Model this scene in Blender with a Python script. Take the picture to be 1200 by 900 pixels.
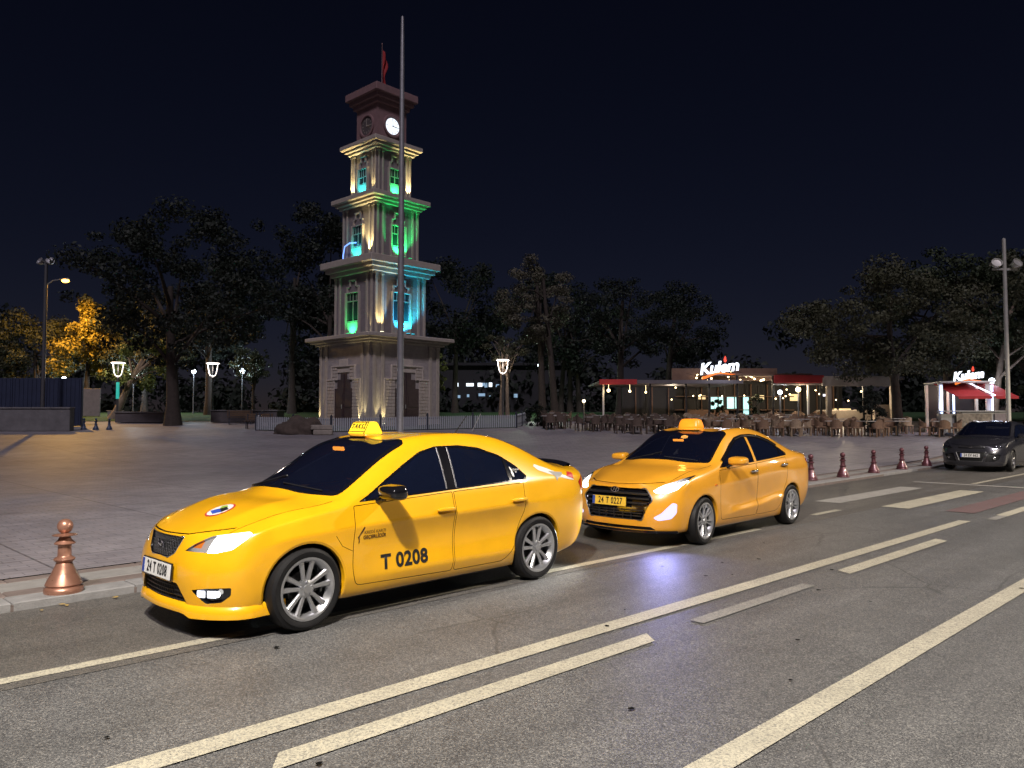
import bpy, bmesh, math, random
import numpy as np
from mathutils import Vector, Matrix
from mathutils.bvhtree import BVHTree

for o in list(bpy.data.objects):
    bpy.data.objects.remove(o, do_unlink=True)
SC = bpy.context.scene
COL = SC.collection
R = math.radians

# ------------------------------------------------------------------ camera
cam_d = bpy.data.cameras.new('camera')
cam_d.sensor_width = 36.0
cam_d.lens = 27.0
cam_d.clip_start = 0.05
cam_d.clip_end = 4000
cam = bpy.data.objects.new('camera', cam_d)
cam.location = (0, 0, 1.62)
cam.rotation_euler = (R(90 + 2.48), 0, 0)
COL.objects.link(cam)
SC.camera = cam

# ------------------------------------------------------------------ night sky
SUN_EL = 51.0
world = bpy.data.worlds.new('World')
SC.world = world
world.use_nodes = True
wn = world.node_tree
wn.nodes.clear()
w_out = wn.nodes.new('ShaderNodeOutputWorld')
w_bg = wn.nodes.new('ShaderNodeBackground')
w_sky = wn.nodes.new('ShaderNodeTexSky')
w_sky.sky_type = 'NISHITA'
w_sky.sun_disc = False
w_sky.sun_elevation = R(SUN_EL)
w_sky.sun_rotation = R(180)
w_sky.altitude = 1200
w_sky.air_density = 1.0
w_sky.dust_density = 0.2
w_sky.ozone_density = 3.0
w_bg.inputs['Strength'].default_value = 0.0024
w_tint = wn.nodes.new('ShaderNodeMix')          # night sky: the same sky, navy and very dim
w_tint.data_type = 'RGBA'
w_tint.blend_type = 'MULTIPLY'
w_tint.inputs[0].default_value = 1.0
w_tint.inputs[7].default_value = (1.0, .74, 1.0, 1)
wn.links.new(w_sky.outputs[0], w_tint.inputs[6])
wn.links.new(w_tint.outputs[2], w_bg.inputs[0])
wn.links.new(w_bg.outputs[0], w_out.inputs[0])

# the one sun lamp: the dim, even glow of the town behind the camera
sun_d = bpy.data.lights.new('sun', 'SUN')
sun_d.energy = 1.35
sun_d.angle = R(6)
sun_d.color = (0.97, 0.87, 0.98)
sun = bpy.data.objects.new('sun', sun_d)
sun.rotation_euler = (R(90 - SUN_EL), 0, 0)
COL.objects.link(sun)

SC.view_settings.view_transform = 'Standard'
SC.view_settings.look = 'None'
SC.view_settings.gamma = 1.0
SC.view_settings.exposure = 0.0
SC.view_settings.use_curve_mapping = False
SC.render.engine = 'CYCLES'
SC.cycles.use_denoising = True
SC.cycles.max_bounces = 6
SC.cycles.transparent_max_bounces = 12
SC.cycles.sample_clamp_indirect = 4.0
SC.cycles.caustics_reflective = False
SC.cycles.caustics_refractive = False

# ------------------------------------------------------------------ materials
MATS = {}


def mat(name, col=(.5, .5, .5), rough=.5, metal=0., spec=.5, coat=0., emit=None, estr=0.,
        vary=0., vscale=8., bump=0., bscale=40., trans=0., sheen=0., rvary=0., coord='Object'):
    """Principled material with procedural colour variation and fine relief."""
    m = bpy.data.materials.new(name)
    m.use_nodes = True
    nt = m.node_tree
    b = nt.nodes['Principled BSDF']
    b.inputs['Base Color'].default_value = (*col, 1)
    b.inputs['Roughness'].default_value = rough
    b.inputs['Metallic'].default_value = metal
    b.inputs['Specular IOR Level'].default_value = spec
    b.inputs['Coat Weight'].default_value = coat
    b.inputs['Coat Roughness'].default_value = .04
    if trans:
        b.inputs['Transmission Weight'].default_value = trans
    if emit:
        b.inputs['Emission Color'].default_value = (*emit, 1)
        b.inputs['Emission Strength'].default_value = estr
    tc = None
    if vary or bump or rvary:
        tc = nt.nodes.new('ShaderNodeTexCoord')
    if vary or rvary:
        n = nt.nodes.new('ShaderNodeTexNoise')
        n.inputs['Scale'].default_value = vscale
        n.inputs['Detail'].default_value = 6
        n.inputs['Roughness'].default_value = .62
        nt.links.new(tc.outputs[coord], n.inputs['Vector'])
        if vary:
            r = nt.nodes.new('ShaderNodeValToRGB')
            r.color_ramp.elements[0].position = .28
            r.color_ramp.elements[1].position = .72
            r.color_ramp.elements[0].color = (*[c * (1 - vary) for c in col], 1)
            r.color_ramp.elements[1].color = (*[min(1, c * (1 + vary)) for c in col], 1)
            nt.links.new(n.outputs['Fac'], r.inputs['Fac'])
            nt.links.new(r.outputs['Color'], b.inputs['Base Color'])
        if rvary:
            mr = nt.nodes.new('ShaderNodeMapRange')
            mr.inputs[1].default_value = .3
            mr.inputs[2].default_value = .7
            mr.inputs[3].default_value = max(0, rough - rvary)
            mr.inputs[4].default_value = min(1, rough + rvary)
            nt.links.new(n.outputs['Fac'], mr.inputs[0])
            nt.links.new(mr.outputs[0], b.inputs['Roughness'])
    if bump:
        n2 = nt.nodes.new('ShaderNodeTexNoise')
        n2.inputs['Scale'].default_value = bscale
        n2.inputs['Detail'].default_value = 5
        nt.links.new(tc.outputs[coord], n2.inputs['Vector'])
        bp = nt.nodes.new('ShaderNodeBump')
        bp.inputs['Strength'].default_value = bump
        bp.inputs['Distance'].default_value = .02
        nt.links.new(n2.outputs['Fac'], bp.inputs['Height'])
        nt.links.new(bp.outputs['Normal'], b.inputs['Normal'])
    MATS[name] = m
    return m


def glass_mat(name, tint, refl=1.0, sky_glow=None):
    """Tinted glass: see-through by its tint, mirror-like by Fresnel."""
    m = bpy.data.materials.new(name)
    m.use_nodes = True
    nt = m.node_tree
    nt.nodes.clear()
    out = nt.nodes.new('ShaderNodeOutputMaterial')
    tr = nt.nodes.new('ShaderNodeBsdfTransparent')
    tr.inputs[0].default_value = (*tint, 1)
    base = tr.outputs[0]
    if sky_glow:
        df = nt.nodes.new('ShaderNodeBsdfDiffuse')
        df.inputs[0].default_value = (*sky_glow, 1)  # diffuse navy stands in for sky glow mirrored in the glass
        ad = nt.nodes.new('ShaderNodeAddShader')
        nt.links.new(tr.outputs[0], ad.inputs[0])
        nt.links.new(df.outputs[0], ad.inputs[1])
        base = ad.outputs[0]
    gl = nt.nodes.new('ShaderNodeBsdfGlossy')
    gl.inputs['Color'].default_value = (refl, refl, refl, 1)
    gl.inputs['Roughness'].default_value = .03
    fr = nt.nodes.new('ShaderNodeFresnel')
    fr.inputs[0].default_value = 1.5
    mx = nt.nodes.new('ShaderNodeMixShader')
    nt.links.new(fr.outputs[0], mx.inputs[0])
    nt.links.new(base, mx.inputs[1])
    nt.links.new(gl.outputs[0], mx.inputs[2])
    nt.links.new(mx.outputs[0], out.inputs[0])
    MATS[name] = m
    return m


def emit_mat(name, col, strength):
    return mat(name, tuple(min(.8, c) for c in col), .5, emit=col, estr=strength)


M = MATS
mat('yellow_paint', (.80, .405, .006), .30, coat=1.0, spec=.5, vary=.05, vscale=5, bump=.012, bscale=260)
mat('amber_paint', (.76, .345, .022), .30, coat=1.0, vary=.05, vscale=5, bump=.012, bscale=260)
mat('slate_paint', (.034, .034, .042), .25, metal=.35, coat=1.0)
mat('gap', (.004, .004, .004), .9, spec=.1)
mat('black_plastic', (.012, .012, .014), .38, bump=.05, bscale=300)
mat('gloss_black', (.006, .006, .008), .08, coat=.6)
mat('rubber', (.009, .009, .010), .55, spec=.3, bump=.1, bscale=160, vary=.2, vscale=30)
mat('alloy', (.52, .53, .55), .28, metal=.85)
mat('galv', (.07, .07, .075), .35, metal=.4)
mat('dark_alloy', (.24, .24, .25), .3, metal=.9)
mat('brake', (.05, .048, .046), .5, metal=.6)
mat('rim_barrel', (.05, .05, .052), .5, metal=.6)
mat('chrome', (.72, .73, .75), .09, metal=1.0)
mat('reflector', (.5, .5, .52), .18, metal=.9)
mat('red_lens', (.42, .012, .016), .12, coat=1.0)
mat('amber_lens', (.62, .16, .02), .15, coat=.8)
mat('plate_white', (.72, .72, .70), .35)
mat('plate_yellow', (.70, .46, .05), .35)
mat('plate_blue', (.02, .06, .32), .4)
mat('ink', (.008, .008, .01), .5)
mat('white_vinyl', (.68, .66, .60), .4)
mat('red_vinyl', (.45, .03, .03), .4)
mat('blue_vinyl', (.03, .07, .38), .4)
mat('green_vinyl', (.25, .38, .05), .4)
mat('grey_vinyl', (.30, .29, .27), .4)
mat('brown_ink', (.05, .02, .008), .5)
mat('seat_fabric', (.03, .03, .034), .9)
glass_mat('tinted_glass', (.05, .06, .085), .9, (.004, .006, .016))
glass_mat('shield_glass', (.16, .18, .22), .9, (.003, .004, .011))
glass_mat('lamp_glass', (.92, .93, .95))
emit_mat('headlight_glow', (1.0, .98, .93), 9.0)
mat('fog_glow', (.12, .12, .2), .3, emit=(.66, .64, 1.0), estr=1.25)
emit_mat('fog_cool', (.80, .88, 1.0), 1.6)
mat('position_glow', (.40, .39, .38), .2, metal=.5, emit=(1.0, .92, .84), estr=.12)
mat('orange_glow', (.55, .16, .01), .35, emit=(1.0, .27, .012), estr=.95)
emit_mat('amber_bar_glow', (1.0, .27, .02), 9)
emit_mat('sign_yellow_glow', (1.0, .58, .02), .75)
emit_mat('blinker_glow', (1.0, .36, .12), 1.6)


# ------------------------------------------------------------------ object helpers
def tag(o, label=None, cat=None, group=None, kind=None):
    if label:
        o['label'] = label
    if cat:
        o['category'] = cat
    if group:
        o['group'] = group
    if kind:
        o['kind'] = kind
    return o


def empty(name, loc=(0, 0, 0), rz=0., label=None, cat=None, group=None):
    o = bpy.data.objects.new(name, None)
    o.empty_display_size = .2
    o.location = loc
    o.rotation_euler = (0, 0, rz)
    COL.objects.link(o)
    return tag(o, label, cat, group)


def setmat(me, m):
    me.materials.clear()
    for x in (m if isinstance(m, (list, tuple)) else [m]):
        me.materials.append(M[x] if isinstance(x, str) else x)


def link(name, me, parent=None):
    o = bpy.data.objects.new(name, me)
    COL.objects.link(o)
    if parent is not None:
        o.parent = parent
    return o


def smooth_by_angle(me, ang):
    if ang is None:
        return
    me.polygons.foreach_set('use_smooth', [True] * len(me.polygons))
    if ang < 180:
        me.set_sharp_from_angle(angle=R(ang))


def obj(name, bm, m, parent=None, smooth=None, kind=None):
    """bmesh -> one mesh object."""
    me = bpy.data.meshes.new(name)
    bm.to_mesh(me)
    bm.free()
    setmat(me, m)
    smooth_by_angle(me, smooth)
    o = link(name, me, parent)
    if kind:
        o['kind'] = kind
    return o


def copy_tree(o, parent=None):
    c = o.copy()
    COL.objects.link(c)
    c.parent = parent
    for ch in list(o.children):
        copy_tree(ch, c)
    return c


def newbm():
    return bmesh.new()


def bx(bm, cx, cy, cz, sx, sy, sz, mtx=None, bev=0., mi=0):
    """box centred at c with full sizes s."""
    r = bmesh.ops.create_cube(bm, size=1.0)
    vs = r['verts']
    for v in vs:
        v.co = Vector((v.co.x * sx + cx, v.co.y * sy + cy, v.co.z * sz + cz))
    fs = list({f for v in vs for f in v.link_faces})
    if bev > 0:
        es = list({e for v in vs for e in v.link_edges})
        rr = bmesh.ops.bevel(bm, geom=es, offset=bev, segments=1, affect='EDGES', profile=.5)
        vs = list({v for f in rr['faces'] for v in f.verts} | {v for v in vs if v.is_valid})
        fs = list({f for v in vs for f in v.link_faces})
    for f in fs:
        f.material_index = mi
    if mtx is not None:
        bmesh.ops.transform(bm, matrix=mtx, verts=vs)
    return vs


def prism(bm, pts, a0, a1, axis='y', mi=0):
    """extrude a 2-D outline: axis y -> pts are (x,z); x -> (y,z); z -> (x,y)."""
    def mk(p, a):
        if axis == 'y':
            return (p[0], a, p[1])
        if axis == 'x':
            return (a, p[0], p[1])
        return (p[0], p[1], a)
    v0 = [bm.verts.new(mk(p, a0)) for p in pts]
    v1 = [bm.verts.new(mk(p, a1)) for p in pts]
    n = len(pts)
    fs = [bm.faces.new(v0), bm.faces.new(v1[::-1])]
    for i in range(n):
        fs.append(bm.faces.new((v0[i], v1[i], v1[(i + 1) % n], v0[(i + 1) % n])))
    for f in fs:
        f.material_index = mi
    bmesh.ops.recalc_face_normals(bm, faces=fs)
    return v0 + v1


def lathe(bm, prof, seg=24, mtx=None, cap=True, mi=0):
    """revolve (r,z) profile about z."""
    rings = []
    for r, z in prof:
        if r < 1e-5:
            rings.append([bm.verts.new((0, 0, z))])
        else:
            rings.append([bm.verts.new((r * math.cos(2 * math.pi * i / seg), r * math.sin(2 * math.pi * i / seg), z))
                          for i in range(seg)])
    fs = []
    for a, b in zip(rings, rings[1:]):
        for i in range(seg):
            j = (i + 1) % seg
            if len(a) == 1 and len(b) == 1:
                continue
            if len(a) == 1:
                fs.append(bm.faces.new((a[0], b[i], b[j])))
            elif len(b) == 1:
                fs.append(bm.faces.new((a[i], a[j], b[0])))
            else:
                fs.append(bm.faces.new((a[i], a[j], b[j], b[i])))
    if cap:
        for r in (rings[0], rings[-1]):
            if len(r) > 1:
                fs.append(bm.faces.new(r))
    for f in fs:
        f.material_index = mi
    bmesh.ops.recalc_face_normals(bm, faces=fs)
    vs = [v for r in rings for v in r]
    if mtx is not None:
        bmesh.ops.transform(bm, matrix=mtx, verts=vs)
    return vs


def tube(bm, pts, rad, seg=8, closed=False, cap=True, mi=0):
    """tube along a polyline; rad is a number or one per point."""
    pts = [Vector(p) for p in pts]
    n = len(pts)
    rads = rad if isinstance(rad, (list, tuple)) else [rad] * n
    rings = []
    ref = None
    for i, p in enumerate(pts):
        if closed:
            t = pts[(i + 1) % n] - pts[i - 1]
        else:
            t = pts[min(i + 1, n - 1)] - pts[max(i - 1, 0)]
        t.normalize()
        if ref is None:
            ref = Vector((0, 0, 1)) if abs(t.z) < .9 else Vector((1, 0, 0))
        u = t.cross(ref)
        if u.length < 1e-6:
            u = t.orthogonal()
        u.normalize()
        w = u.cross(t).normalized()
        ref = w
        rings.append([bm.verts.new(p + (u * math.cos(2 * math.pi * k / seg) + w * math.sin(2 * math.pi * k / seg)) * rads[i])
                      for k in range(seg)])
    prs = list(zip(rings, rings[1:]))
    if closed:
        prs.append((rings[-1], rings[0]))
    fs = []
    for a, b in prs:
        for k in range(seg):
            l = (k + 1) % seg
            fs.append(bm.faces.new((a[k], a[l], b[l], b[k])))
    if cap and not closed:
        fs.append(bm.faces.new(rings[0]))
        fs.append(bm.faces.new(rings[-1]))
    for f in fs:
        f.material_index = mi
    bmesh.ops.recalc_face_normals(bm, faces=fs)
    return rings


def quad(bm, pts, mi=0):
    f = bm.faces.new([bm.verts.new(p) for p in pts])
    f.material_index = mi
    return f


def text_mesh(body, size, extrude=.0, align='CENTER', shear=0., spacing=1., bold=0.):
    cu = bpy.data.curves.new('lettering', 'FONT')
    cu.body = body
    cu.size = size
    cu.align_x = align
    cu.align_y = 'CENTER'
    cu.extrude = extrude
    cu.shear = shear
    cu.space_character = spacing
    cu.offset = bold
    cu.resolution_u = 4
    ob = bpy.data.objects.new('lettering', cu)
    COL.objects.link(ob)
    dg = bpy.context.evaluated_depsgraph_get()
    me = bpy.data.meshes.new_from_object(ob.evaluated_get(dg))
    bpy.data.objects.remove(ob, do_unlink=True)
    return me


def text_obj(name, body, size, m, parent, mtx, extrude=.002, bold=0., **k):
    me = text_mesh(body, size, extrude, bold=bold, **k)
    me.transform(mtx)
    setmat(me, m)
    me.name = name
    return link(name, me, parent)


def axes(loc, xdir, ydir):
    """matrix with the given local x and y axes (z = x cross y)."""
    x = Vector(xdir).normalized()
    z = x.cross(Vector(ydir)).normalized()
    y = z.cross(x)
    m = Matrix((x, y, z)).transposed().to_4x4()
    m.translation = Vector(loc)
    return m
# ------------------------------------------------------------------ terrain, road, plaza
RD_D = (math.cos(R(43.8)), math.sin(R(43.8)))     # along the road
RD_N = (-RD_D[1], RD_D[0])                        # across it, away from the camera
KB_A = 45.7                                       # the kerb runs a little askew to the lane lines
KB_D = (math.cos(R(KB_A)), math.sin(R(KB_A)))
KB_N = (-KB_D[1], KB_D[0])
KB_O = Vector((-4.25, 6.37))                      # a point at the foot of the kerb
KERB_H = .075


def T(Y):
    """the plaza climbs gently away from the road, then levels out in the park."""
    t = Y - 25.0
    if t <= 0:
        return 0.0
    if t < 4:
        return .055 * t * t / 8
    z = .055 * (t - 2)
    return z if z < 1.75 else 1.75 + .25 * (1 - math.exp(-(z - 1.75) / .25))


def sn(s, n):
    return (RD_D[0] * s + RD_N[0] * n, RD_D[1] * s + RD_N[1] * n)


def kb(s, n):
    return (KB_O.x + KB_D[0] * s + KB_N[0] * n, KB_O.y + KB_D[1] * s + KB_N[1] * n)


def PZ(x, y):
    return T(y) + KERB_H


def noise_ramp(nt, vec, scale, detail, stops, rough=.6, dist=0.):
    n = nt.nodes.new('ShaderNodeTexNoise')
    n.inputs['Scale'].default_value = scale
    n.inputs['Detail'].default_value = detail
    n.inputs['Roughness'].default_value = rough
    n.inputs['Distortion'].default_value = dist
    nt.links.new(vec, n.inputs['Vector'])
    r = nt.nodes.new('ShaderNodeValToRGB')
    el = r.color_ramp.elements
    while len(el) < len(stops):
        el.new(.5)
    for e, (p, c) in zip(el, stops):
        e.position = p
        e.color = (*c, 1) if len(c) == 3 else c
    nt.links.new(n.outputs['Fac'], r.inputs['Fac'])
    return n, r


def mixc(nt, a, b, fac, mode='MIX'):
    m = nt.nodes.new('ShaderNodeMix')
    m.data_type = 'RGBA'
    m.blend_type = mode
    if isinstance(fac, (int, float)):
        m.inputs[0].default_value = fac
    else:
        nt.links.new(fac, m.inputs[0])
    for i, v in ((6, a), (7, b)):
        if isinstance(v, tuple):
            m.inputs[i].default_value = (*v, 1)
        else:
            nt.links.new(v, m.inputs[i])
    return m.outputs[2]


def asphalt(name, base, stone, worn, rough=.62, bump=.55, spec=.5, grain=150):
    """bitumen with pale chippings, soft stains and tyre-polished sheen."""
    m = bpy.data.materials.new(name)
    m.use_nodes = True
    nt = m.node_tree
    b = nt.nodes['Principled BSDF']
    tc = nt.nodes.new('ShaderNodeTexCoord')
    v = tc.outputs['Object']
    _, big = noise_ramp(nt, v, .35, 5, [(.3, base), (.7, worn)])
    _, med = noise_ramp(nt, v, 3.0, 6, [(.35, (.88, .88, .88)), (.7, (1.08, 1.08, 1.07))])
    c1 = mixc(nt, big.outputs[0], med.outputs[0], 1.0, 'MULTIPLY')
    vo = nt.nodes.new('ShaderNodeTexVoronoi')
    vo.inputs['Scale'].default_value = grain
    nt.links.new(v, vo.inputs['Vector'])
    sep = nt.nodes.new('ShaderNodeSeparateColor')
    nt.links.new(vo.outputs['Color'], sep.inputs[0])
    rr = nt.nodes.new('ShaderNodeValToRGB')          # each chipping its own tone
    el = rr.color_ramp.elements
    el[0].position, el[0].color = 0.0, (.45, .45, .46, 1)
    el[1].position, el[1].color = 1.0, (stone / base[0], stone / base[0] * .96, stone / base[0] * .88, 1)
    e = el.new(.55)
    e.color = (.95, .94, .92, 1)
    e = el.new(.84)
    e.color = (1.35, 1.32, 1.26, 1)
    nt.links.new(sep.outputs[0], rr.inputs['Fac'])
    col = mixc(nt, c1, rr.outputs[0], 1.0, 'MULTIPLY')
    _, oil = noise_ramp(nt, v, 1.1, 3, [(.66, (0, 0, 0)), (.78, (.4, .4, .4))])
    col = mixc(nt, col, (base[0] * .5, base[1] * .5, base[2] * .5), oil.outputs[0])
    # wheel tracks: streaks drawn out along the road
    mp = nt.nodes.new('ShaderNodeMapping')
    mp.inputs['Rotation'].default_value = (0, 0, R(-43.8))
    mp2 = nt.nodes.new('ShaderNodeMapping')
    mp2.inputs['Scale'].default_value = (.10, 1.9, 1)
    nt.links.new(v, mp.inputs['Vector'])
    nt.links.new(mp.outputs[0], mp2.inputs['Vector'])
    _, trk = noise_ramp(nt, mp2.outputs[0], 1.0, 3, [(.34, (.80, .80, .80)), (.66, (1.10, 1.10, 1.10))])
    col = mixc(nt, col, trk.outputs[0], 1.0, 'MULTIPLY')
    # hairline cracks, here and there
    nz = nt.nodes.new('ShaderNodeTexNoise')
    nz.inputs['Scale'].default_value = 1.6
    nz.inputs['Detail'].default_value = 6
    nt.links.new(v, nz.inputs['Vector'])
    wv = mixc(nt, v, nz.outputs['Color'], .12)
    ce = nt.nodes.new('ShaderNodeTexVoronoi')
    ce.feature = 'DISTANCE_TO_EDGE'
    ce.inputs['Scale'].default_value = .55
    nt.links.new(wv, ce.inputs['Vector'])
    cr = nt.nodes.new('ShaderNodeValToRGB')
    cr.color_ramp.elements[0].position = .0025
    cr.color_ramp.elements[1].position = .006
    cr.color_ramp.elements[0].color = (1, 1, 1, 1)
    cr.color_ramp.elements[1].color = (0, 0, 0, 1)
    nt.links.new(ce.outputs['Distance'], cr.inputs['Fac'])
    _, msk = noise_ramp(nt, v, .30, 2, [(.50, (0, 0, 0)), (.58, (.8, .8, .8))])
    cm = mixc(nt, cr.outputs[0], msk.outputs[0], 1.0, 'MULTIPLY')
    col = mixc(nt, col, (.045, .045, .045), cm)
    nt.links.new(col, b.inputs['Base Color'])
    b.inputs['Roughness'].default_value = rough
    b.inputs['Specular IOR Level'].default_value = spec
    ad = nt.nodes.new('ShaderNodeMath')
    ad.operation = 'ADD'
    nt.links.new(sep.outputs[1], ad.inputs[0])
    nt.links.new(vo.outputs['Distance'], ad.inputs[1])
    bp = nt.nodes.new('ShaderNodeBump')
    bp.inputs['Strength'].default_value = bump
    bp.inputs['Distance'].default_value = .004
    nt.links.new(ad.outputs[0], bp.inputs['Height'])
    nt.links.new(bp.outputs['Normal'], b.inputs['Normal'])
    M[name] = m
    return m


def paint_mat(name, col, wear=.5, under=(.105, .105, .105)):
    """road paint rubbed through to the asphalt in flecks."""
    m = bpy.data.materials.new(name)
    m.use_nodes = True
    nt = m.node_tree
    b = nt.nodes['Principled BSDF']
    tc = nt.nodes.new('ShaderNodeTexCoord')
    v = tc.outputs['Object']
    _, fl = noise_ramp(nt, v, 75, 6, [(wear - .10, (1, 1, 1)), (wear + .12, (0, 0, 0))], .75)
    _, st_ = noise_ramp(nt, v, 2.5, 5, [(.3, tuple(c * .75 for c in col)), (.7, col)])
    c = mixc(nt, st_.outputs[0], under, fl.outputs[0])
    nt.links.new(c, b.inputs['Base Color'])
    b.inputs['Roughness'].default_value = .6
    n2 = nt.nodes.new('ShaderNodeTexNoise')
    n2.inputs['Scale'].default_value = 110
    nt.links.new(v, n2.inputs['Vector'])
    bp = nt.nodes.new('ShaderNodeBump')
    bp.inputs['Strength'].default_value = .4
    bp.inputs['Distance'].default_value = .008
    nt.links.new(n2.outputs['Fac'], bp.inputs['Height'])
    nt.links.new(bp.outputs['Normal'], b.inputs['Normal'])
    M[name] = m


def paving_mat(name, c0, c1, joint, scale, rot):
    """small pavers: faint courses, tonal drift and stains."""
    m = bpy.data.materials.new(name)
    m.use_nodes = True
    nt = m.node_tree
    b = nt.nodes['Principled BSDF']
    tc = nt.nodes.new('ShaderNodeTexCoord')
    mp = nt.nodes.new('ShaderNodeMapping')
    mp.inputs['Rotation'].default_value = (0, 0, rot)
    nt.links.new(tc.outputs['Object'], mp.inputs['Vector'])
    v = mp.outputs[0]
    br = nt.nodes.new('ShaderNodeTexBrick')
    br.inputs['Color1'].default_value = (*c0, 1)
    br.inputs['Color2'].default_value = (*c1, 1)
    br.inputs['Mortar'].default_value = (*joint, 1)
    br.inputs['Scale'].default_value = scale
    br.inputs['Mortar Size'].default_value = .012
    br.inputs['Brick Width'].default_value = .62
    br.inputs['Row Height'].default_value = .31
    nt.links.new(v, br.inputs['Vector'])
    _, big = noise_ramp(nt, tc.outputs['Object'], .22, 6, [(.30, (.70, .68, .70)), (.70, (1.18, 1.16, 1.14))])
    _, med = noise_ramp(nt, tc.outputs['Object'], 2.6, 6, [(.30, (.80, .80, .80)), (.70, (1.12, 1.12, 1.12))])
    c = mixc(nt, br.outputs[0], big.outputs[0], 1.0, 'MULTIPLY')
    c = mixc(nt, c, med.outputs[0], 1.0, 'MULTIPLY')
    b2 = nt.nodes.new('ShaderNodeTexBrick')
    b2.offset = 0
    b2.inputs['Color1'].default_value = (1, 1, 1, 1)
    b2.inputs['Color2'].default_value = (.90, .90, .91, 1)
    b2.inputs['Mortar'].default_value = (.50, .49, .50, 1)
    b2.inputs['Scale'].default_value = 1.0
    b2.inputs['Mortar Size'].default_value = .014
    b2.inputs['Brick Width'].default_value = 2.4
    b2.inputs['Row Height'].default_value = 1.6
    nt.links.new(v, b2.inputs['Vector'])
    c = mixc(nt, c, b2.outputs[0], 1.0, 'MULTIPLY')
    _, sp_ = noise_ramp(nt, tc.outputs['Object'], 5.5, 2, [(.70, (1, 1, 1)), (.76, (.62, .61, .60))])
    c = mixc(nt, c, sp_.outputs[0], 1.0, 'MULTIPLY')
    nt.links.new(c, b.inputs['Base Color'])
    b.inputs['Roughness'].default_value = .6
    b.inputs['Specular IOR Level'].default_value = .45
    inv = nt.nodes.new('ShaderNodeMath')
    inv.operation = 'SUBTRACT'
    inv.inputs[0].default_value = 1
    nt.links.new(br.outputs['Fac'], inv.inputs[1])
    n2 = nt.nodes.new('ShaderNodeTexNoise')
    n2.inputs['Scale'].default_value = 45
    nt.links.new(tc.outputs['Object'], n2.inputs['Vector'])
    ad = nt.nodes.new('ShaderNodeMath')
    ad.operation = 'MULTIPLY_ADD'
    ad.inputs[1].default_value = .4
    nt.links.new(n2.outputs['Fac'], ad.inputs[0])
    nt.links.new(inv.outputs[0], ad.inputs[2])
    bp = nt.nodes.new('ShaderNodeBump')
    bp.inputs['Strength'].default_value = .35
    bp.inputs['Distance'].default_value = .01
    nt.links.new(ad.outputs[0], bp.inputs['Height'])
    nt.links.new(bp.outputs['Normal'], b.inputs['Normal'])
    M[name] = m


asphalt('lane_asphalt', (.102, .103, .106), .215, (.123, .124, .126), .5, .5, .5, 130)
asphalt('parking_asphalt', (.100, .096, .091), .16, (.124, .118, .111), .55, .4, .45, 145)
asphalt('ground_asphalt', (.05, .05, .048), .09, (.06, .058, .055), .8, .2, .3, 60)
paint_mat('line_paint', (.50, .465, .355), .43)
paint_mat('worn_paint', (.33, .315, .275), .47)
paint_mat('pale_paint', (.44, .42, .38), .45)
paint_mat('red_paint', (.165, .075, .075), .47)
paving_mat('plaza_paving', (.255, .242, .260), (.290, .274, .288), (.145, .137, .147), 2.2, R(-KB_A))
mat('kerb_stone', (.25, .245, .24), .75, vary=.22, vscale=6, bump=.25, bscale=60)
mat('slab_light', (.25, .24, .225), .75, vary=.18, vscale=5, bump=.25, bscale=70)
mat('slab_brown', (.17, .135, .12), .75, vary=.22, vscale=5, bump=.25, bscale=70)
mat('lawn', (.02, .055, .015), .9, vary=.5, vscale=3, bump=.8, bscale=60)
mat('dead_leaf', (.34, .24, .08), .7)


def sheet(name, xs, ys, zf, m, keep=None):
    bm = newbm()
    g = [[bm.verts.new((x, y, zf(x, y))) for x in xs] for y in ys]
    for j in range(len(ys) - 1):
        for i in range(len(xs) - 1):
            bm.faces.new((g[j][i], g[j][i + 1], g[j + 1][i + 1], g[j + 1][i]))
    if keep:
        co, no = keep
        bmesh.ops.bisect_plane(bm, geom=bm.faces[:] + bm.edges[:] + bm.verts[:], plane_co=co, plane_no=no, clear_inner=True, dist=1e-4)
    o = obj(name, bm, m, smooth=180)
    o['kind'] = 'structure'
    return o


xs_far = [-900, -300, -120, -80, -60, -40, -20, 0, 20, 40, 60, 80, 120, 300, 900]
ys_far = [-300, -100, -40, -10, 10] + list(range(24, 80, 4)) + [100, 200, 500, 1500]
sheet('ground', xs_far, ys_far, lambda x, y: T(y) - .06, 'ground_asphalt')
road = sheet('road', list(range(-60, 81, 4)), list(range(-36, 81, 4)), lambda x, y: T(y), 'lane_asphalt',
             ((KB_O.x, KB_O.y, 0), (-KB_N[0], -KB_N[1], 0)))
W_BAND = (.30, .24, .42, .20)
plaza_off = sum(W_BAND)
px_, py_ = kb(0, plaza_off + .01)
plaza = sheet('plaza', list(range(-80, 101, 4)), list(range(-50, 121, 3)), lambda x, y: T(y) + KERB_H, 'plaza_paving', ((px_, py_, 0), (KB_N[0], KB_N[1], 0)))


# smoother asphalt of the parking lane
def band(name, m, s0, s1, n0, n1, dz, frame=sn, parent=None, skew=0., steps=None):
    bm = newbm()
    k = steps or max(1, int((s1 - s0) / 3))
    prev = None
    for i in range(k + 1):
        t = s0 + (s1 - s0) * i / k
        a = frame(t + (skew if i in (0, k) else 0), n0)
        b = frame(t, n1)
        pr = [bm.verts.new((a[0], a[1], T(a[1]) + dz)), bm.verts.new((b[0], b[1], T(b[1]) + dz))]
        if prev:
            bm.faces.new((prev[0], pr[0], pr[1], prev[1]))
        prev = pr
    bmesh.ops.recalc_face_normals(bm, faces=bm.faces[:])
    if bm.faces[:][0].normal.z < 0:
        bmesh.ops.reverse_faces(bm, faces=bm.faces[:])
    o = obj(name, bm, m, parent)
    return o


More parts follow.
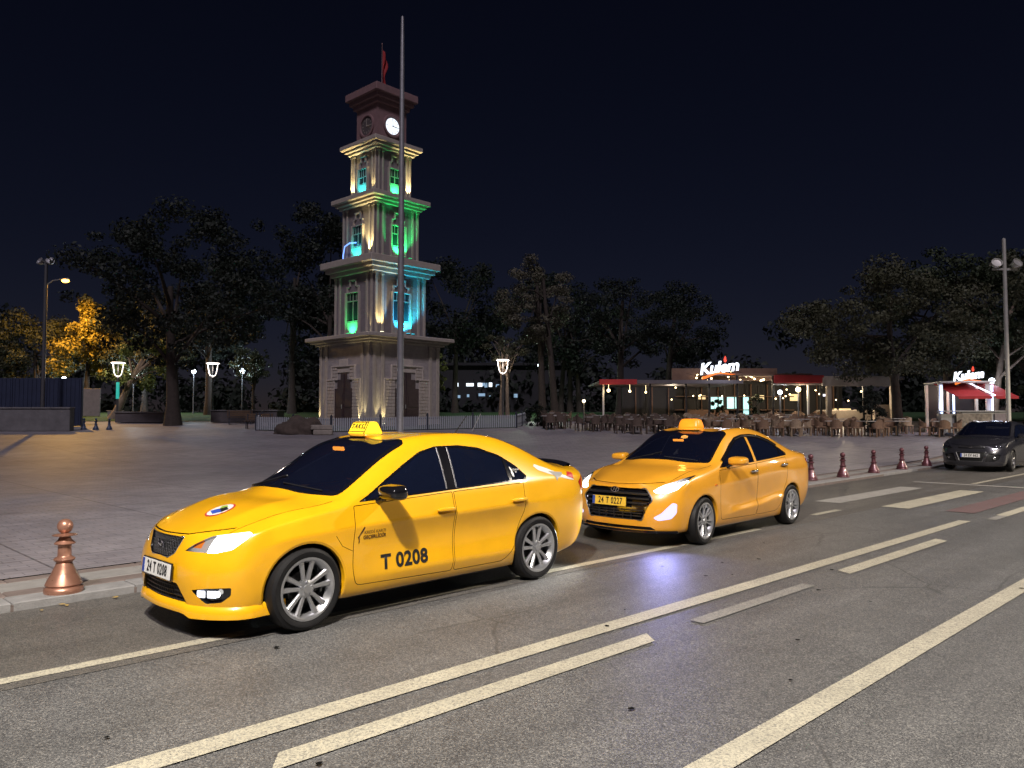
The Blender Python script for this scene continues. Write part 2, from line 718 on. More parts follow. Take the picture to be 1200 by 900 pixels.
bm = newbm()
pts = [sn(-14, 5.42), sn(36, 5.42), kb(38, -.005), kb(-16, -.005)]
prev = None
for i in range(17):
    t = i / 16
    a = (pts[0][0] * (1 - t) + pts[1][0] * t, pts[0][1] * (1 - t) + pts[1][1] * t)
    b = (pts[3][0] * (1 - t) + pts[2][0] * t, pts[3][1] * (1 - t) + pts[2][1] * t)
    pr = [bm.verts.new((a[0], a[1], T(a[1]) + .004)), bm.verts.new((b[0], b[1], T(b[1]) + .004))]
    if prev:
        bm.faces.new((prev[0], pr[0], pr[1], prev[1]))
    prev = pr
obj('parking_lane', bm, 'parking_asphalt', kind='structure')

# painted markings
LZ = .008
band('edge_line', 'line_paint', -10, 10.3, 5.54, 5.66, LZ, parent=road)
band('edge_line', 'line_paint', 12.45, 13.45, 5.72, 5.84, LZ, parent=road)
band('edge_line', 'line_paint', 21.0, 34, 5.70, 5.82, LZ, parent=road)
band('lane_line', 'line_paint', -6, 13.45, 3.73, 3.90, LZ, parent=road)
band('lane_dash', 'line_paint', 1.80, 4.75, 3.34, 3.50, LZ, parent=road, skew=-.12)
band('lane_dash', 'worn_paint', 5.30, 7.25, 3.36, 3.49, LZ, parent=road)
band('lane_dash', 'line_paint', 8.15, 11.20, 3.36, 3.53, LZ, parent=road, skew=-.1)
band('lane_dash', 'worn_paint', 13.9, 14.6, 3.50, 3.64, LZ, parent=road)
band('lane_dash', 'line_paint', 14.6, 17.6, 3.50, 3.68, LZ, parent=road)
band('lane_dash', 'worn_paint', -2.4, 1.5, 3.36, 3.49, LZ, parent=road)
band('centre_line', 'line_paint', -6, 26, 1.90, 2.06, LZ, parent=road)
band('crossing_stripe', 'pale_paint', 14.5, 18.95, 6.22, 6.70, LZ, parent=road, steps=2)
band('crossing_stripe', 'line_paint', 14.5, 19.0, 5.0, 5.47, LZ, parent=road, steps=2)
band('crossing_stripe', 'red_paint', 14.6, 19.9, 4.0, 4.45, LZ, parent=road, steps=2)
band('stop_line', 'pale_paint', 20.55, 20.80, 3.9, 7.0, LZ, parent=road, steps=1)
for n0 in (2.6, 1.3):
    band('crossing_stripe', 'pale_paint', 14.5, 19.0, n0 - .24, n0 + .24, LZ, parent=road, steps=2)

# kerb stones and border slabs, piece by piece
kerb = bpy.data.objects.new('kerb', None)
COL.objects.link(kerb)
kerb['kind'] = 'structure'
rng = random.Random(5)


def piece_mesh(l, w, h, m):
    bm = newbm()
    bx(bm, 0, 0, -h / 2, l, w, h, bev=.008)
    me = bpy.data.meshes.new('slab')
    bm.to_mesh(me)
    bm.free()
    setmat(me, m)
    return me


off = 0.
for bi, (w_, ln, m, nm) in enumerate(zip(W_BAND, (.98, .60, .80, .60), ('kerb_stone', 'slab_brown', 'slab_light', 'slab_brown'), ('kerb_stone', 'border_slab', 'border_slab', 'border_slab'))):
    me = [piece_mesh(ln - .008, w_ - .008, .32, m), piece_mesh(ln - .008, w_ - .008, .318, m)]
    s_ = -9.0 + rng.random() * .5
    while s_ < 36:
        x, y = kb(s_ + ln / 2, off + w_ / 2)
        o = bpy.data.objects.new(nm, me[0])
        COL.objects.link(o)
        o.parent = kerb
        o.location = (x, y, T(y) + KERB_H + rng.uniform(-.003, .003) - (.0 if bi == 0 else .003))
        o.rotation_euler = (rng.uniform(-.004, .004), rng.uniform(-.003, .003) - (math.atan(.055) * KB_D[1] if y > 27 else 0), R(KB_A))
        s_ += ln
    off += w_
bm = newbm()   # mortar bed below the slabs
a, b, c, d = kb(-9, .004), kb(36, .004), kb(36, plaza_off + .05), kb(-9, plaza_off + .05)
prev = None
for i in range(25):
    t = i / 24
    p = (a[0] * (1 - t) + b[0] * t, a[1] * (1 - t) + b[1] * t)
    q = (d[0] * (1 - t) + c[0] * t, d[1] * (1 - t) + c[1] * t)
    pr = [bm.verts.new((p[0], p[1], T(p[1]) - .05)), bm.verts.new((p[0], p[1], T(p[1]) + KERB_H - .02)), bm.verts.new((q[0], q[1], T(q[1]) + KERB_H - .02))]
    if prev:
        bm.faces.new((prev[0], pr[0], pr[1], prev[1]))
        bm.faces.new((prev[1], pr[1], pr[2], prev[2]))
    prev = pr
obj('mortar_bed', bm, 'slab_brown', kerb)

# lawn beyond the tower
bm = newbm()
g = []
for y in range(50, 92, 3):
    g.append([bm.verts.new((x, y, T(y) + KERB_H + .03)) for x in range(-60, 62, 6)])
for r0, r1 in zip(g, g[1:]):
    for i in range(len(r0) - 1):
        bm.faces.new((r0[i], r0[i + 1], r1[i + 1], r1[i]))
obj('lawn', bm, 'lawn', kind='structure', smooth=180)

# planted ground inside the tower fence
bm = newbm()
bed = [(-14.5, 44.8), (-13.88, 42.02), (-9.57, 40.80), (.14, 44.06), (.8, 47.0), (.8, 51), (-14.5, 51)]
bm.faces.new([bm.verts.new((x, y, T(y) + KERB_H + .02)) for x, y in bed])
bmesh.ops.triangulate(bm, faces=bm.faces[:])
obj('garden_bed', bm, 'lawn', kind='structure')

# fallen leaves in the gutter
bm = newbm()
rng = random.Random(11)
for i in range(46):
    x, y = kb(rng.uniform(-3.5, 9), rng.gauss(-.12, .10) if i < 26 else rng.uniform(-.9, -.05))
    a = rng.uniform(0, 6.28)
    r_ = rng.uniform(.015, .035)
    q = []
    for k in range(5):
        t = a + k * 1.2566
        q.append((x + math.cos(t) * r_ * (1.25 if k == 0 else .8), y + math.sin(t) * r_ * (1.25 if k == 0 else .8), .012 + rng.uniform(0, .012)))
    quad(bm, q)
tag(obj('fallen_leaves', bm, 'dead_leaf', kind='stuff'), 'small dry leaves scattered in the gutter', 'leaves')

# bits of grit and tar on the near lanes
bm = newbm()
rng = random.Random(31)
for i in range(34):
    x, y = sn(rng.uniform(1, 12), rng.uniform(.4, 5.2))
    r_ = rng.uniform(.006, .028)
    a0 = rng.uniform(0, 6)
    quad(bm, [(x + math.cos(a0 + k * 1.047) * r_ * rng.uniform(.6, 1.2), y + math.sin(a0 + k * 1.047) * r_ * rng.uniform(.6, 1.2), .0125 + (i % 5) * .0002) for k in range(6)])
tag(obj('road_grit', bm, 'gap', kind='stuff'), 'scattered dark specks of grit and tar on the road', 'grit')
# ------------------------------------------------------------------ vehicle body tools
def fillet(pts, r, n=4, closed=True):
    """round the corners of a 2-D outline; r is a number or one per corner."""
    out = []
    N = len(pts)
    rs = r if isinstance(r, (list, tuple)) else [r] * N
    for i in range(N):
        p = Vector(pts[i])
        if not closed and i in (0, N - 1):
            out.append(tuple(p))
            continue
        a, b = Vector(pts[i - 1]), Vector(pts[(i + 1) % N])
        da, db = a - p, b - p
        rr = min(rs[i], da.length * .45, db.length * .45)
        if rr < 1e-4:
            out.append(tuple(p))
            continue
        s, e = p + da.normalized() * rr, p + db.normalized() * rr
        for k in range(n + 1):
            t = k / n
            out.append(tuple(s * (1 - t) ** 2 + p * 2 * t * (1 - t) + e * t * t))
    return out


def area2(p):
    return sum(p[i - 1][0] * p[i][1] - p[i][0] * p[i - 1][1] for i in range(len(p)))


def offset(poly, d):
    """offset a closed outline outwards by d."""
    if area2(poly) < 0:
        poly = poly[::-1]
    out = []
    N = len(poly)
    for i in range(N):
        a, p, b = Vector(poly[i - 1]), Vector(poly[i]), Vector(poly[(i + 1) % N])
        e1, e2 = (p - a), (b - p)
        if e1.length < 1e-7 or e2.length < 1e-7:
            out.append(tuple(p))
            continue
        n1 = Vector((e1.y, -e1.x)).normalized()
        n2 = Vector((e2.y, -e2.x)).normalized()
        m = n1 + n2
        m = m / max(.35, m.dot(n1)) if m.length > 1e-6 else n1
        out.append(tuple(p + m * d))
    return out


def stroke(pts, w):
    """closed outline of a polyline of width w."""
    L, Rr = [], []
    N = len(pts)
    for i in range(N):
        a, b = Vector(pts[max(0, i - 1)]), Vector(pts[min(N - 1, i + 1)])
        t = (b - a).normalized()
        nn = Vector((-t.y, t.x)) * w * .5
        L.append(tuple(Vector(pts[i]) + nn))
        Rr.append(tuple(Vector(pts[i]) - nn))
    return L + Rr[::-1]


def inside(p, poly):
    x, y = p
    c = False
    j = len(poly) - 1
    for i in range(len(poly)):
        xi, yi = poly[i]
        xj, yj = poly[j]
        if (yi > y) != (yj > y) and x < (xj - xi) * (y - yi) / (yj - yi) + xi:
            c = not c
        j = i
    return c


AX = {'x': (1, 2), 'y': (0, 2), 'z': (0, 1)}


class Body:
    """a smooth shell from a box-like control grid, cut into panels by outlines."""

    def __init__(self, st, front, rear, level=3, creases=()):
        J, MM = 7, 3
        self.K = len(st)
        V, idx = [], {}

        def add(key, p):
            for s in (1, -1):
                if abs(p[1]) < 1e-6 and s == -1:
                    idx[key + (s,)] = idx[key + (1,)]
                    continue
                idx[key + (s,)] = len(V)
                V.append((p[0], p[1] * s, p[2]))
        for k, row in enumerate(st):
            for j in range(J):
                add(('s', k, j), row[j])
            for m in range(MM):
                add(('t', k, m + 1), row[J + m])
        for j in range(J - 1):
            for m in range(MM):
                add(('f', j, m + 1), front[j][m])
                add(('r', j, m + 1), rear[j][m])
        K = len(st)

        def S(k, j, s):
            return idx[('s', k, j, s)]

        def Tt(k, m, s):
            return S(k, J - 1, s) if m == 0 else idx[('t', k, m, s)]

        def E(w, j, m, s):
            k = 0 if w == 'f' else K - 1
            if m == 0:
                return S(k, j, s)
            if j == J - 1:
                return Tt(k, m, s)
            return idx[(w, j, m, s)]
        Fq = []
        for s in (1, -1):
            def q(a, b, c, d):
                Fq.append((a, b, c, d) if s == 1 else (d, c, b, a))
            for k in range(K - 1):
                for j in range(J - 1):
                    q(S(k, j, s), S(k, j + 1, s), S(k + 1, j + 1, s), S(k + 1, j, s))
                for m in range(MM):
                    q(Tt(k, m, s), Tt(k, m + 1, s), Tt(k + 1, m + 1, s), Tt(k + 1, m, s))
            for j in range(J - 1):
                for m in range(MM):
                    q(E('f', j, m, s), E('f', j, m + 1, s), E('f', j + 1, m + 1, s), E('f', j + 1, m, s))
                    q(E('r', j, m, s), E('r', j + 1, m, s), E('r', j + 1, m + 1, s), E('r', j, m + 1, s))
        me = bpy.data.meshes.new('cage')
        me.from_pydata(V, [], Fq)
        target = np.array(V, dtype=np.float64)
        if creases:
            at = me.attributes.new('crease_edge', 'FLOAT', 'EDGE')
            ek = {tuple(sorted(e.vertices)): e.index for e in me.edges}
            for (kind, a, k0, k1, val) in creases:
                for s in (1, -1):
                    for k in range(k0, k1):
                        if kind == 's':
                            e = tuple(sorted((S(k, a, s), S(k + 1, a, s))))
                        elif kind == 't':
                            e = tuple(sorted((Tt(k, a, s), Tt(k + 1, a, s))))
                        elif kind == 'f':
                            e = tuple(sorted((E('f', a, k, s), E('f', a, k + 1, s))))
                        else:
                            e = tuple(sorted((E('r', a, k, s), E('r', a, k + 1, s))))
                        if e in ek:
                            at.data[ek[e]].value = val
        ob = bpy.data.objects.new('cage', me)
        COL.objects.link(ob)
        md = ob.modifiers.new('s', 'SUBSURF')
        md.levels = md.render_levels = 1
        cur = target.copy()
        for it in range(7):
            me.vertices.foreach_set('co', cur.ravel())
            me.update()
            ob.update_tag()
            bpy.context.view_layer.update()
            dg = bpy.context.evaluated_depsgraph_get()
            ev = ob.evaluated_get(dg).to_mesh()
            co = np.empty(len(ev.vertices) * 3)
            ev.vertices.foreach_get('co', co)
            lim = co.reshape(-1, 3)[:len(V)]
            cur += (target - lim) * .9
        me.vertices.foreach_set('co', cur.ravel())
        me.update()
        md.levels = md.render_levels = level
        ob.update_tag()
        bpy.context.view_layer.update()
        dg = bpy.context.evaluated_depsgraph_get()
        me2 = bpy.data.meshes.new_from_object(ob.evaluated_get(dg))
        bpy.data.objects.remove(ob, do_unlink=True)
        self.bm = bmesh.new()
        self.bm.from_mesh(me2)
        bpy.data.meshes.remove(me2)
        # outward normals: roof points up
        top = max(self.bm.faces, key=lambda f: f.calc_center_median().z)
        if top.normal.z < 0:
            bmesh.ops.reverse_faces(self.bm, faces=self.bm.faces[:])
        self.bm.normal_update()
        self.lay = self.bm.faces.layers.int.new('reg')
        self.bvh = BVHTree.FromBMesh(self.bm)
        self.ids = {'body': 0}

    def rid(self, n):
        return self.ids.setdefault(n, len(self.ids))

    def hit(self, axis, a, b, sign=1, off=0.):
        """surface point seen from outside along an axis."""
        if axis == 'y':
            o, d = Vector((a, 5 * sign, b)), Vector((0, -sign, 0))
        elif axis == 'x':
            o, d = Vector((5 * sign, a, b)), Vector((-sign, 0, 0))
        else:
            o, d = Vector((a, b, 5)), Vector((0, 0, -1))
        l, n, i, dd = self.bvh.ray_cast(o, d)
        if l is None:
            return None, None
        if n.dot(d) > 0:
            n = -n
        return l + n * off, n

    def cut(self, poly, axis, filt, reg=None, region_filter=None):
        bm = self.bm
        ia, ib = AX[axis]
        ax0 = min(p[0] for p in poly) - .02
        ax1 = max(p[0] for p in poly) + .02
        ay0 = min(p[1] for p in poly) - .02
        ay1 = max(p[1] for p in poly) + .02

        def bb(f):
            xs = [v.co[ia] for v in f.verts]
            ys = [v.co[ib] for v in f.verts]
            return min(xs), max(xs), min(ys), max(ys)
        cand = {}
        for f in bm.faces:
            b = bb(f)
            if b[0] < ax1 and b[1] > ax0 and b[2] < ay1 and b[3] > ay0 and filt(f):
                cand[f] = b
        N = len(poly)
        for i in range(N):
            a, b = poly[i], poly[(i + 1) % N]
            dx, dy = b[0] - a[0], b[1] - a[1]
            L = math.hypot(dx, dy)
            if L < 1e-6:
                continue
            x0, x1 = min(a[0], b[0]) - .003, max(a[0], b[0]) + .003
            y0, y1 = min(a[1], b[1]) - .003, max(a[1], b[1]) + .003
            nn = (-dy / L, dx / L)
            sel = []
            for f, q in cand.items():
                if q[0] < x1 and q[1] > x0 and q[2] < y1 and q[3] > y0:
                    ds = [(v.co[ia] - a[0]) * nn[0] + (v.co[ib] - a[1]) * nn[1] for v in f.verts]
                    if min(ds) < -1e-5 and max(ds) > 1e-5:
                        sel.append(f)
            if not sel:
                continue
            co = [0, 0, 0]
            no = [0, 0, 0]
            co[ia], co[ib] = a
            no[ia], no[ib] = nn
            geom = set(sel)
            for f in sel:
                geom.update(f.edges)
                geom.update(f.verts)
            ret = bmesh.ops.bisect_plane(bm, geom=list(geom), dist=1e-5, plane_co=co, plane_no=no)
            cand = {f: q for f, q in cand.items() if f.is_valid}
            for g in ret['geom']:
                if isinstance(g, bmesh.types.BMFace) and g.is_valid:
                    cand[g] = bb(g)
        if reg is not None:
            r = self.rid(reg)
            for f in cand:
                if f.is_valid:
                    c = f.calc_center_median()
                    if inside((c[ia], c[ib]), poly):
                        if region_filter is None or self.name(f[self.lay]) in region_filter:
                            f[self.lay] = r

    def name(self, i):
        for k, v in self.ids.items():
            if v == i:
                return k

    def faces(self, reg, side=0):
        r = self.ids.get(reg, -1)
        return [f for f in self.bm.faces if f[self.lay] == r and (side == 0 or f.calc_center_median().y * side > 0)]

    def extract_pieces(self, name, reg, m, parent, **k):
        """one object for each connected piece of a region."""
        todo = set(self.faces(reg))
        while todo:
            st_ = [todo.pop()]
            comp = []
            while st_:
                f = st_.pop()
                comp.append(f)
                for v in f.verts:
                    for g in v.link_faces:
                        if g in todo:
                            todo.discard(g)
                            st_.append(g)
            self.extract(name, reg, m, parent, fs=comp, **k)

    def extract(self, name, reg, m, parent, side=0, push=0., recess=0., copy_off=None, fs=None):
        fs = fs or self.faces(reg, side)
        if not fs:
            return None
        vm, co, no = {}, [], []
        d = push if copy_off is None else copy_off
        for f in fs:
            for v in f.verts:
                if v not in vm:
                    vm[v] = len(co)
                    co.append(v.co - v.normal * d)
                    no.append(v.normal.copy())
        pf = [[vm[v] for v in f.verts] for f in fs]
        if recess:
            n0 = len(co)
            fset = set(fs)
            co += [co[i] - no[i] * recess for i in range(n0)]
            pin = [[i + n0 for i in f] for f in pf]
            walls = []
            for f in fs:
                for l in f.loops:
                    e = l.edge
                    if sum(1 for g in e.link_faces if g in fset) == 1:
                        a, b = vm[l.vert], vm[l.link_loop_next.vert]
                        walls.append([a, b, b + n0, a + n0])
            me = bpy.data.meshes.new(name)
            me.from_pydata(co, [], pin + walls)
            smooth_by_angle(me, 40)
        else:
            me = bpy.data.meshes.new(name)
            me.from_pydata(co, [], pf)
            me.polygons.foreach_set('use_smooth', [True] * len(me.polygons))
            me.update()
            me.normals_split_custom_set_from_vertices([tuple(n) for n in no])
        setmat(me, m)
        return link(name, me, parent)


def side_f(s, zmin=-1, zmax=9):
    return lambda f: f.calc_center_median().y * s > 0.2 and f.normal.y * s > .12


def front_f(f):
    return f.calc_center_median().x > 1.2 and f.normal.x > .03


def rear_f(f):
    return f.calc_center_median().x < -1.4 and f.normal.x < -.03


def top_f(f):
    return f.normal.z > .15 and f.calc_center_median().z > .6


def conform_strip(B, pts, axis, w, off, sign=1, closed=False):
    """flat band following the shell along a 2-D polyline."""
    bm = newbm()
    n = len(pts)
    prev = None
    first = None
    for i, p in enumerate(pts):
        a = Vector(pts[i - 1] if (closed or i) else pts[i])
        b = Vector(pts[(i + 1) % n] if (closed or i < n - 1) else pts[i])
        t = (b - a).normalized()
        nn = Vector((-t.y, t.x)) * w * .5
        ring = []
        for q, o in ((Vector(p) + nn, off * .2), (Vector(p) + nn * .5, off), (Vector(p) - nn * .5, off), (Vector(p) - nn, off * .2)):
            l, no = B.hit(axis, q.x, q.y, sign, o)
            if l is None:
                ring = None
                break
            ring.append(bm.verts.new(l))
        if ring and prev:
            for k in range(3):
                bm.faces.new((prev[k], ring[k], ring[k + 1], prev[k + 1]))
        prev = ring
        if first is None:
            first = ring
    if closed and first and prev:
        for k in range(3):
            bm.faces.new((prev[k], first[k], first[k + 1], prev[k + 1]))
    bmesh.ops.recalc_face_normals(bm, faces=bm.faces[:])
    return bm


def conform_poly(B, poly, axis, off, sign=1, grid=.03):
    """filled outline laid on the shell."""
    bm = newbm()
    vs = [bm.verts.new((p[0], p[1], 0)) for p in poly]
    f = bm.faces.new(vs)
    xs = [p[0] for p in poly]
    ys = [p[1] for p in poly]
    for a, lo, hi in ((0, min(xs), max(xs)), (1, min(ys), max(ys))):
        t = lo + grid
        while t < hi:
            co = [0, 0, 0]
            no = [0, 0, 0]
            co[a] = t
            no[a] = 1
            bmesh.ops.bisect_plane(bm, geom=bm.faces[:] + bm.edges[:] + bm.verts[:], dist=1e-6, plane_co=co, plane_no=no)
            t += grid
    for v in bm.verts:
        l, n = B.hit(axis, v.co.x, v.co.y, sign, off)
        if l is not None:
            v.co = l
    bmesh.ops.recalc_face_normals(bm, faces=bm.faces[:])
    # face outwards
    c = sum((f.normal for f in bm.faces), Vector())
    ref = {'x': Vector((sign, 0, 0)), 'y': Vector((0, sign, 0)), 'z': Vector((0, 0, 1))}[axis]
    if c.dot(ref) < 0:
        bmesh.ops.reverse_faces(bm, faces=bm.faces[:])
    return bm


def conform_text(B, name, body, size, m, parent, axis, a, b, sign, off=.003, tilt=0., **k):
    me = text_mesh(body, size, 0, **k)
    bm = newbm()
    bm.from_mesh(me)
    bpy.data.meshes.remove(me)
    for ed in range(2):
        long = [e for e in bm.edges if e.calc_length() > .05]
        if long:
            bmesh.ops.subdivide_edges(bm, edges=long, cuts=1)
    ct, sn = math.cos(tilt), math.sin(tilt)
    for v in bm.verts:
        x, y = v.co.x * ct - v.co.y * sn, v.co.x * sn + v.co.y * ct
        if axis == 'y':
            l, n = B.hit('y', a - x * sign, b + y, sign, off)
        elif axis == 'x':
            l, n = B.hit('x', a + x * sign, b + y, sign, off)
        else:
            l, n = B.hit('z', a - y, b + x, 1, off)
        if l is not None:
            v.co = l
    return obj(name, bm, m, parent)


def soft_box(bm, cx, cy, cz, sx, sy, sz, lev=2, shape=None, mtx=None, n=3.6):
    """rounded lump: a superellipsoid, optionally reshaped."""
    b2 = newbm()
    bmesh.ops.create_cube(b2, size=2)
    bmesh.ops.subdivide_edges(b2, edges=b2.edges[:], cuts=2 + 2 * lev, use_grid_fill=True)
    for v in b2.verts:
        c = v.co
        d = (abs(c.x) ** n + abs(c.y) ** n + abs(c.z) ** n) ** (1 / n)
        v.co = c / d * .5
        if shape:
            v.co = Vector(shape(v.co.copy()))
        v.co = Vector((v.co.x * sx + cx, v.co.y * sy + cy, v.co.z * sz + cz))
    if mtx is not None:
        bmesh.ops.transform(b2, matrix=mtx, verts=b2.verts[:])
    me = bpy.data.meshes.new('tmp')
    b2.to_mesh(me)
    b2.free()
    bm.from_mesh(me)
    bpy.data.meshes.remove(me)


def lip_path(B, z, x0, a0, a1, n):
    """points and outward directions of the shell at height z, by angle about (x0, 0)."""
    out = []
    for a in np.linspace(a0, a1, n):
        d = Vector((math.cos(a), math.sin(a), 0))
        l, nn, i, dd = B.bvh.ray_cast(Vector((x0, 0, z)), d)
        if l is None:
            continue
        if nn.dot(d) < 0:
            nn = -nn
        out.append((l, Vector((nn.x, nn.y, 0)).normalized()))
    return out


def wheel_meshes(r, w, rim_r, style):
    """tyre, rim, hub cap and brake meshes, axis along +y = outer face."""
    rot = Matrix.Rotation(R(-90), 4, 'X')   # z -> y
    bm = newbm()
    hw = w / 2
    prof = [(rim_r - .012, -hw * .8), (rim_r + .02, -hw), (rim_r + .05, -hw * 1.03), (r - .035, -hw * .98), (r - .012, -hw * .86), (r - .003, -hw * .6),
            (r, -hw * .3), (r, hw * .3), (r - .003, hw * .6), (r - .012, hw * .86), (r - .035, hw * .98), (rim_r + .05, hw * 1.03), (rim_r + .02, hw), (rim_r - .012, hw * .8)]
    lathe(bm, prof, 56, rot, cap=False)
    tyre = bpy.data.meshes.new('tyre')
    # tread grooves as rings
    bm.to_mesh(tyre)
    bm.free()
    setmat(tyre, 'rubber')
    smooth_by_angle(tyre, 40)
    bm = newbm()
    lathe(bm, [(rim_r - .03, -hw * .8), (rim_r - .002, -hw * .82), (rim_r - .02, -hw * .4), (rim_r - .03, hw * .3), (rim_r - .02, hw * .78), (rim_r + .006, hw * .9),
               (rim_r + .008, hw * .98), (rim_r - .008, hw * .99), (rim_r - .018, hw * .9), (rim_r - .04, hw * .5)], 48, rot, cap=False)
    bm.faces.ensure_lookup_table()
    for f in bm.faces:
        if f.calc_center_median().y < hw * .62:
            f.material_index = 1
    rin = rim_r - .012

    def spoke(a0, a1, w0, w1, y0, y1, th=.03):
        """bar from hub angle a0 to rim angle a1."""
        p0 = Vector((math.cos(a0) * .052, math.sin(a0) * .052))
        p1 = Vector((math.cos(a1) * rin, math.sin(a1) * rin))
        pm = (p0 + p1) * .5
        t = (p1 - p0).normalized()
        nn = Vector((-t.y, t.x))
        secs = []
        for p, ww, yy in ((p0, w0, y0), (p0 * .6 + p1 * .4, w0 * .95, y0 + .006), (p0 * .25 + p1 * .75, (w0 + w1) * .5, y0 * .5 + y1 * .5 + .004), (p1, w1, y1)):
            s_ = []
            for e, dy in ((-.5, -.012), (-.30, .0), (.30, .0), (.5, -.012), (.42, -th), (-.42, -th)):
                q = p + nn * ww * e
                s_.append(bm.verts.new((q.x, yy + dy, q.y)))
            secs.append(s_)
        fs = []
        for a, b in zip(secs, secs[1:]):
            for i in range(6):
                fs.append(bm.faces.new((a[i], a[(i + 1) % 6], b[(i + 1) % 6], b[i])))
        fs.append(bm.faces.new(secs[0]))
        fs.append(bm.faces.new(secs[-1]))
        bmesh.ops.recalc_face_normals(bm, faces=fs)
    yf, yr = hw * .72, hw * .86
    tau = 2 * math.pi
    if style == 'twin5':
        for i in range(5):
            a = tau * i / 5 + tau / 4
            spoke(a - .30, a - .235, .036, .050, yf, yr)
            spoke(a + .30, a + .235, .036, .050, yf, yr)
    elif style == 'multi':
        for i in range(7):
            a = tau * i / 7 + tau / 4
            spoke(a - .16, a - .13, .022, .026, yf, yr)
            spoke(a + .16, a + .13, .022, .026, yf, yr)
    else:
        for i in range(5):
            a = tau * i / 5 + tau / 4
            spoke(a, a, .06, .085, yf, yr)
    lathe(bm, [(.068, yf - .04), (.07, yf - .004), (.05, yf + .006), (.034, yf + .010), (.032, yf + .016), (0, yf + .018)], 24, rot, cap=False)
    for i in range(5):
        a = tau * i / 5 + tau / 4 + (.0 if style != 'one5' else .6)
        lathe(bm, [(.009, yf - .01), (.009, yf + .013), (0, yf + .014)], 8,
              Matrix.Translation((math.cos(a) * .052, 0, math.sin(a) * .052)) @ rot, cap=False)
    rim = bpy.data.meshes.new('rim')
    bm.to_mesh(rim)
    bm.free()
    smooth_by_angle(rim, 35)
    bm = newbm()
    lathe(bm, [(0, -.01), (.125, -.01), (.13, .0), (.13, .012), (0, .012)], 32, rot, cap=False)
    bx(bm, -.11, -.0, .02, .05, .05, .12)
    brake = bpy.data.meshes.new('brake_disc')
    bm.to_mesh(brake)
    bm.free()
    setmat(brake, 'brake')
    smooth_by_angle(brake, 35)
    return tyre, rim, brake


def add_wheels(car, fx, rx, ty, r, w, rim_r, style, rim_mat, steer=0.):
    tyre, rim, brake = wheel_meshes(r, w, rim_r, style)
    setmat(rim, [rim_mat, 'rim_barrel'])
    for x in (fx, rx):
        for s in (1, -1):
            wh = bpy.data.objects.new('wheel', tyre)
            COL.objects.link(wh)
            wh.parent = car
            wh.location = (x, ty * s, r - .004)
            wh.rotation_euler = (R(0), 0, (0 if s == 1 else math.pi) + (steer if x == fx else 0))
            link('rim', rim, wh)
            link('brake_disc', brake, wh)


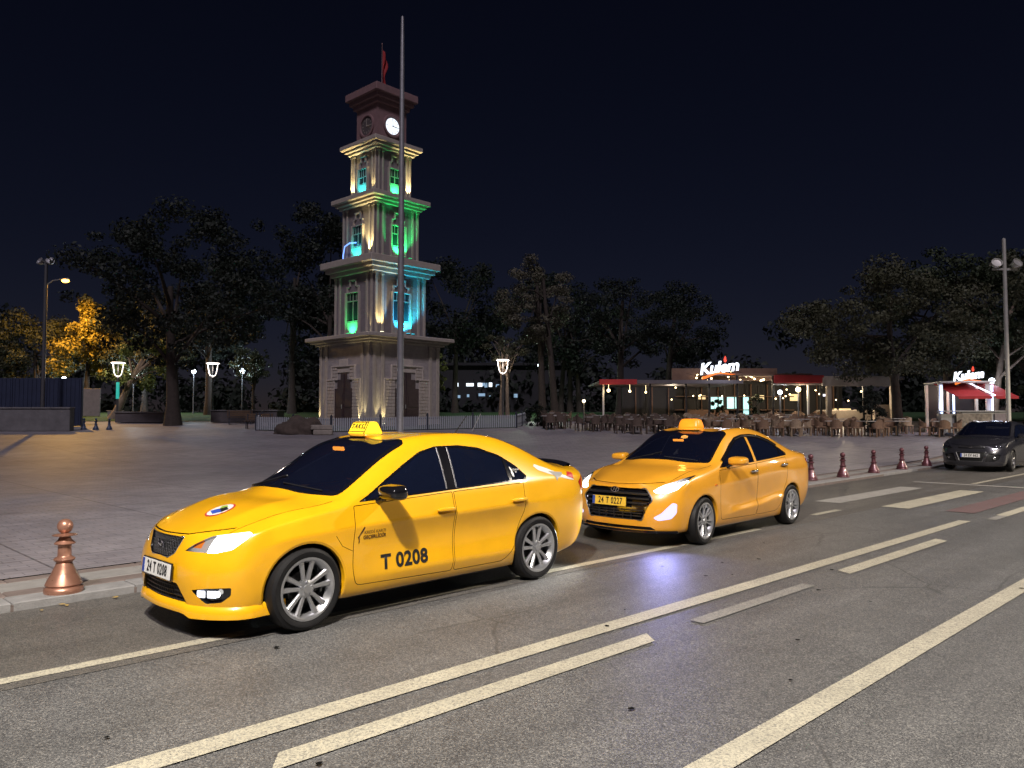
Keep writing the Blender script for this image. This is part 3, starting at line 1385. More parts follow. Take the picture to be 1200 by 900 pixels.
def car_common(B, car, sp):
    """cut arches, windows, doors and lamps out of the shell and build the panels as parts."""
    paint = sp['paint']
    r_arch = sp['arch_r']
    # wheel arches
    for cx in (sp['fx'], sp['rx']):
        poly = [(cx + math.cos(a) * r_arch, sp['wr'] + .004 + math.sin(a) * r_arch) for a in np.linspace(0, 2 * math.pi, 41)[:-1]]
        for s in (1, -1):
            B.cut(poly, 'y', lambda f, s=s: f.calc_center_median().y * s > .45, 'hole')
    # side windows
    for s in (1, -1):
        sf = side_f(s)
        B.cut(sp['dlo'], 'y', sf, 'window_trim')
        for nm in ('front_window', 'rear_window', 'quarter_window'):
            if nm in sp:
                B.cut(sp[nm], 'y', sf, nm)
        for nm in ('front_door', 'rear_door'):
            p = sp[nm]
            B.cut(offset(p, .0028), 'y', sf, 'gap', ('body',))
            B.cut(offset(p, -.0028), 'y', sf, nm, ('gap',))
        for p, w_ in sp.get('side_lines', ()):
            B.cut(stroke(p, w_), 'y', sf, 'gap', ('body', 'front_door', 'rear_door'))
    B.cut(offset(sp['shield'], .03), 'z', top_f, 'shield_trim', ('body',))
    B.cut(sp['shield'], 'z', top_f, 'windscreen', ('shield_trim',))
    B.cut(offset(sp['backlight'], .025), 'z', top_f, 'shield_trim', ('body',))
    B.cut(sp['backlight'], 'z', top_f, 'back_window', ('shield_trim',))
    for p, w_ in sp.get('top_lines', ()):
        B.cut(stroke(p, w_), 'z', top_f, 'gap', ('body',))
    for nm, p, side in sp['front_regions']:
        if side == 0:
            B.cut(p, 'x', front_f, nm)
        else:
            for s in (1, -1):
                B.cut([(y * s, z) for y, z in p], 'x', front_f, nm)
    for p, w_ in sp.get('front_lines', ()):
        B.cut(stroke(p, w_), 'x', front_f, 'gap', ('body',))
    for nm, p in sp['rear_regions']:
        for s in (1, -1):
            B.cut([(y * s, z) for y, z in p], 'x', rear_f, nm)
    for p, w_ in sp.get('rear_lines', ()):
        B.cut(stroke(p, w_), 'x', rear_f, 'gap', ('body',))
    bmesh.ops.delete(B.bm, geom=B.faces('hole'), context='FACES')
    B.bm.normal_update()
    # rolled arch lips and sill edge
    lips = []
    for cx in (sp['fx'], sp['rx']):
        for s in (1, -1):
            lip_bm = newbm()
            lips.append(lip_bm)
            es = []
            for e in B.bm.edges:
                if len(e.link_faces) == 1 and all(abs(math.hypot(v.co.x - cx, v.co.z - sp['wr'] - .004) - r_arch) < .004 and v.co.y * s > .4 for v in e.verts):
                    es.append(e)
            for e in es:
                q = []
                for v in e.verts:
                    q.append(v.co.copy())
                a, b = q
                c_ = Vector((cx, 0, sp['wr']))

                def inn(p, dr, dy):
                    d = Vector((p.x - c_.x, 0, p.z - c_.z)).normalized()
                    return Vector((p.x - d.x * dr, p.y - s * dy, p.z - d.z * dr))
                lay = [(a, b), (inn(a, .004, .002), inn(b, .004, .002)), (inn(a, .016, .006), inn(b, .016, .006)), (inn(a, .016, .05), inn(b, .016, .05))]
                for (p0, p1), (p2, p3) in zip(lay, lay[1:]):
                    lip_bm.faces.new([lip_bm.verts.new(p) for p in (p0, p1, p3, p2)])
    for lip_bm in lips:
        bmesh.ops.remove_doubles(lip_bm, verts=lip_bm.verts[:], dist=2e-4)
        bmesh.ops.recalc_face_normals(lip_bm, faces=lip_bm.faces[:])
    body = B.extract('body', 'body', paint, car)
    for lip_bm in lips:
        obj('arch_lip', lip_bm, paint, car, smooth=60)
    B.extract_pieces('shut_line', 'gap', 'gap', car, recess=.008)
    # wheel housings and floor
    for cx in (sp['fx'], sp['rx']):
        for s in (1, -1):
            bm = newbm()
            ring = []
            for a in np.linspace(-.55, math.pi + .55, 21):
                ring.append((cx + math.cos(a) * (r_arch - .008), sp['wr'] + math.sin(a) * (r_arch - .008)))
            for (p, q) in zip(ring, ring[1:]):
                quad(bm, [(p[0], s * (sp['hw'] - .07), max(.15, p[1])), (q[0], s * (sp['hw'] - .07), max(.15, q[1])), (q[0], s * .42, max(.15, q[1])), (p[0], s * .42, max(.15, p[1]))])
            pts = [(cx + math.cos(a) * (r_arch - .006), s * .425, max(.15, sp['wr'] + math.sin(a) * (r_arch - .006))) for a in np.linspace(-.55, math.pi + .55, 21)]
            bm.faces.new([bm.verts.new(p) for p in pts])
            bmesh.ops.remove_doubles(bm, verts=bm.verts[:], dist=.02)
            obj('wheel_housing', bm, 'gap', car)
    bm = newbm()
    x0, x1 = sp['floor']
    bx(bm, (x0 + x1) / 2, 0, .20, x1 - x0, .92, .06)
    for cx0, cx1 in ((sp['rx'] + r_arch + .02, sp['fx'] - r_arch - .02),):
        bx(bm, (cx0 + cx1) / 2, 0, .19, cx1 - cx0, 2 * sp['hw'] - .20, .05)
    obj('underbody', bm, 'black_plastic', car)
    # doors with their glass
    for s in (1, -1):
        d1 = B.extract('door', 'front_door', paint, car, s)
        d2 = B.extract('door', 'rear_door', paint, car, s)
        B.extract('window_trim', 'window_trim', 'gloss_black', car, s)
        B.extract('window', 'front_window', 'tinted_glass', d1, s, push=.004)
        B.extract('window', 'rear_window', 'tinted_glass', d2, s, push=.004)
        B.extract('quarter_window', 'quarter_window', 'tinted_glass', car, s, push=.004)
        for d, (hx, hz) in ((d1, sp['handles'][0]), (d2, sp['handles'][1])):
            l, n = B.hit('y', hx, hz, s)
            bm = newbm()
            soft_box(bm, l.x, l.y + .020 * s, l.z, .21, .032, .034, 2)
            obj('handle', bm, sp.get('handle_mat', paint), d, smooth=80)
            bm = conform_poly(B, [(hx + .052 * math.cos(a) + .02, hz + .042 * math.sin(a)) for a in np.linspace(0, 2 * math.pi, 17)[:-1]], 'y', .0015, s, .05)
            obj('handle_cup', bm, sp.get('cup_mat', paint), d, smooth=60)
    B.extract('windscreen_trim', 'shield_trim', 'gloss_black', car)
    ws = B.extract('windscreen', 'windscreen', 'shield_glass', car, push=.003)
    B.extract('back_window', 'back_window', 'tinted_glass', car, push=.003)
    # cabin
    bm = newbm()
    for s in (1, -1):
        for xx, bw in ((.05, .46), (-.85, .56)):
            soft_box(bm, xx, s * .34, .50, .52, bw, .16, 1)
            soft_box(bm, xx - .27, s * .34, .78, .14, bw, .58, 1, mtx=None)
            soft_box(bm, xx - .33, s * .34, 1.14, .09, .26, .18, 1)
    bx(bm, -.25, 0, .34, 2.2, 1.3, .1)
    obj('seats', bm, 'seat_fabric', car, smooth=60)
    bm = newbm()
    soft_box(bm, sp['dash_x'], 0, .86, .46, 1.34, .24, 1)
    obj('dashboard', bm, 'black_plastic', car, smooth=60)
    bm = newbm()
    tube(bm, [(sp['dash_x'] - .27 + .05 * math.sin(a), .34 + .18 * math.cos(a), .90 + .17 * math.sin(a)) for a in np.linspace(0, 2 * math.pi, 25)[:-1]], .014, 6, closed=True)
    obj('steering_wheel', bm, 'black_plastic', car, smooth=60)
    return body, ws


def mirror_part(car, s, x, y, z, shell_mat, sx=.18, sy=.25, sz=.16, blink=None, folded=False):
    """door mirror with arm, shell, glass and optional repeater."""
    bm = newbm()

    def shp(v):
        k = 1 - .35 * max(0, v.x + .5) * .9
        return (v.x, v.y * 1.0, v.z * k * (1 - .15 * (v.y * s + .5)))
    if folded:
        sx, sy, y, x = sy, sx * .6, y - .13, x - .08
    soft_box(bm, x, s * y, z, sx, sy, sz, 2, shp)
    mm = obj('mirror', bm, shell_mat, car, smooth=80)
    bm = newbm()
    tube(bm, [(x + .01, s * (y - sy * .38), z - sz * .30), (x + .03, s * (y - sy * .62), z - sz * .48), (x + .05, s * (y - sy * .85), z - sz * .55)], [.026, .03, .034], 8)
    obj('mirror_arm', bm, 'gloss_black', mm, smooth=60)
    bm = newbm()
    pl = fillet([(-sy * .36, -sz * .32), (sy * .36, -sz * .32), (sy * .36, sz * .32), (-sy * .36, sz * .32)], .03)
    bm.faces.new([bm.verts.new((x - sx * .43, s * y + p[0], z + p[1])) for p in pl])
    obj('mirror_glass', bm, 'chrome', mm)
    if blink:
        bm = newbm()
        soft_box(bm, x + sx * .22, s * (y + sy * .33), z - .005, .05, .05, .03, 1)
        obj('side_repeater', bm, blink, mm, smooth=80)
    return mm


def plate(car, xx, yy, zz, w, h, text, back, front_mat, tilt=0., frame='gloss_black', rear=False, size=None):
    """number plate with frame, blue strip and characters."""
    p = bpy.data.objects.new('number_plate', None)
    COL.objects.link(p)
    p.parent = car
    p.location = (xx, yy, zz)
    p.rotation_euler = (0, tilt, math.pi if rear else 0)
    bm = newbm()
    bx(bm, 0, 0, 0, .012, w + .022, h + .022, bev=.003)
    obj('plate_frame', bm, frame, p)
    bm = newbm()
    bx(bm, .009, 0, 0, .006, w, h, bev=.001)
    obj('plate_panel', bm, front_mat, p)
    bm = newbm()
    bx(bm, .0125, -w / 2 + .022, 0, .003, .04, h - .006)
    obj('country_strip', bm, 'plate_blue', p)
    size = size or h * .95
    text_obj('characters', text, size, 'ink', p, axes((.0145, .022, .0), (0, 1, 0), (0, 0, 1)) @ Matrix.Diagonal((.74, 1.06, 1, 1)), .001, bold=.0016, spacing=1.14)
    return p


def light_spot(name, parent, loc, direction, energy, color, angle=60, blend=.4, size=.05, widen=1.):
    d = bpy.data.lights.new(name, 'SPOT')
    d.energy = energy
    d.color = color
    d.spot_size = R(angle)
    d.spot_blend = blend
    d.shadow_soft_size = size
    o = bpy.data.objects.new(name, d)
    o.location = loc
    o.rotation_euler = Vector(direction).to_track_quat('-Z', 'Y').to_euler()
    o.scale = (widen, 1, 1)
    COL.objects.link(o)
    o.parent = parent
    return o


def light_point(name, parent, loc, energy, color, size=.08):
    d = bpy.data.lights.new(name, 'POINT')
    d.energy = energy
    d.color = color
    d.shadow_soft_size = size
    o = bpy.data.objects.new(name, d)
    o.location = loc
    COL.objects.link(o)
    o.parent = parent
    return o
# ------------------------------------------------------------------ front taxi: yellow liftback sedan
def st(xs, ys, zs):
    return list(zip(xs, ys, zs))


def build_front_taxi():
    car = empty('taxi', label='yellow taxi sedan in front, T 0208 lettered on its door', cat='taxi', group='taxis waiting at the kerb')
    S = [
        # k0 bumper corner ... k10 rear corner ; columns j0..j6 then m1..m3
        st([1.83, 1.87, 1.90, 1.905, 1.87, 1.825, 1.82, 2.015, 2.085, 2.10], [.66, .715, .748, .76, .755, .735, .60, .38, .18, 0], [.17, .20, .34, .50, .64, .745, .79, .757, .745, .742]),
        st([1.66, 1.67, 1.66, 1.66, 1.63, 1.57, 1.53, 1.60, 1.64, 1.65], [.70, .765, .805, .820, .826, .802, .682, .45, .22, 0], [.18, .21, .36, .52, .68, .805, .862, .896, .896, .898]),
        st([1.30, 1.30, 1.30, 1.30, 1.30, 1.27, 1.25, 1.34, 1.37, 1.38], [.72, .785, .840, .848, .858, .826, .71, .46, .22, 0], [.18, .20, .36, .54, .72, .856, .908, .948, .948, .950]),
        st([.85, .85, .85, .85, .85, .84, .92, 1.07, 1.15, 1.17], [.72, .79, .834, .842, .859, .812, .73, .46, .22, 0], [.18, .19, .33, .55, .74, .905, .972, 1.0, 1.008, 1.012]),
        st([.40, .40, .40, .40, .40, .40, .51, .69, .76, .78], [.72, .79, .842, .824, .865, .818, .66, .42, .2, 0], [.18, .19, .33, .56, .75, .925, 1.195, 1.222, 1.233, 1.237]),
        st([-.05, -.05, -.05, -.05, -.05, -.05, .09, .30, .37, .39], [.72, .79, .842, .822, .866, .82, .60, .40, .2, 0], [.18, .19, .33, .56, .755, .94, 1.365, 1.40, 1.413, 1.417]),
        st([-.45, -.45, -.45, -.45, -.45, -.45, -.45, -.45, -.45, -.45], [.72, .79, .842, .822, .866, .82, .575, .38, .19, 0], [.18, .19, .33, .56, .76, .955, 1.41, 1.447, 1.459, 1.462]),
        st([-1.0, -1.0, -1.0, -1.0, -1.0, -1.0, -.98, -1.05, -1.08, -1.09], [.72, .79, .842, .822, .866, .82, .575, .38, .19, 0], [.18, .19, .33, .56, .77, .972, 1.365, 1.397, 1.408, 1.412]),
        st([-1.35, -1.35, -1.35, -1.35, -1.35, -1.38, -1.40, -1.45, -1.48, -1.49], [.72, .785, .835, .855, .852, .808, .615, .40, .2, 0], [.18, .20, .36, .56, .78, .985, 1.235, 1.268, 1.279, 1.283]),
        st([-1.72, -1.72, -1.72, -1.73, -1.75, -1.78, -1.80, -1.82, -1.85, -1.86], [.70, .768, .812, .837, .832, .785, .655, .42, .21, 0], [.20, .23, .38, .57, .80, .995, 1.085, 1.125, 1.137, 1.14]),
        st([-2.02, -2.05, -2.08, -2.09, -2.11, -2.13, -2.14, -2.21, -2.25, -2.26], [.64, .70, .745, .765, .757, .72, .62, .42, .21, 0], [.24, .28, .42, .58, .80, .975, 1.05, 1.082, 1.094, 1.098]),
    ]
    F = [
        [(2.02, .48, .165), (2.085, .24, .165), (2.105, 0, .165)],
        [(2.06, .50, .20), (2.12, .25, .195), (2.14, 0, .195)],
        [(2.085, .52, .34), (2.145, .26, .34), (2.165, 0, .34)],
        [(2.09, .52, .50), (2.15, .26, .50), (2.17, 0, .50)],
        [(2.06, .50, .62), (2.125, .24, .62), (2.145, 0, .62)],
        [(2.04, .44, .70), (2.105, .21, .69), (2.122, 0, .688)],
    ]
    Rr = [
        [(-2.19, .45, .25), (-2.24, .22, .25), (-2.25, 0, .25)],
        [(-2.21, .48, .29), (-2.27, .24, .29), (-2.285, 0, .29)],
        [(-2.25, .50, .42), (-2.305, .25, .42), (-2.32, 0, .42)],
        [(-2.26, .51, .58), (-2.315, .25, .58), (-2.325, 0, .58)],
        [(-2.23, .50, .80), (-2.275, .25, .80), (-2.285, 0, .80)],
        [(-2.24, .47, .975), (-2.28, .23, .985), (-2.29, 0, .99)],
    ]
    nose = lambda p: (1.32 + (p[0] - 1.32) * .90, p[1], p[2]) if p[0] > 1.32 else p
    S = [[nose(p) for p in row] for row in S]
    F = [[nose(p) for p in row] for row in F]
    B = Body(S, F, Rr, 3, creases=[('s', 4, 1, 9, 1.0), ('s', 5, 0, 3, .55), ('s', 5, 3, 10, .6), ('t', 0, 0, 3, .85), ('t', 1, 0, 3, .6), ('s', 3, 0, 1, .5), ('r', 6, 0, 3, .6), ('f', 6, 0, 3, .45), ('s', 2, 2, 9, .8)])
    dlo = fillet([(.83, .925), (-1.15, .995), (-1.185, 1.03), (-1.08, 1.135), (-.90, 1.245), (-.65, 1.325), (-.40, 1.352), (-.12, 1.348), (.08, 1.305), (.28, 1.21), (.50, 1.095), (.72, .975)], .03, 3)
    sp = dict(
        paint='yellow_paint', arch_r=.352, wr=.316, fx=1.301, rx=-1.301, hw=.853, floor=(-2.1, 2.0), dash_x=.82,
        dlo=dlo,
        front_window=fillet([(.76, .942), (-.115, .972), (-.135, 1.325), (-.10, 1.33), (.08, 1.288), (.28, 1.192), (.50, 1.077), (.70, .975)], .012, 2),
        rear_window=fillet([(-.235, .976), (-.925, .999), (-.925, 1.215), (-.65, 1.303), (-.40, 1.33), (-.265, 1.330)], .014, 2),
        quarter_window=fillet([(-.965, 1.000), (-1.13, 1.006), (-1.155, 1.03), (-1.075, 1.115), (-.965, 1.19)], .012, 2),
        front_door=fillet([(.875, .90), (.895, .62), (.895, .40), (.86, .27), (-.165, .245), (-.175, .60), (-.165, .945)], [.01, .05, .05, .05, .03, .03, .01], 3),
        rear_door=fillet([(-.185, .945), (-.195, .60), (-.185, .245), (-.82, .245), (-.955, .36), (-1.02, .55), (-1.09, .70), (-1.10, .97)], [.01, .03, .03, .06, .05, .05, .03, .01], 3),
        side_lines=[([(.90, .55), (1.0, .60), (1.06, .685)], .004)],
        shield=fillet([(1.09, -.42), (1.13, 0), (1.09, .42), (.95, .660), (.58, .600), (.19, .545), (.30, .30), (.335, 0), (.30, -.30), (.19, -.545), (.58, -.600), (.95, -.660)], [.1, .1, .1, .05, .1, .05, .1, .1, .1, .05, .1, .05], 3),
        backlight=fillet([(-1.11, -.35), (-1.12, 0), (-1.11, .35), (-1.07, .50), (-1.42, .555), (-1.76, .585), (-1.80, .35), (-1.815, 0), (-1.80, -.35), (-1.76, -.585), (-1.42, -.555), (-1.07, -.50)], .05, 3),
        top_lines=[([(1.82, .615), (1.58, .655), (1.25, .705), (1.02, .728)], .006), ([(1.82, -.615), (1.58, -.655), (1.25, -.705), (1.02, -.728)], .006)],
        front_regions=[
            ('grille', fillet([(-.285, .725), (.285, .725), (.225, .605), (.15, .568), (-.15, .568), (-.225, .605)], .015, 2), 0),
            ('intake', fillet([(-.30, .395), (.30, .395), (.385, .295), (.42, .235), (-.42, .235), (-.385, .295)], .02, 2), 0),
            ('headlight', fillet([(.345, .632), (.42, .685), (.52, .742), (.735, .778), (.775, .765), (.765, .725), (.72, .66), (.62, .632)], .012, 2), 1),
            ('fog', fillet([(.47, .365), (.60, .385), (.745, .395), (.735, .335), (.68, .285), (.58, .272)], .012, 2), 1),
        ],
        front_lines=[([(-.60, .795), (-.40, .762), (-.31, .745), (0, .738), (.31, .745), (.40, .762), (.60, .795)], .007)],
        rear_regions=[('tail_light', fillet([(.47, .80), (.70, .79), (.79, .83), (.79, .93), (.74, .985), (.60, .99), (.48, .965)], .02, 2))],
        rear_lines=[([(-.46, .72), (.46, .72), (.55, .80)], .006)],
        handles=((-.06, .80), (-1.0, .815)),
    )
    body, ws = car_common(B, car, sp)
    for s in (1, -1):      # clean edges between the lamp chambers
        lf = lambda f, s=s: B.name(f[B.lay]) == 'headlight' and f.calc_center_median().y * s > 0
        for yy in (.475, .545):
            B.cut([(s * yy, .5), (s * .95, .5), (s * .95, .95), (s * yy, .95)], 'x', lf)
        B.cut([(s * .2, .4), (s * .95, .4), (s * .95, .662), (s * .2, .662)], 'x', lf)
    B.bm.normal_update()
    # front end
    g = B.extract('grille', 'grille', 'gloss_black', car, recess=.03)
    bm = newbm()
    for i in range(-7, 8):
        for j in range(8):
            y, z = i * .038 + (.019 if j % 2 else 0), .572 + j * .021
            if abs(y) < .27 - (.73 - z) * .55:
                l, n = B.hit('x', y, z, 1, -.012)
                for a in range(3):
                    t = a * math.pi / 3 + .3
                    bx(bm, 0, 0, 0, .006, .034, .0045, Matrix.Translation(l) @ Matrix.Rotation(t, 4, 'X'))
    obj('grille_mesh', bm, 'dark_alloy', g)
    obj('grille_frame', conform_strip(B, fillet([(-.285, .725), (.285, .725), (.225, .605), (.15, .568), (-.15, .568), (-.225, .605)], .015, 3), 'x', .012, .005, 1, True), 'chrome', g, smooth=60)
    bm = newbm()   # emblem: two slanted bars
    for sx in (-1, 1):
        l, n = B.hit('x', sx * .022, .652 + sx * .008, 1, .008)
        bx(bm, 0, 0, 0, .012, .055, .022, Matrix.Translation(l) @ Matrix.Rotation(R(-14), 4, 'X'), bev=.003)
        l, n = B.hit('x', sx * .048, .652 - sx * .006, 1, .008)
        bx(bm, 0, 0, 0, .012, .014, .05, Matrix.Translation(l) @ Matrix.Rotation(R(12), 4, 'X'), bev=.003)
    obj('emblem', bm, 'chrome', car)
    g = B.extract('lower_grille', 'intake', 'black_plastic', car, recess=.05)
    bm = newbm()
    for j in range(4):
        z = .262 + j * .034
        pts = []
        for y in np.linspace(-.37 + j * .016, .37 - j * .016, 15):
            l, n = B.hit('x', y, z, 1, -.022)
            pts.append(l)
        tube(bm, pts, .006, 6)
    for i in range(-8, 9):
        a, n = B.hit('x', i * .04, .245, 1, -.026)
        b, n = B.hit('x', i * .036, .385, 1, -.026)
        tube(bm, [a, b], .004, 5)
    obj('grille_slat', bm, 'black_plastic', g, smooth=60)
    for s in (1, -1):
        hl = B.extract('headlight', 'headlight', 'reflector', car, s, recess=.035)
        B.extract('lens', 'headlight', 'lamp_glass', hl, s, copy_off=-.001)
        # glowing projector bowls behind the lens
        fs = [f for f in B.faces('headlight', s) if abs(f.calc_center_median().y) > .545]
        vm, co = {}, []
        for f in fs:
            for v in f.verts:
                if v not in vm:
                    vm[v] = len(co)
                    co.append(v.co - v.normal * .016)
        me = bpy.data.meshes.new('bulb')
        me.from_pydata(co, [], [[vm[v] for v in f.verts] for f in fs])
        setmat(me, 'headlight_glow')
        link('bulb', me, hl)
        fs = [f for f in B.faces('headlight', s) if .475 < abs(f.calc_center_median().y) <= .545 or (abs(f.calc_center_median().y) <= .5 and f.calc_center_median().z < .662)]
        vm, co = {}, []
        for f in fs:
            for v in f.verts:
                if v not in vm:
                    vm[v] = len(co)
                    co.append(v.co - v.normal * .02)
        me = bpy.data.meshes.new('position_lamp')
        me.from_pydata(co, [], [[vm[v] for v in f.verts] for f in fs])
        setmat(me, 'position_glow')
        link('position_lamp', me, hl)
        fs = [f for f in B.faces('headlight', s) if abs(f.calc_center_median().y) <= .475 and f.calc_center_median().z >= .662]
        vm, co = {}, []
        for f in fs:
            for v in f.verts:
                if v not in vm:
                    vm[v] = len(co)
                    co.append(v.co - v.normal * .02)
        me = bpy.data.meshes.new('indicator')
        me.from_pydata(co, [], [[vm[v] for v in f.verts] for f in fs])
        setmat(me, 'amber_lens')
        link('indicator', me, hl)
        light_spot('headlight_beam', hl, (2.03, s * .62, .70), (1, s * .02, -.27), 120, (1.0, .97, .9), 32, .4, .05, 2.2)
        fg = B.extract('fog_lamp_recess', 'fog', 'gloss_black', car, s, recess=.03)
        bm = newbm()
        for k, (y, wd) in enumerate(((.545, .07), (.625, .07))):
            l, n = B.hit('x', s * y, .338, 1, -.012)
            an = math.atan2(n.y, n.x)
            bx(bm, 0, 0, 0, .012, wd, .05, Matrix.Translation(l) @ Matrix.Rotation(an, 4, 'Z'), bev=.004)
        obj('fog_lamp', bm, 'fog_cool', fg)
        bm = newbm()
        l, n = B.hit('x', s * .665, .345, 1, -.008)
        lathe(bm, [(0, 0), (.02, 0), (.022, .006), (.0, .012)], 12, Matrix.Translation(l) @ n.to_track_quat('Z', 'Y').to_matrix().to_4x4(), cap=False)
        obj('fog_bulb', bm, 'headlight_glow', fg)
        tl = B.extract('tail_light', 'tail_light', 'red_lens', car, s, push=-.002)
        mirror_part(car, s, .60, .965, 1.0, 'gloss_black', blink='blinker_glow', folded=s < 0)
        for pts in ([(-.118, .972), (-.138, 1.335)], [(-.232, .976), (-.262, 1.335)]):
            obj('pillar_strip', conform_strip(B, [(pts[0][0] * (1 - t) + pts[1][0] * t, pts[0][1] * (1 - t) + pts[1][1] * t) for t in np.linspace(0, 1, 9)], 'y', .016, .005, s), 'galv', car, smooth=60)
    # front splitter with a step, side skirts, rear lip
    bm = newbm()
    secs = []
    for l, nx in lip_path(B, .225, .95, -1.0, 1.0, 41):
        y = l.y
        t_ = min(1, max(0, (abs(y) - .38) / .06))
        dz = .028 * (1 - t_)
        p = Vector((l.x, y, .21))
        k = min(1, max(.25, (l.x - 1.58) / .12))
        secs.append([bm.verts.new(p + nx * o * k + Vector((0, 0, z))) for o, z in ((-.008, .05), (.010, .04), (.026, .0 + dz * .4), (.024, -.048 + dz), (-.03, -.055 + dz))])
    for a, b in zip(secs, secs[1:]):
        for k in range(4):
            bm.faces.new((a[k], a[k + 1], b[k + 1], b[k]))
    bmesh.ops.recalc_face_normals(bm, faces=bm.faces[:])
    obj('front_splitter', bm, 'yellow_paint', car, smooth=50)
    bm = newbm()
    for s in (1, -1):
        pass
    secs = []
    for y in np.linspace(-.55, .55, 17):
        xe = -2.245 + .16 * (abs(y) / .62) ** 2.2
        l, n = B.hit('z', xe + .03, y, 1)
        if l is None:
            continue
        secs.append([bm.verts.new((xe + .09, y, l.z + .004)), bm.verts.new((xe - .005, y, l.z + .035)), bm.verts.new((xe - .022, y, l.z + .028)), bm.verts.new((xe + .0, y, l.z - .002))])
    for a, b in zip(secs, secs[1:]):
        for k in range(3):
            bm.faces.new((a[k], a[k + 1], b[k + 1], b[k]))
    bmesh.ops.recalc_face_normals(bm, faces=bm.faces[:])
    obj('boot_spoiler', bm, 'gloss_black', car, smooth=50)
    # wipers, aerial
    bm = newbm()
    for y0, y1 in ((.10, .55), (-.45, .0)):
        a, n = B.hit('z', 1.09, y0, 1, .012)
        b, n2 = B.hit('z', 1.00, y1, 1, .012)
        tube(bm, [a, b], .008, 5)
    obj('wiper', bm, 'black_plastic', car)
    bm = newbm()
    tube(bm, [(-.90, 0, 1.425), (-.93, 0, 1.45), (-1.09, 0, 1.63)], [.012, .007, .0035], 6)
    obj('aerial', bm, 'black_plastic', car)
    # plates
    plate(car, 2.088, 0, .468, .52, .112, '24 T 0208', None, 'plate_white', R(-5))
    plate(car, -2.292, 0, .72, .52, .112, '24 T 0208', None, 'plate_white', R(6), rear=True)
    # lettering and stickers
    for s in (1, -1):
        conform_text(B, 'door_lettering', 'T 0208', .165, 'ink', car, 'y', .37, .415, s, bold=.006, spacing=1.05)
        bm = conform_poly(B, [(.86, .655), (.838, .615), (.85, .60), (.842, .655), (.825, .70), (.80, .735), (.792, .725), (.815, .69)][::1], 'y', .003, s, .05)
        obj('card_hand_mark', bm, 'brown_ink', car)
        conform_text(B, 'payment_notice', 'KREDİ KARTI', .036, 'brown_ink', car, 'y', .69, .685, s)
        conform_text(B, 'payment_notice', 'GEÇERLİDİR', .040, 'brown_ink', car, 'y', .69, .645, s, bold=.001)
        # quarter glass sticker
        bm = conform_poly(B, [(-.985, 1.035), (-1.005, 1.03), (-1.012, 1.06), (-1.002, 1.10), (-.985, 1.13), (-.975, 1.12), (-.985, 1.09), (-.978, 1.06)], 'y', .003, s, .05)
        obj('portrait_sticker', bm, 'white_vinyl', car)
        conform_text(B, 'glass_lettering', 'ERZİNCAN\nİM', .022, 'white_vinyl', car, 'y', -1.05, 1.085, s)
        # airliner decal on the rear pillar
        def pl(pts):
            return [(-1.34 - x * .62 * .92 + 0, 1.115 - x * .16 + y * .06) for x, y in pts]
        bm = conform_poly(B, pl([(0, .0), (.05, .45), (.35, .45), (.62, .25), (.98, .1), (1.0, -.15), (.8, -.35), (.35, -.5), (.08, -.45)]), 'y', .003, s, .04)
        obj('airliner_decal', bm, 'white_vinyl', car)
        bm = conform_poly(B, pl([(.36, .0), (.47, .15), (.74, .62), (.70, .15), (.56, -.65), (.50, -1.3), (.48, -.6)]), 'y', .005, s, .04)
        obj('airliner_wing', bm, 'grey_vinyl', car)
        bm = conform_poly(B, pl([(.80, .15), (.92, 1.15), (1.02, 1.15), (.99, .1)]), 'y', .006, s, .04)
        obj('airliner_tail', bm, 'red_vinyl', car)
    # round bonnet sticker
    for rr, of, mt in ((.115, .002, 'red_vinyl'), (.100, .0035, 'white_vinyl')):
        bm = conform_poly(B, [(1.66 + rr * math.cos(a), .13 + rr * math.sin(a)) for a in np.linspace(0, 2 * math.pi, 33)[:-1]], 'z', of, 1, .05)
        obj('round_sticker', bm, mt, car, smooth=60)
    for poly, mt in (([(1.705, .055), (1.735, .15), (1.685, .205), (1.65, .10)], 'blue_vinyl'), ([(1.65, .10), (1.685, .205), (1.63, .215), (1.61, .13)], 'ink'), ([(1.61, .06), (1.65, .10), (1.61, .16), (1.585, .10)], 'green_vinyl')):
        obj('round_sticker', conform_poly(B, poly, 'z', .005, 1, .05), mt, car)
    # roof sign and the amber repeater behind the windscreen
    sg = bpy.data.objects.new('roof_sign', None)
    COL.objects.link(sg)
    sg.parent = car
    l, n = B.hit('z', .18, 0)
    sg.scale = (.86, .84, .82)
    sg.location = (.20, 0, l.z + .012)
    bm = newbm()
    prism(bm, fillet([(.13, 0), (.05, .145), (-.05, .145), (-.13, 0)], .035, 4), -.165, .165, 'y')
    bmesh.ops.bevel(bm, geom=[e for e in bm.edges if len(e.link_faces) == 2 and e.calc_face_angle() > 1.2], offset=.012, segments=2, affect='EDGES')
    obj('sign_shell', bm, 'sign_yellow_glow', sg, smooth=50)
    bm = newbm()
    soft_box(bm, 0, 0, -.012, .27, .36, .05, 1)
    obj('sign_base', bm, 'amber_paint', sg, smooth=60)
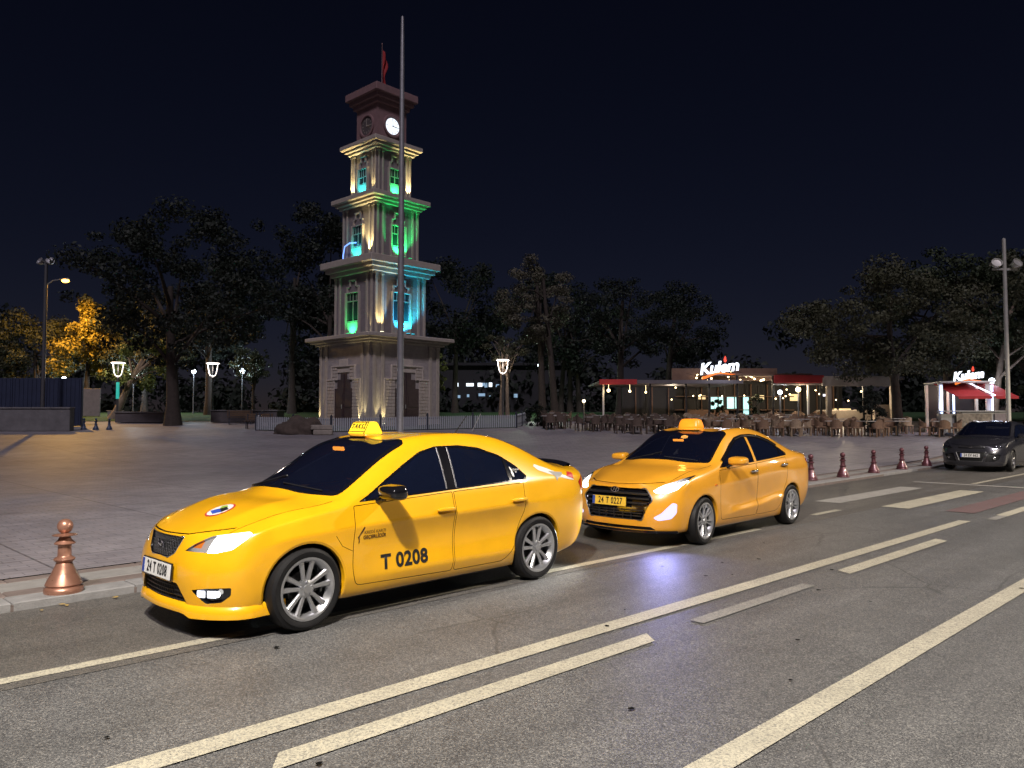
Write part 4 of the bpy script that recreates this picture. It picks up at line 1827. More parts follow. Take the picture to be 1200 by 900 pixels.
    for f in (1, -1):
        up = Vector((-.08 * f, 0, .145)).normalized()
        xd = Vector((0, f, 0))
        nn = xd.cross(up)
        c = Vector((.09 * f, 0, .073)) + nn * .003
        text_obj('sign_lettering', 'TAKSİ', .085, 'ink', sg, axes(c + up * .018, xd, up), .0008, bold=.002, spacing=1.15)
        c2 = Vector((.132 * f, 0, .028)) + nn * .003
        bm = newbm()
        for y in (-.152, .152):
            bx(bm, 0, 0, 0, .010, .15, .002, axes(Vector((.09 * f, y, .073)) + nn * .002, xd, up))
        bx(bm, 0, 0, 0, .31, .008, .002, axes(Vector((.054 * f, 0, .138)) + nn * .002, xd, up))
        bx(bm, 0, 0, 0, .31, .008, .002, axes(Vector((.112 * f, 0, .032)) + nn * .002, xd, up))
        obj('sign_border', bm, 'brown_ink', sg)
    bm = newbm()
    l, n = B.hit('z', .38, .0, 1, -.03)
    tdir = Vector((.19, 0, -.10)).normalized()
    bx(bm, 0, 0, 0, .02, .17, .035, Matrix.Translation(l + tdir * .13) @ Matrix.Rotation(R(20), 4, 'Y'), bev=.006)
    obj('dash_repeater', bm, 'amber_bar_glow', car)
    add_wheels(car, 1.301, -1.301, .745, .316, .205, .230, 'twin5', 'alloy', steer=R(3))
    B.bm.free()
    return car
# ------------------------------------------------------------------ rear taxi: amber-yellow notchback sedan
def lamp_sheet(B, name, reg, s, cond, off, m, parent):
    """piece of a lamp behind its lens, following the shell."""
    fs = [f for f in B.faces(reg, s) if cond(abs(f.calc_center_median().y), f.calc_center_median().z)]
    if not fs:
        return None
    vm, co = {}, []
    for f in fs:
        for v in f.verts:
            if v not in vm:
                vm[v] = len(co)
                co.append(v.co - v.normal * off)
    me = bpy.data.meshes.new(name)
    me.from_pydata(co, [], [[vm[v] for v in f.verts] for f in fs])
    setmat(me, m)
    return link(name, me, parent)


def build_rear_taxi():
    car = empty('taxi', label='amber yellow taxi sedan behind the other taxi, fog lamp glowing violet', cat='taxi', group='taxis waiting at the kerb')
    S = [
        st([1.80, 1.83, 1.85, 1.86, 1.84, 1.78, 1.74, 1.93, 2.00, 2.015], [.66, .71, .745, .76, .758, .74, .60, .38, .18, 0], [.18, .21, .34, .50, .64, .76, .805, .80, .795, .793]),
        st([1.64, 1.65, 1.64, 1.64, 1.60, 1.54, 1.48, 1.56, 1.60, 1.61], [.70, .765, .80, .82, .818, .79, .665, .45, .22, 0], [.18, .21, .36, .52, .69, .835, .89, .905, .91, .91]),
        st([1.28, 1.28, 1.28, 1.28, 1.28, 1.25, 1.23, 1.30, 1.32, 1.33], [.72, .785, .835, .85, .848, .812, .69, .45, .22, 0], [.18, .20, .36, .54, .72, .885, .94, .958, .967, .970]),
        st([.85, .85, .85, .85, .85, .83, .86, 1.04, 1.11, 1.13], [.72, .79, .835, .842, .845, .812, .725, .45, .22, 0], [.18, .19, .33, .52, .735, .925, 1.005, 1.03, 1.04, 1.042]),
        st([.42, .42, .42, .42, .42, .42, .51, .69, .75, .765], [.72, .79, .846, .826, .85, .815, .655, .42, .2, 0], [.18, .19, .36, .45, .75, .945, 1.205, 1.23, 1.242, 1.246]),
        st([-.02, -.02, -.02, -.02, -.02, -.02, .12, .29, .35, .365], [.72, .79, .848, .824, .852, .818, .595, .40, .2, 0], [.18, .19, .38, .47, .77, .96, 1.37, 1.402, 1.413, 1.417]),
        st([-.42, -.42, -.42, -.42, -.42, -.42, -.42, -.42, -.42, -.42], [.72, .79, .850, .824, .853, .82, .57, .38, .19, 0], [.18, .19, .41, .50, .79, .98, 1.405, 1.44, 1.451, 1.454]),
        st([-.95, -.95, -.95, -.95, -.95, -.95, -.92, -.98, -1.0, -1.01], [.72, .79, .850, .832, .853, .815, .57, .38, .19, 0], [.18, .19, .46, .56, .82, 1.005, 1.345, 1.38, 1.391, 1.395]),
        st([-1.30, -1.30, -1.30, -1.30, -1.30, -1.34, -1.34, -1.38, -1.40, -1.41], [.72, .785, .835, .853, .85, .80, .61, .40, .2, 0], [.18, .20, .37, .56, .84, 1.02, 1.215, 1.245, 1.257, 1.26]),
        st([-1.69, -1.69, -1.69, -1.70, -1.72, -1.73, -1.74, -1.74, -1.76, -1.77], [.70, .768, .812, .835, .825, .775, .66, .42, .21, 0], [.20, .23, .38, .58, .86, 1.02, 1.075, 1.10, 1.108, 1.11]),
        st([-1.98, -2.01, -2.04, -2.05, -2.07, -2.09, -2.10, -2.17, -2.21, -2.22], [.64, .70, .745, .765, .755, .70, .61, .42, .21, 0], [.25, .29, .42, .58, .82, .99, 1.05, 1.075, 1.085, 1.088]),
    ]
    F = [
        [(1.96, .48, .175), (2.03, .24, .175), (2.05, 0, .175)],
        [(2.00, .50, .21), (2.06, .25, .20), (2.08, 0, .20)],
        [(2.025, .52, .34), (2.085, .26, .34), (2.105, 0, .34)],
        [(2.035, .52, .50), (2.085, .26, .50), (2.105, 0, .50)],
        [(2.005, .50, .64), (2.055, .25, .64), (2.075, 0, .64)],
        [(1.965, .44, .745), (2.025, .21, .745), (2.043, 0, .745)],
    ]
    Rr = [
        [(-2.14, .45, .26), (-2.19, .22, .26), (-2.20, 0, .26)],
        [(-2.16, .48, .30), (-2.22, .24, .30), (-2.235, 0, .30)],
        [(-2.20, .50, .42), (-2.255, .25, .42), (-2.27, 0, .42)],
        [(-2.21, .51, .58), (-2.265, .25, .58), (-2.275, 0, .58)],
        [(-2.18, .50, .82), (-2.225, .25, .82), (-2.235, 0, .82)],
        [(-2.19, .47, .985), (-2.235, .23, .995), (-2.245, 0, 1.0)],
    ]
    B = Body(S, F, Rr, 3, creases=[('s', 4, 2, 10, .95), ('s', 3, 3, 7, .4), ('s', 5, 3, 9, .3), ('t', 0, 0, 3, .5), ('r', 6, 0, 3, .6), ('f', 6, 0, 3, .3), ('s', 2, 3, 8, 1.0)])
    dlo = fillet([(.86, .945), (.30, .965), (-.60, 1.012), (-1.20, 1.045), (-1.23, 1.075), (-1.08, 1.17), (-.88, 1.255), (-.60, 1.325), (-.35, 1.345), (-.10, 1.34), (.12, 1.30), (.32, 1.215), (.55, 1.095), (.76, .99)], .03, 3)
    grl = fillet([(-.42, .725), (.42, .725), (.53, .60), (.40, .335), (-.40, .335), (-.53, .60)], .03, 3)
    sp = dict(
        paint='amber_paint', arch_r=.338, wr=.303, fx=1.285, rx=-1.285, hw=.853, floor=(-2.05, 1.95), dash_x=.74, handle_mat='chrome', cup_mat='amber_paint',
        dlo=dlo,
        front_window=fillet([(.78, .962), (-.10, .988), (-.16, 1.322), (-.10, 1.322), (.12, 1.282), (.32, 1.197), (.55, 1.077), (.74, .985)], .012, 2),
        rear_window=fillet([(-.20, .998), (-.98, 1.044), (-1.00, 1.185), (-.88, 1.235), (-.60, 1.305), (-.35, 1.326), (-.245, 1.326)], .014, 2),
        quarter_window=fillet([(-1.03, 1.048), (-1.175, 1.058), (-1.195, 1.078), (-1.08, 1.15), (-1.035, 1.17)], .01, 2),
        front_door=fillet([(.88, .915), (.90, .62), (.895, .40), (.86, .27), (-.14, .25), (-.15, .60), (-.135, .965)], [.01, .05, .05, .05, .03, .03, .01], 3),
        rear_door=fillet([(-.155, .965), (-.17, .60), (-.16, .25), (-.80, .25), (-.93, .36), (-1.00, .52), (-1.10, .68), (-1.13, 1.02)], [.01, .03, .03, .06, .05, .05, .05, .01], 3),
        side_lines=[],
        shield=fillet([(1.07, -.42), (1.10, 0), (1.07, .42), (.90, .655), (.57, .598), (.21, .54), (.29, .30), (.315, 0), (.29, -.30), (.21, -.54), (.57, -.598), (.90, -.655)], [.1, .1, .1, .05, .1, .05, .1, .1, .1, .05, .1, .05], 3),
        backlight=fillet([(-1.03, -.35), (-1.04, 0), (-1.03, .35), (-.99, .49), (-1.34, .55), (-1.66, .59), (-1.70, .35), (-1.715, 0), (-1.70, -.35), (-1.66, -.59), (-1.34, -.55), (-.99, -.49)], .05, 3),
        top_lines=[([(1.72, .60), (1.48, .655), (1.20, .695), (1.0, .725), (.94, .73)], .006), ([(1.72, -.60), (1.48, -.655), (1.20, -.695), (1.0, -.725), (.94, -.73)], .006)],
        front_regions=[
            ('grille', grl, 0),
            ('lower_slot', fillet([(-.50, .262), (.50, .262), (.55, .222), (-.55, .222)], .01, 2), 0),
            ('headlight', fillet([(.505, .700), (.60, .775), (.70, .835), (.785, .885), (.785, .85), (.785, .79), (.755, .72), (.66, .675), (.56, .672)], .012, 2), 1),
            ('fog', fillet([(.535, .375), (.63, .435), (.735, .565), (.772, .55), (.768, .44), (.72, .365), (.59, .338)], .025, 3), 1),
        ],
        front_lines=[([(-.56, .80), (-.40, .785), (0, .775), (.40, .785), (.56, .80)], .006)],
        rear_regions=[('tail_light', fillet([(.50, .84), (.70, .82), (.79, .86), (.79, .95), (.73, 1.01), (.60, 1.01), (.50, .98)], .02, 2))],
        rear_lines=[([(-.46, .72), (.46, .72), (.55, .82)], .006)],
        handles=((-.03, .865), (-.99, .915)),
    )
    body, ws = car_common(B, car, sp)
    for s in (1, -1):
        lf = lambda f, s=s: B.name(f[B.lay]) == 'headlight' and f.calc_center_median().y * s > 0
        B.cut([(s * y, z) for y, z in ((.40, .6776), (.95, .9086), (.95, .4), (.40, .4))], 'x', lf)
        B.cut([(s * .755, .4), (s * .95, .4), (s * .95, .98), (s * .755, .98)], 'x', lf)
    B.bm.normal_update()
    g = B.extract('grille', 'grille', 'gloss_black', car, recess=.04)
    bm = newbm()
    for z, hw_, rr in ((.66, .46, .016), (.60, .48, .011), (.545, .46, .011), (.42, .40, .008), (.385, .385, .008), (.455, .415, .008)):
        tube(bm, [B.hit('x', y, z, 1, -.014)[0] for y in np.linspace(-hw_, hw_, 17)], rr, 6)
    for y in (-.25, -.13, 0, .13, .25):
        tube(bm, [B.hit('x', y, z, 1, -.016)[0] for z in (.34, .40, .47)], .006, 5)
    obj('grille_slat', bm, 'black_plastic', g, smooth=60)
    obj('grille_frame', conform_strip(B, fillet([(-.42, .725), (.42, .725), (.53, .60), (.40, .335), (-.40, .335), (-.53, .60)], .03, 4), 'x', .016, .006, 1, True), 'dark_alloy', g, smooth=60)
    bm = newbm()
    l, n = B.hit('x', 0, .70, 1, .014)
    tube(bm, [(l.x + .004 * math.cos(a), .062 * math.cos(a), .70 + .032 * math.sin(a)) for a in np.linspace(0, 2 * math.pi, 25)[:-1]], .006, 6, closed=True)
    for dy in (-.02, .02):
        tube(bm, [(l.x, dy - .014, .675), (l.x, dy + .012, .725)], .006, 6)
    tube(bm, [(l.x, -.02, .694), (l.x, .02, .706)], .006, 6)
    obj('emblem', bm, 'chrome', car, smooth=60)
    B.extract('lower_grille', 'lower_slot', 'black_plastic', car, recess=.03)
    for s in (1, -1):
        hl = B.extract('headlight', 'headlight', 'reflector', car, s, recess=.035)
        B.extract('lens', 'headlight', 'lamp_glass', hl, s, copy_off=-.001)
        lamp_sheet(B, 'bulb', 'headlight', s, lambda y, z: z < .728 + (y - .52) * .42, .016, 'headlight_glow', hl)
        lamp_sheet(B, 'position_lamp', 'headlight', s, lambda y, z: z >= .728 + (y - .52) * .42 and y < .755, .02, 'position_glow', hl)
        light_spot('headlight_beam', hl, (2.03, s * .62, .73), (1, -s * .05, -.24), 560, (1.0, .98, .90), 28, .8, .04, 1.3)
        fg = B.extract('fog_lamp', 'fog', 'reflector', car, s, recess=.012)
        lamp_sheet(B, 'fog_lens', 'fog', s, lambda y, z: True, .002, 'fog_glow', fg)
        light_spot('fog_beam', fg, (2.05, s * .68, .44), (.62, s * .62, -.56), 52, (.36, .38, 1.0), 110, 1.0, .05)
        B.extract('tail_light', 'tail_light', 'red_lens', car, s, push=-.002)
        mm = mirror_part(car, s, .62, .955, 1.03, 'amber_paint', .19, .25, .15)
        # chrome-edged rain deflector over the door windows
        bm = conform_strip(B, [(.72, 1.025), (.54, 1.115), (.32, 1.232), (.12, 1.316), (-.10, 1.352), (-.35, 1.356), (-.60, 1.337), (-.88, 1.268), (-1.05, 1.195)], 'y', .03, .018, s)
        obj('rain_deflector', bm, 'gloss_black', car, smooth=60)
        bm = conform_poly(B, [(-.125, .985), (-.19, .99), (-.235, 1.325), (-.17, 1.33)], 'y', .004, s, .08)
        obj('door_pillar', bm, 'amber_paint', car, smooth=60)
        bm = newbm()
        l, n = B.hit('y', 1.02, .735, s, .004)
        soft_box(bm, l.x, l.y, l.z, .05, .016, .024, 1)
        obj('side_repeater', bm, 'amber_lens', car, smooth=80)
    bm = newbm()
    for y0, y1 in ((.10, .55), (-.45, .0)):
        a, n = B.hit('z', 1.07, y0, 1, .012)
        b, n2 = B.hit('z', .97, y1, 1, .012)
        tube(bm, [a, b], .008, 5)
    obj('wiper', bm, 'black_plastic', car)
    bm = newbm()
    secs = []
    for l, nx in lip_path(B, .235, 1.0, -.75, .75, 31):
        p = Vector((l.x, l.y, .20))
        secs.append([bm.verts.new(p + nx * o + Vector((0, 0, z))) for o, z in ((-.02, .02), (.012, .012), (.02, -.012), (-.03, -.02))])
    for a, b in zip(secs, secs[1:]):
        for k in range(3):
            bm.faces.new((a[k], a[k + 1], b[k + 1], b[k]))
    bmesh.ops.recalc_face_normals(bm, faces=bm.faces[:])
    obj('front_splitter', bm, 'gloss_black', car, smooth=50)
    plate(car, 2.108, -.06, .555, .52, .112, '24 T 0227', None, 'plate_yellow', R(-5))
    plate(car, -2.245, 0, .73, .52, .112, '24 T 0227', None, 'plate_white', R(6), rear=True)
    # rounded amber roof sign
    sg = bpy.data.objects.new('roof_sign', None)
    COL.objects.link(sg)
    sg.parent = car
    l, n = B.hit('z', .17, 0)
    sg.location = (.20, 0, l.z + .012)
    bm = newbm()

    def shp(v):
        k = 1 - .38 * (v.z + .5)
        return (v.x * k, v.y * (1 - .22 * (v.z + .5)), v.z)
    soft_box(bm, 0, 0, .065, .24, .36, .15, 2, shp, n=5)
    obj('sign_shell', bm, 'orange_glow', sg, smooth=80)
    bm = newbm()
    soft_box(bm, 0, 0, -.012, .26, .36, .04, 1, n=5)
    obj('sign_base', bm, 'amber_paint', sg, smooth=60)
    light_point('sign_lamp', sg, (.26, 0, .10), 1.6, (1, .42, .08), .06)
    bm = newbm()
    l, n = B.hit('z', .37, 0, 1, -.03)
    tdir = Vector((.19, 0, -.10)).normalized()
    bx(bm, 0, 0, 0, .02, .17, .03, Matrix.Translation(l + tdir * .21) @ Matrix.Rotation(R(20), 4, 'Y'), bev=.006)
    obj('dash_repeater', bm, 'amber_bar_glow', car)
    add_wheels(car, 1.285, -1.285, .745, .303, .195, .222, 'multi', 'alloy', steer=R(4))
    B.bm.free()
    return car
# ------------------------------------------------------------------ dark hatchback by the crossing
def build_hatchback():
    car = empty('parked_car', label='dark slate hatchback parked by the bollards near the crossing', cat='car')
    S = [
        st([1.88, 1.91, 1.93, 1.94, 1.91, 1.86, 1.80, 2.00, 2.08, 2.10], [.70, .75, .79, .80, .80, .78, .62, .38, .18, 0], [.16, .19, .32, .48, .62, .74, .80, .79, .785, .783]),
        st([1.69, 1.70, 1.70, 1.70, 1.66, 1.58, 1.52, 1.60, 1.64, 1.65], [.74, .81, .855, .875, .87, .83, .69, .45, .22, 0], [.17, .20, .36, .52, .70, .855, .905, .925, .935, .937]),
        st([1.32, 1.32, 1.32, 1.32, 1.32, 1.28, 1.22, 1.24, 1.25, 1.25], [.76, .83, .89, .91, .905, .855, .72, .45, .22, 0], [.17, .19, .36, .54, .74, .905, .965, .995, 1.005, 1.008]),
        st([.88, .88, .88, .88, .88, .84, .78, .95, 1.02, 1.04], [.76, .84, .882, .90, .905, .86, .76, .47, .23, 0], [.17, .18, .32, .54, .76, .945, 1.03, 1.055, 1.065, 1.067]),
        st([.44, .44, .44, .44, .44, .44, .44, .58, .64, .66], [.76, .84, .885, .895, .908, .865, .69, .44, .22, 0], [.17, .18, .32, .54, .78, .96, 1.235, 1.26, 1.272, 1.276]),
        st([.0, .0, .0, .0, .0, .0, .06, .20, .26, .27], [.76, .84, .885, .893, .91, .868, .63, .42, .21, 0], [.17, .18, .32, .54, .79, .98, 1.40, 1.43, 1.441, 1.445]),
        st([-.42, -.42, -.42, -.42, -.42, -.42, -.42, -.42, -.42, -.42], [.76, .84, .885, .893, .91, .87, .605, .40, .2, 0], [.17, .18, .32, .54, .80, 1.0, 1.435, 1.468, 1.48, 1.484]),
        st([-.98, -.98, -.98, -.98, -.98, -.98, -.98, -.98, -.98, -.98], [.76, .84, .885, .895, .91, .865, .605, .40, .2, 0], [.17, .18, .33, .55, .82, 1.03, 1.405, 1.44, 1.452, 1.456]),
        st([-1.36, -1.36, -1.36, -1.36, -1.36, -1.40, -1.48, -1.52, -1.54, -1.55], [.76, .83, .885, .91, .905, .84, .61, .40, .2, 0], [.18, .20, .37, .57, .84, 1.06, 1.345, 1.385, 1.397, 1.40]),
        st([-1.68, -1.68, -1.68, -1.69, -1.72, -1.74, -1.76, -1.80, -1.84, -1.85], [.73, .80, .855, .875, .865, .80, .66, .42, .21, 0], [.20, .23, .38, .58, .86, 1.07, 1.17, 1.20, 1.215, 1.22]),
        st([-1.90, -1.93, -1.96, -1.97, -1.98, -1.97, -1.95, -2.02, -2.06, -2.07], [.66, .73, .78, .80, .79, .74, .66, .42, .21, 0], [.25, .29, .42, .58, .84, 1.0, 1.05, 1.06, 1.065, 1.07]),
    ]
    F = [
        [(2.06, .50, .155), (2.13, .25, .155), (2.15, 0, .155)],
        [(2.10, .52, .19), (2.16, .26, .185), (2.18, 0, .185)],
        [(2.12, .54, .32), (2.18, .27, .32), (2.20, 0, .32)],
        [(2.125, .54, .48), (2.175, .27, .48), (2.195, 0, .48)],
        [(2.09, .52, .62), (2.145, .26, .62), (2.165, 0, .62)],
        [(2.05, .46, .73), (2.11, .22, .73), (2.13, 0, .73)],
    ]
    Rr = [
        [(-2.03, .48, .26), (-2.08, .24, .26), (-2.09, 0, .26)],
        [(-2.06, .51, .30), (-2.11, .25, .30), (-2.125, 0, .30)],
        [(-2.10, .53, .42), (-2.15, .27, .42), (-2.16, 0, .42)],
        [(-2.11, .54, .58), (-2.155, .27, .58), (-2.165, 0, .58)],
        [(-2.08, .53, .84), (-2.12, .27, .84), (-2.13, 0, .84)],
        [(-2.05, .49, .97), (-2.09, .24, .97), (-2.10, 0, .97)],
    ]
    B = Body(S, F, Rr, 2, creases=[('s', 4, 2, 10, .8), ('s', 5, 3, 9, .3), ('t', 0, 0, 3, .5), ('s', 2, 3, 7, .6)])
    dlo = fillet([(.86, .97), (-.60, 1.03), (-1.20, 1.07), (-1.42, 1.14), (-1.30, 1.26), (-1.0, 1.345), (-.60, 1.375), (-.10, 1.37), (.12, 1.33), (.32, 1.245), (.55, 1.13), (.76, 1.02)], .03, 3)
    sp = dict(
        paint='slate_paint', arch_r=.355, wr=.316, fx=1.324, rx=-1.324, hw=.91, floor=(-1.95, 2.0), dash_x=.76,
        dlo=dlo,
        front_window=fillet([(.78, .985), (-.12, 1.018), (-.16, 1.352), (.12, 1.312), (.32, 1.228), (.55, 1.112), (.74, 1.015)], .012, 2),
        rear_window=fillet([(-.22, 1.022), (-.95, 1.06), (-.98, 1.32), (-.60, 1.357), (-.25, 1.357)], .014, 2),
        quarter_window=fillet([(-1.01, 1.072), (-1.20, 1.085), (-1.38, 1.145), (-1.29, 1.24), (-1.03, 1.315)], .01, 2),
        front_door=fillet([(.90, .94), (.92, .62), (.91, .40), (.88, .26), (-.16, .24), (-.17, .60), (-.155, .985)], [.01, .05, .05, .05, .03, .03, .01], 3),
        rear_door=fillet([(-.175, .985), (-.19, .60), (-.18, .24), (-.82, .24), (-.96, .36), (-1.03, .52), (-1.12, .68), (-1.15, 1.03)], [.01, .03, .03, .06, .05, .05, .05, .01], 3),
        shield=fillet([(1.0, -.44), (1.03, 0), (1.0, .44), (.83, .69), (.49, .635), (.13, .575), (.205, .30), (.225, 0), (.205, -.30), (.13, -.575), (.49, -.635), (.83, -.69)], [.1, .1, .1, .05, .1, .05, .1, .1, .1, .05, .1, .05], 3),
        backlight=fillet([(-1.58, -.35), (-1.58, .35), (-1.55, .52), (-1.72, .57), (-1.82, .58), (-1.85, 0), (-1.82, -.58), (-1.72, -.57), (-1.55, -.52)], .04, 3),
        top_lines=[([(1.80, .63), (1.55, .685), (1.24, .73), (.98, .76), (.86, .77)], .006), ([(1.80, -.63), (1.55, -.685), (1.24, -.73), (.98, -.76), (.86, -.77)], .006)],
        front_regions=[
            ('grille', fillet([(-.40, .575), (.40, .575), (.30, .30), (-.30, .30)], .02, 2), 0),
            ('upper_slot', fillet([(-.34, .70), (.34, .70), (.36, .665), (-.36, .665)], .01, 2), 0),
            ('corner_intake', fillet([(.46, .54), (.74, .50), (.70, .36), (.60, .30), (.37, .29)], .02, 2), 1),
            ('headlight', fillet([(.50, .68), (.62, .745), (.74, .83), (.80, .875), (.815, .83), (.80, .76), (.72, .69), (.58, .655)], .012, 2), 1),
        ],
        front_lines=[([(-.60, .80), (-.40, .775), (0, .765), (.40, .775), (.60, .80)], .007)],
        rear_regions=[('tail_light', fillet([(.56, .80), (.78, .80), (.83, .90), (.80, 1.05), (.70, 1.10), (.60, .98)], .02, 2))],
        handles=((-.03, .88), (-1.0, .92)),
    )
    car_common(B, car, sp)
    g = B.extract('grille', 'grille', 'black_plastic', car, recess=.04)
    obj('grille_frame', conform_strip(B, fillet([(-.40, .575), (.40, .575), (.30, .30), (-.30, .30)], .02, 4), 'x', .026, .006, 1, True), 'dark_alloy', g, smooth=60)
    bm = newbm()
    for z in (.36, .43, .50):
        tube(bm, [B.hit('x', y, z, 1, -.014)[0] for y in np.linspace(-.32, .32, 11)], .007, 6)
    obj('grille_slat', bm, 'black_plastic', g)
    B.extract('upper_slot', 'upper_slot', 'black_plastic', car, recess=.02)
    bm = newbm()
    l, n = B.hit('x', 0, .72, 1, .006)
    soft_box(bm, l.x, 0, .72, .012, .10, .042, 1, n=2)
    obj('emblem', bm, 'chrome', car, smooth=60)
    for s in (1, -1):
        B.extract('corner_intake', 'corner_intake', 'black_plastic', car, s, recess=.035)
        hl = B.extract('headlight', 'headlight', 'reflector', car, s, recess=.035)
        B.extract('lens', 'headlight', 'lamp_glass', hl, s, copy_off=-.001)
        bm = newbm()
        for y in (.62, .72):
            l, n = B.hit('x', s * y, .73, 1, -.02)
            lathe(bm, [(0, 0), (.03, .004), (.042, .018), (.038, .018), (.02, .004)], 14, Matrix.Translation(l) @ n.to_track_quat('Z', 'Y').to_matrix().to_4x4(), cap=False)
        obj('projector', bm, 'chrome', hl, smooth=50)
        B.extract('tail_light', 'tail_light', 'red_lens', car, s, push=-.002)
        bm = newbm()
        l, n = B.hit('x', s * .60, .40, 1, -.012)
        lathe(bm, [(0, 0), (.035, 0), (.04, .014), (.03, .02), (0, .022)], 14, Matrix.Translation(l) @ n.to_track_quat('Z', 'Y').to_matrix().to_4x4(), cap=False)
        obj('fog_lamp', bm, 'reflector', car, smooth=50)
        mirror_part(car, s, .66, 1.0, 1.04, 'slate_paint')
    plate(car, 2.196, 0, .475, .52, .112, '24 EV 662', None, 'plate_white', R(-4))
    add_wheels(car, 1.324, -1.324, .80, .316, .205, .215, 'one5', 'dark_alloy')
    B.bm.free()
    return car
# ------------------------------------------------------------------ clock tower
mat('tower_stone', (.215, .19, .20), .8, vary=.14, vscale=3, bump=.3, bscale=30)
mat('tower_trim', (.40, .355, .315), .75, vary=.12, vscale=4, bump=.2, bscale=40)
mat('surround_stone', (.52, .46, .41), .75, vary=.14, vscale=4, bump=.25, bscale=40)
mat('base_stone_lit', (.36, .325, .32), .8, vary=.16, vscale=3, bump=.3, bscale=30)  # paler than the upper walls: lamplight on the base put into the colour
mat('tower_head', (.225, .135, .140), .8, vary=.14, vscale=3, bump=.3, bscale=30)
mat('tower_door', (.05, .03, .035), .5, vary=.25, vscale=6)
mat('dark_glass', (.02, .03, .035), .08, coat=.5)
mat('window_bar', (.30, .30, .28), .5)
mat('dial_dark', (.10, .085, .085), .5)
emit_mat('dial_glow', (.82, .90, 1.0), 1.35)
mat('hand_black', (.02, .02, .03), .5)
mat('flag_red', (.30, .015, .018), .8)
mat('fixture', (.05, .05, .055), .5)
emit_mat('warm_lens', (1.0, .92, .62), 4.0)
emit_mat('green_lens', (.05, 1.0, .30), 2.0)
emit_mat('cyan_lens', (.05, .75, 1.0), 2.0)
emit_mat('blue_led', (.15, .30, 1.0), 2.5)


def courses(mname, rows):
    """add fine stone courses as relief to a material."""
    m = M[mname]
    nt = m.node_tree
    b = nt.nodes['Principled BSDF']
    tc = nt.nodes.new('ShaderNodeTexCoord')
    sx = nt.nodes.new('ShaderNodeSeparateXYZ')
    nt.links.new(tc.outputs['Object'], sx.inputs[0])
    mu = nt.nodes.new('ShaderNodeMath')
    mu.operation = 'MULTIPLY'
    mu.inputs[1].default_value = rows
    nt.links.new(sx.outputs[2], mu.inputs[0])
    fr = nt.nodes.new('ShaderNodeMath')
    fr.operation = 'FRACT'
    nt.links.new(mu.outputs[0], fr.inputs[0])
    gt = nt.nodes.new('ShaderNodeMath')
    gt.operation = 'GREATER_THAN'
    gt.inputs[1].default_value = .12
    nt.links.new(fr.outputs[0], gt.inputs[0])
    bp = nt.nodes.new('ShaderNodeBump')
    bp.inputs['Strength'].default_value = .6
    bp.inputs['Distance'].default_value = .03
    nt.links.new(gt.outputs[0], bp.inputs['Height'])
    old = b.inputs['Normal'].links
    if old:
        nt.links.new(old[0].from_socket, bp.inputs['Normal'])
    nt.links.new(bp.outputs['Normal'], b.inputs['Normal'])


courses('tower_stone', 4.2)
courses('base_stone_lit', 4.2)

TW_A = R(47)
tw_c = (-8.15, 47.25)
TW_Z = PZ(*tw_c) - .12
tower = empty('clock_tower', (tw_c[0], tw_c[1], TW_Z), TW_A, 'tall stepped stone clock tower with green and cyan lit windows and a white dial', 'tower')


def fm(k):
    """face frame: k=0 right-hand face, k=3 left-hand face."""
    return Matrix.Rotation(R(90 * k), 4, 'Z')


def fbx(bm, k, w, u0, u1, z0, z1, d0, d1, bev=0.):
    bx(bm, (u0 + u1) / 2, -w / 2 - (d0 + d1) / 2, (z0 + z1) / 2, abs(u1 - u0), abs(d1 - d0), z1 - z0, fm(k), bev)


def tower_part(name, build, m, parent=tower, smooth=None):
    bm = newbm()
    build(bm)
    return obj(name, bm, m, parent, smooth)


def cornice(name, w, z0, z1, over, m='tower_trim', steps=2):
    """two stepped mouldings under a deep slab."""
    def b(bm):
        H = z1 - z0
        h = H * .27
        for i in range(steps):
            ww = w + 2 * over * (.34, .66)[i]
            bx(bm, 0, 0, z0 + h * (i + .5), ww, ww, h - .004, bev=.03)
        bx(bm, 0, 0, z0 + h * 2 + H * .23, w + 2 * over, w + 2 * over, H * .46, bev=.03)
    return tower_part(name, b, m)


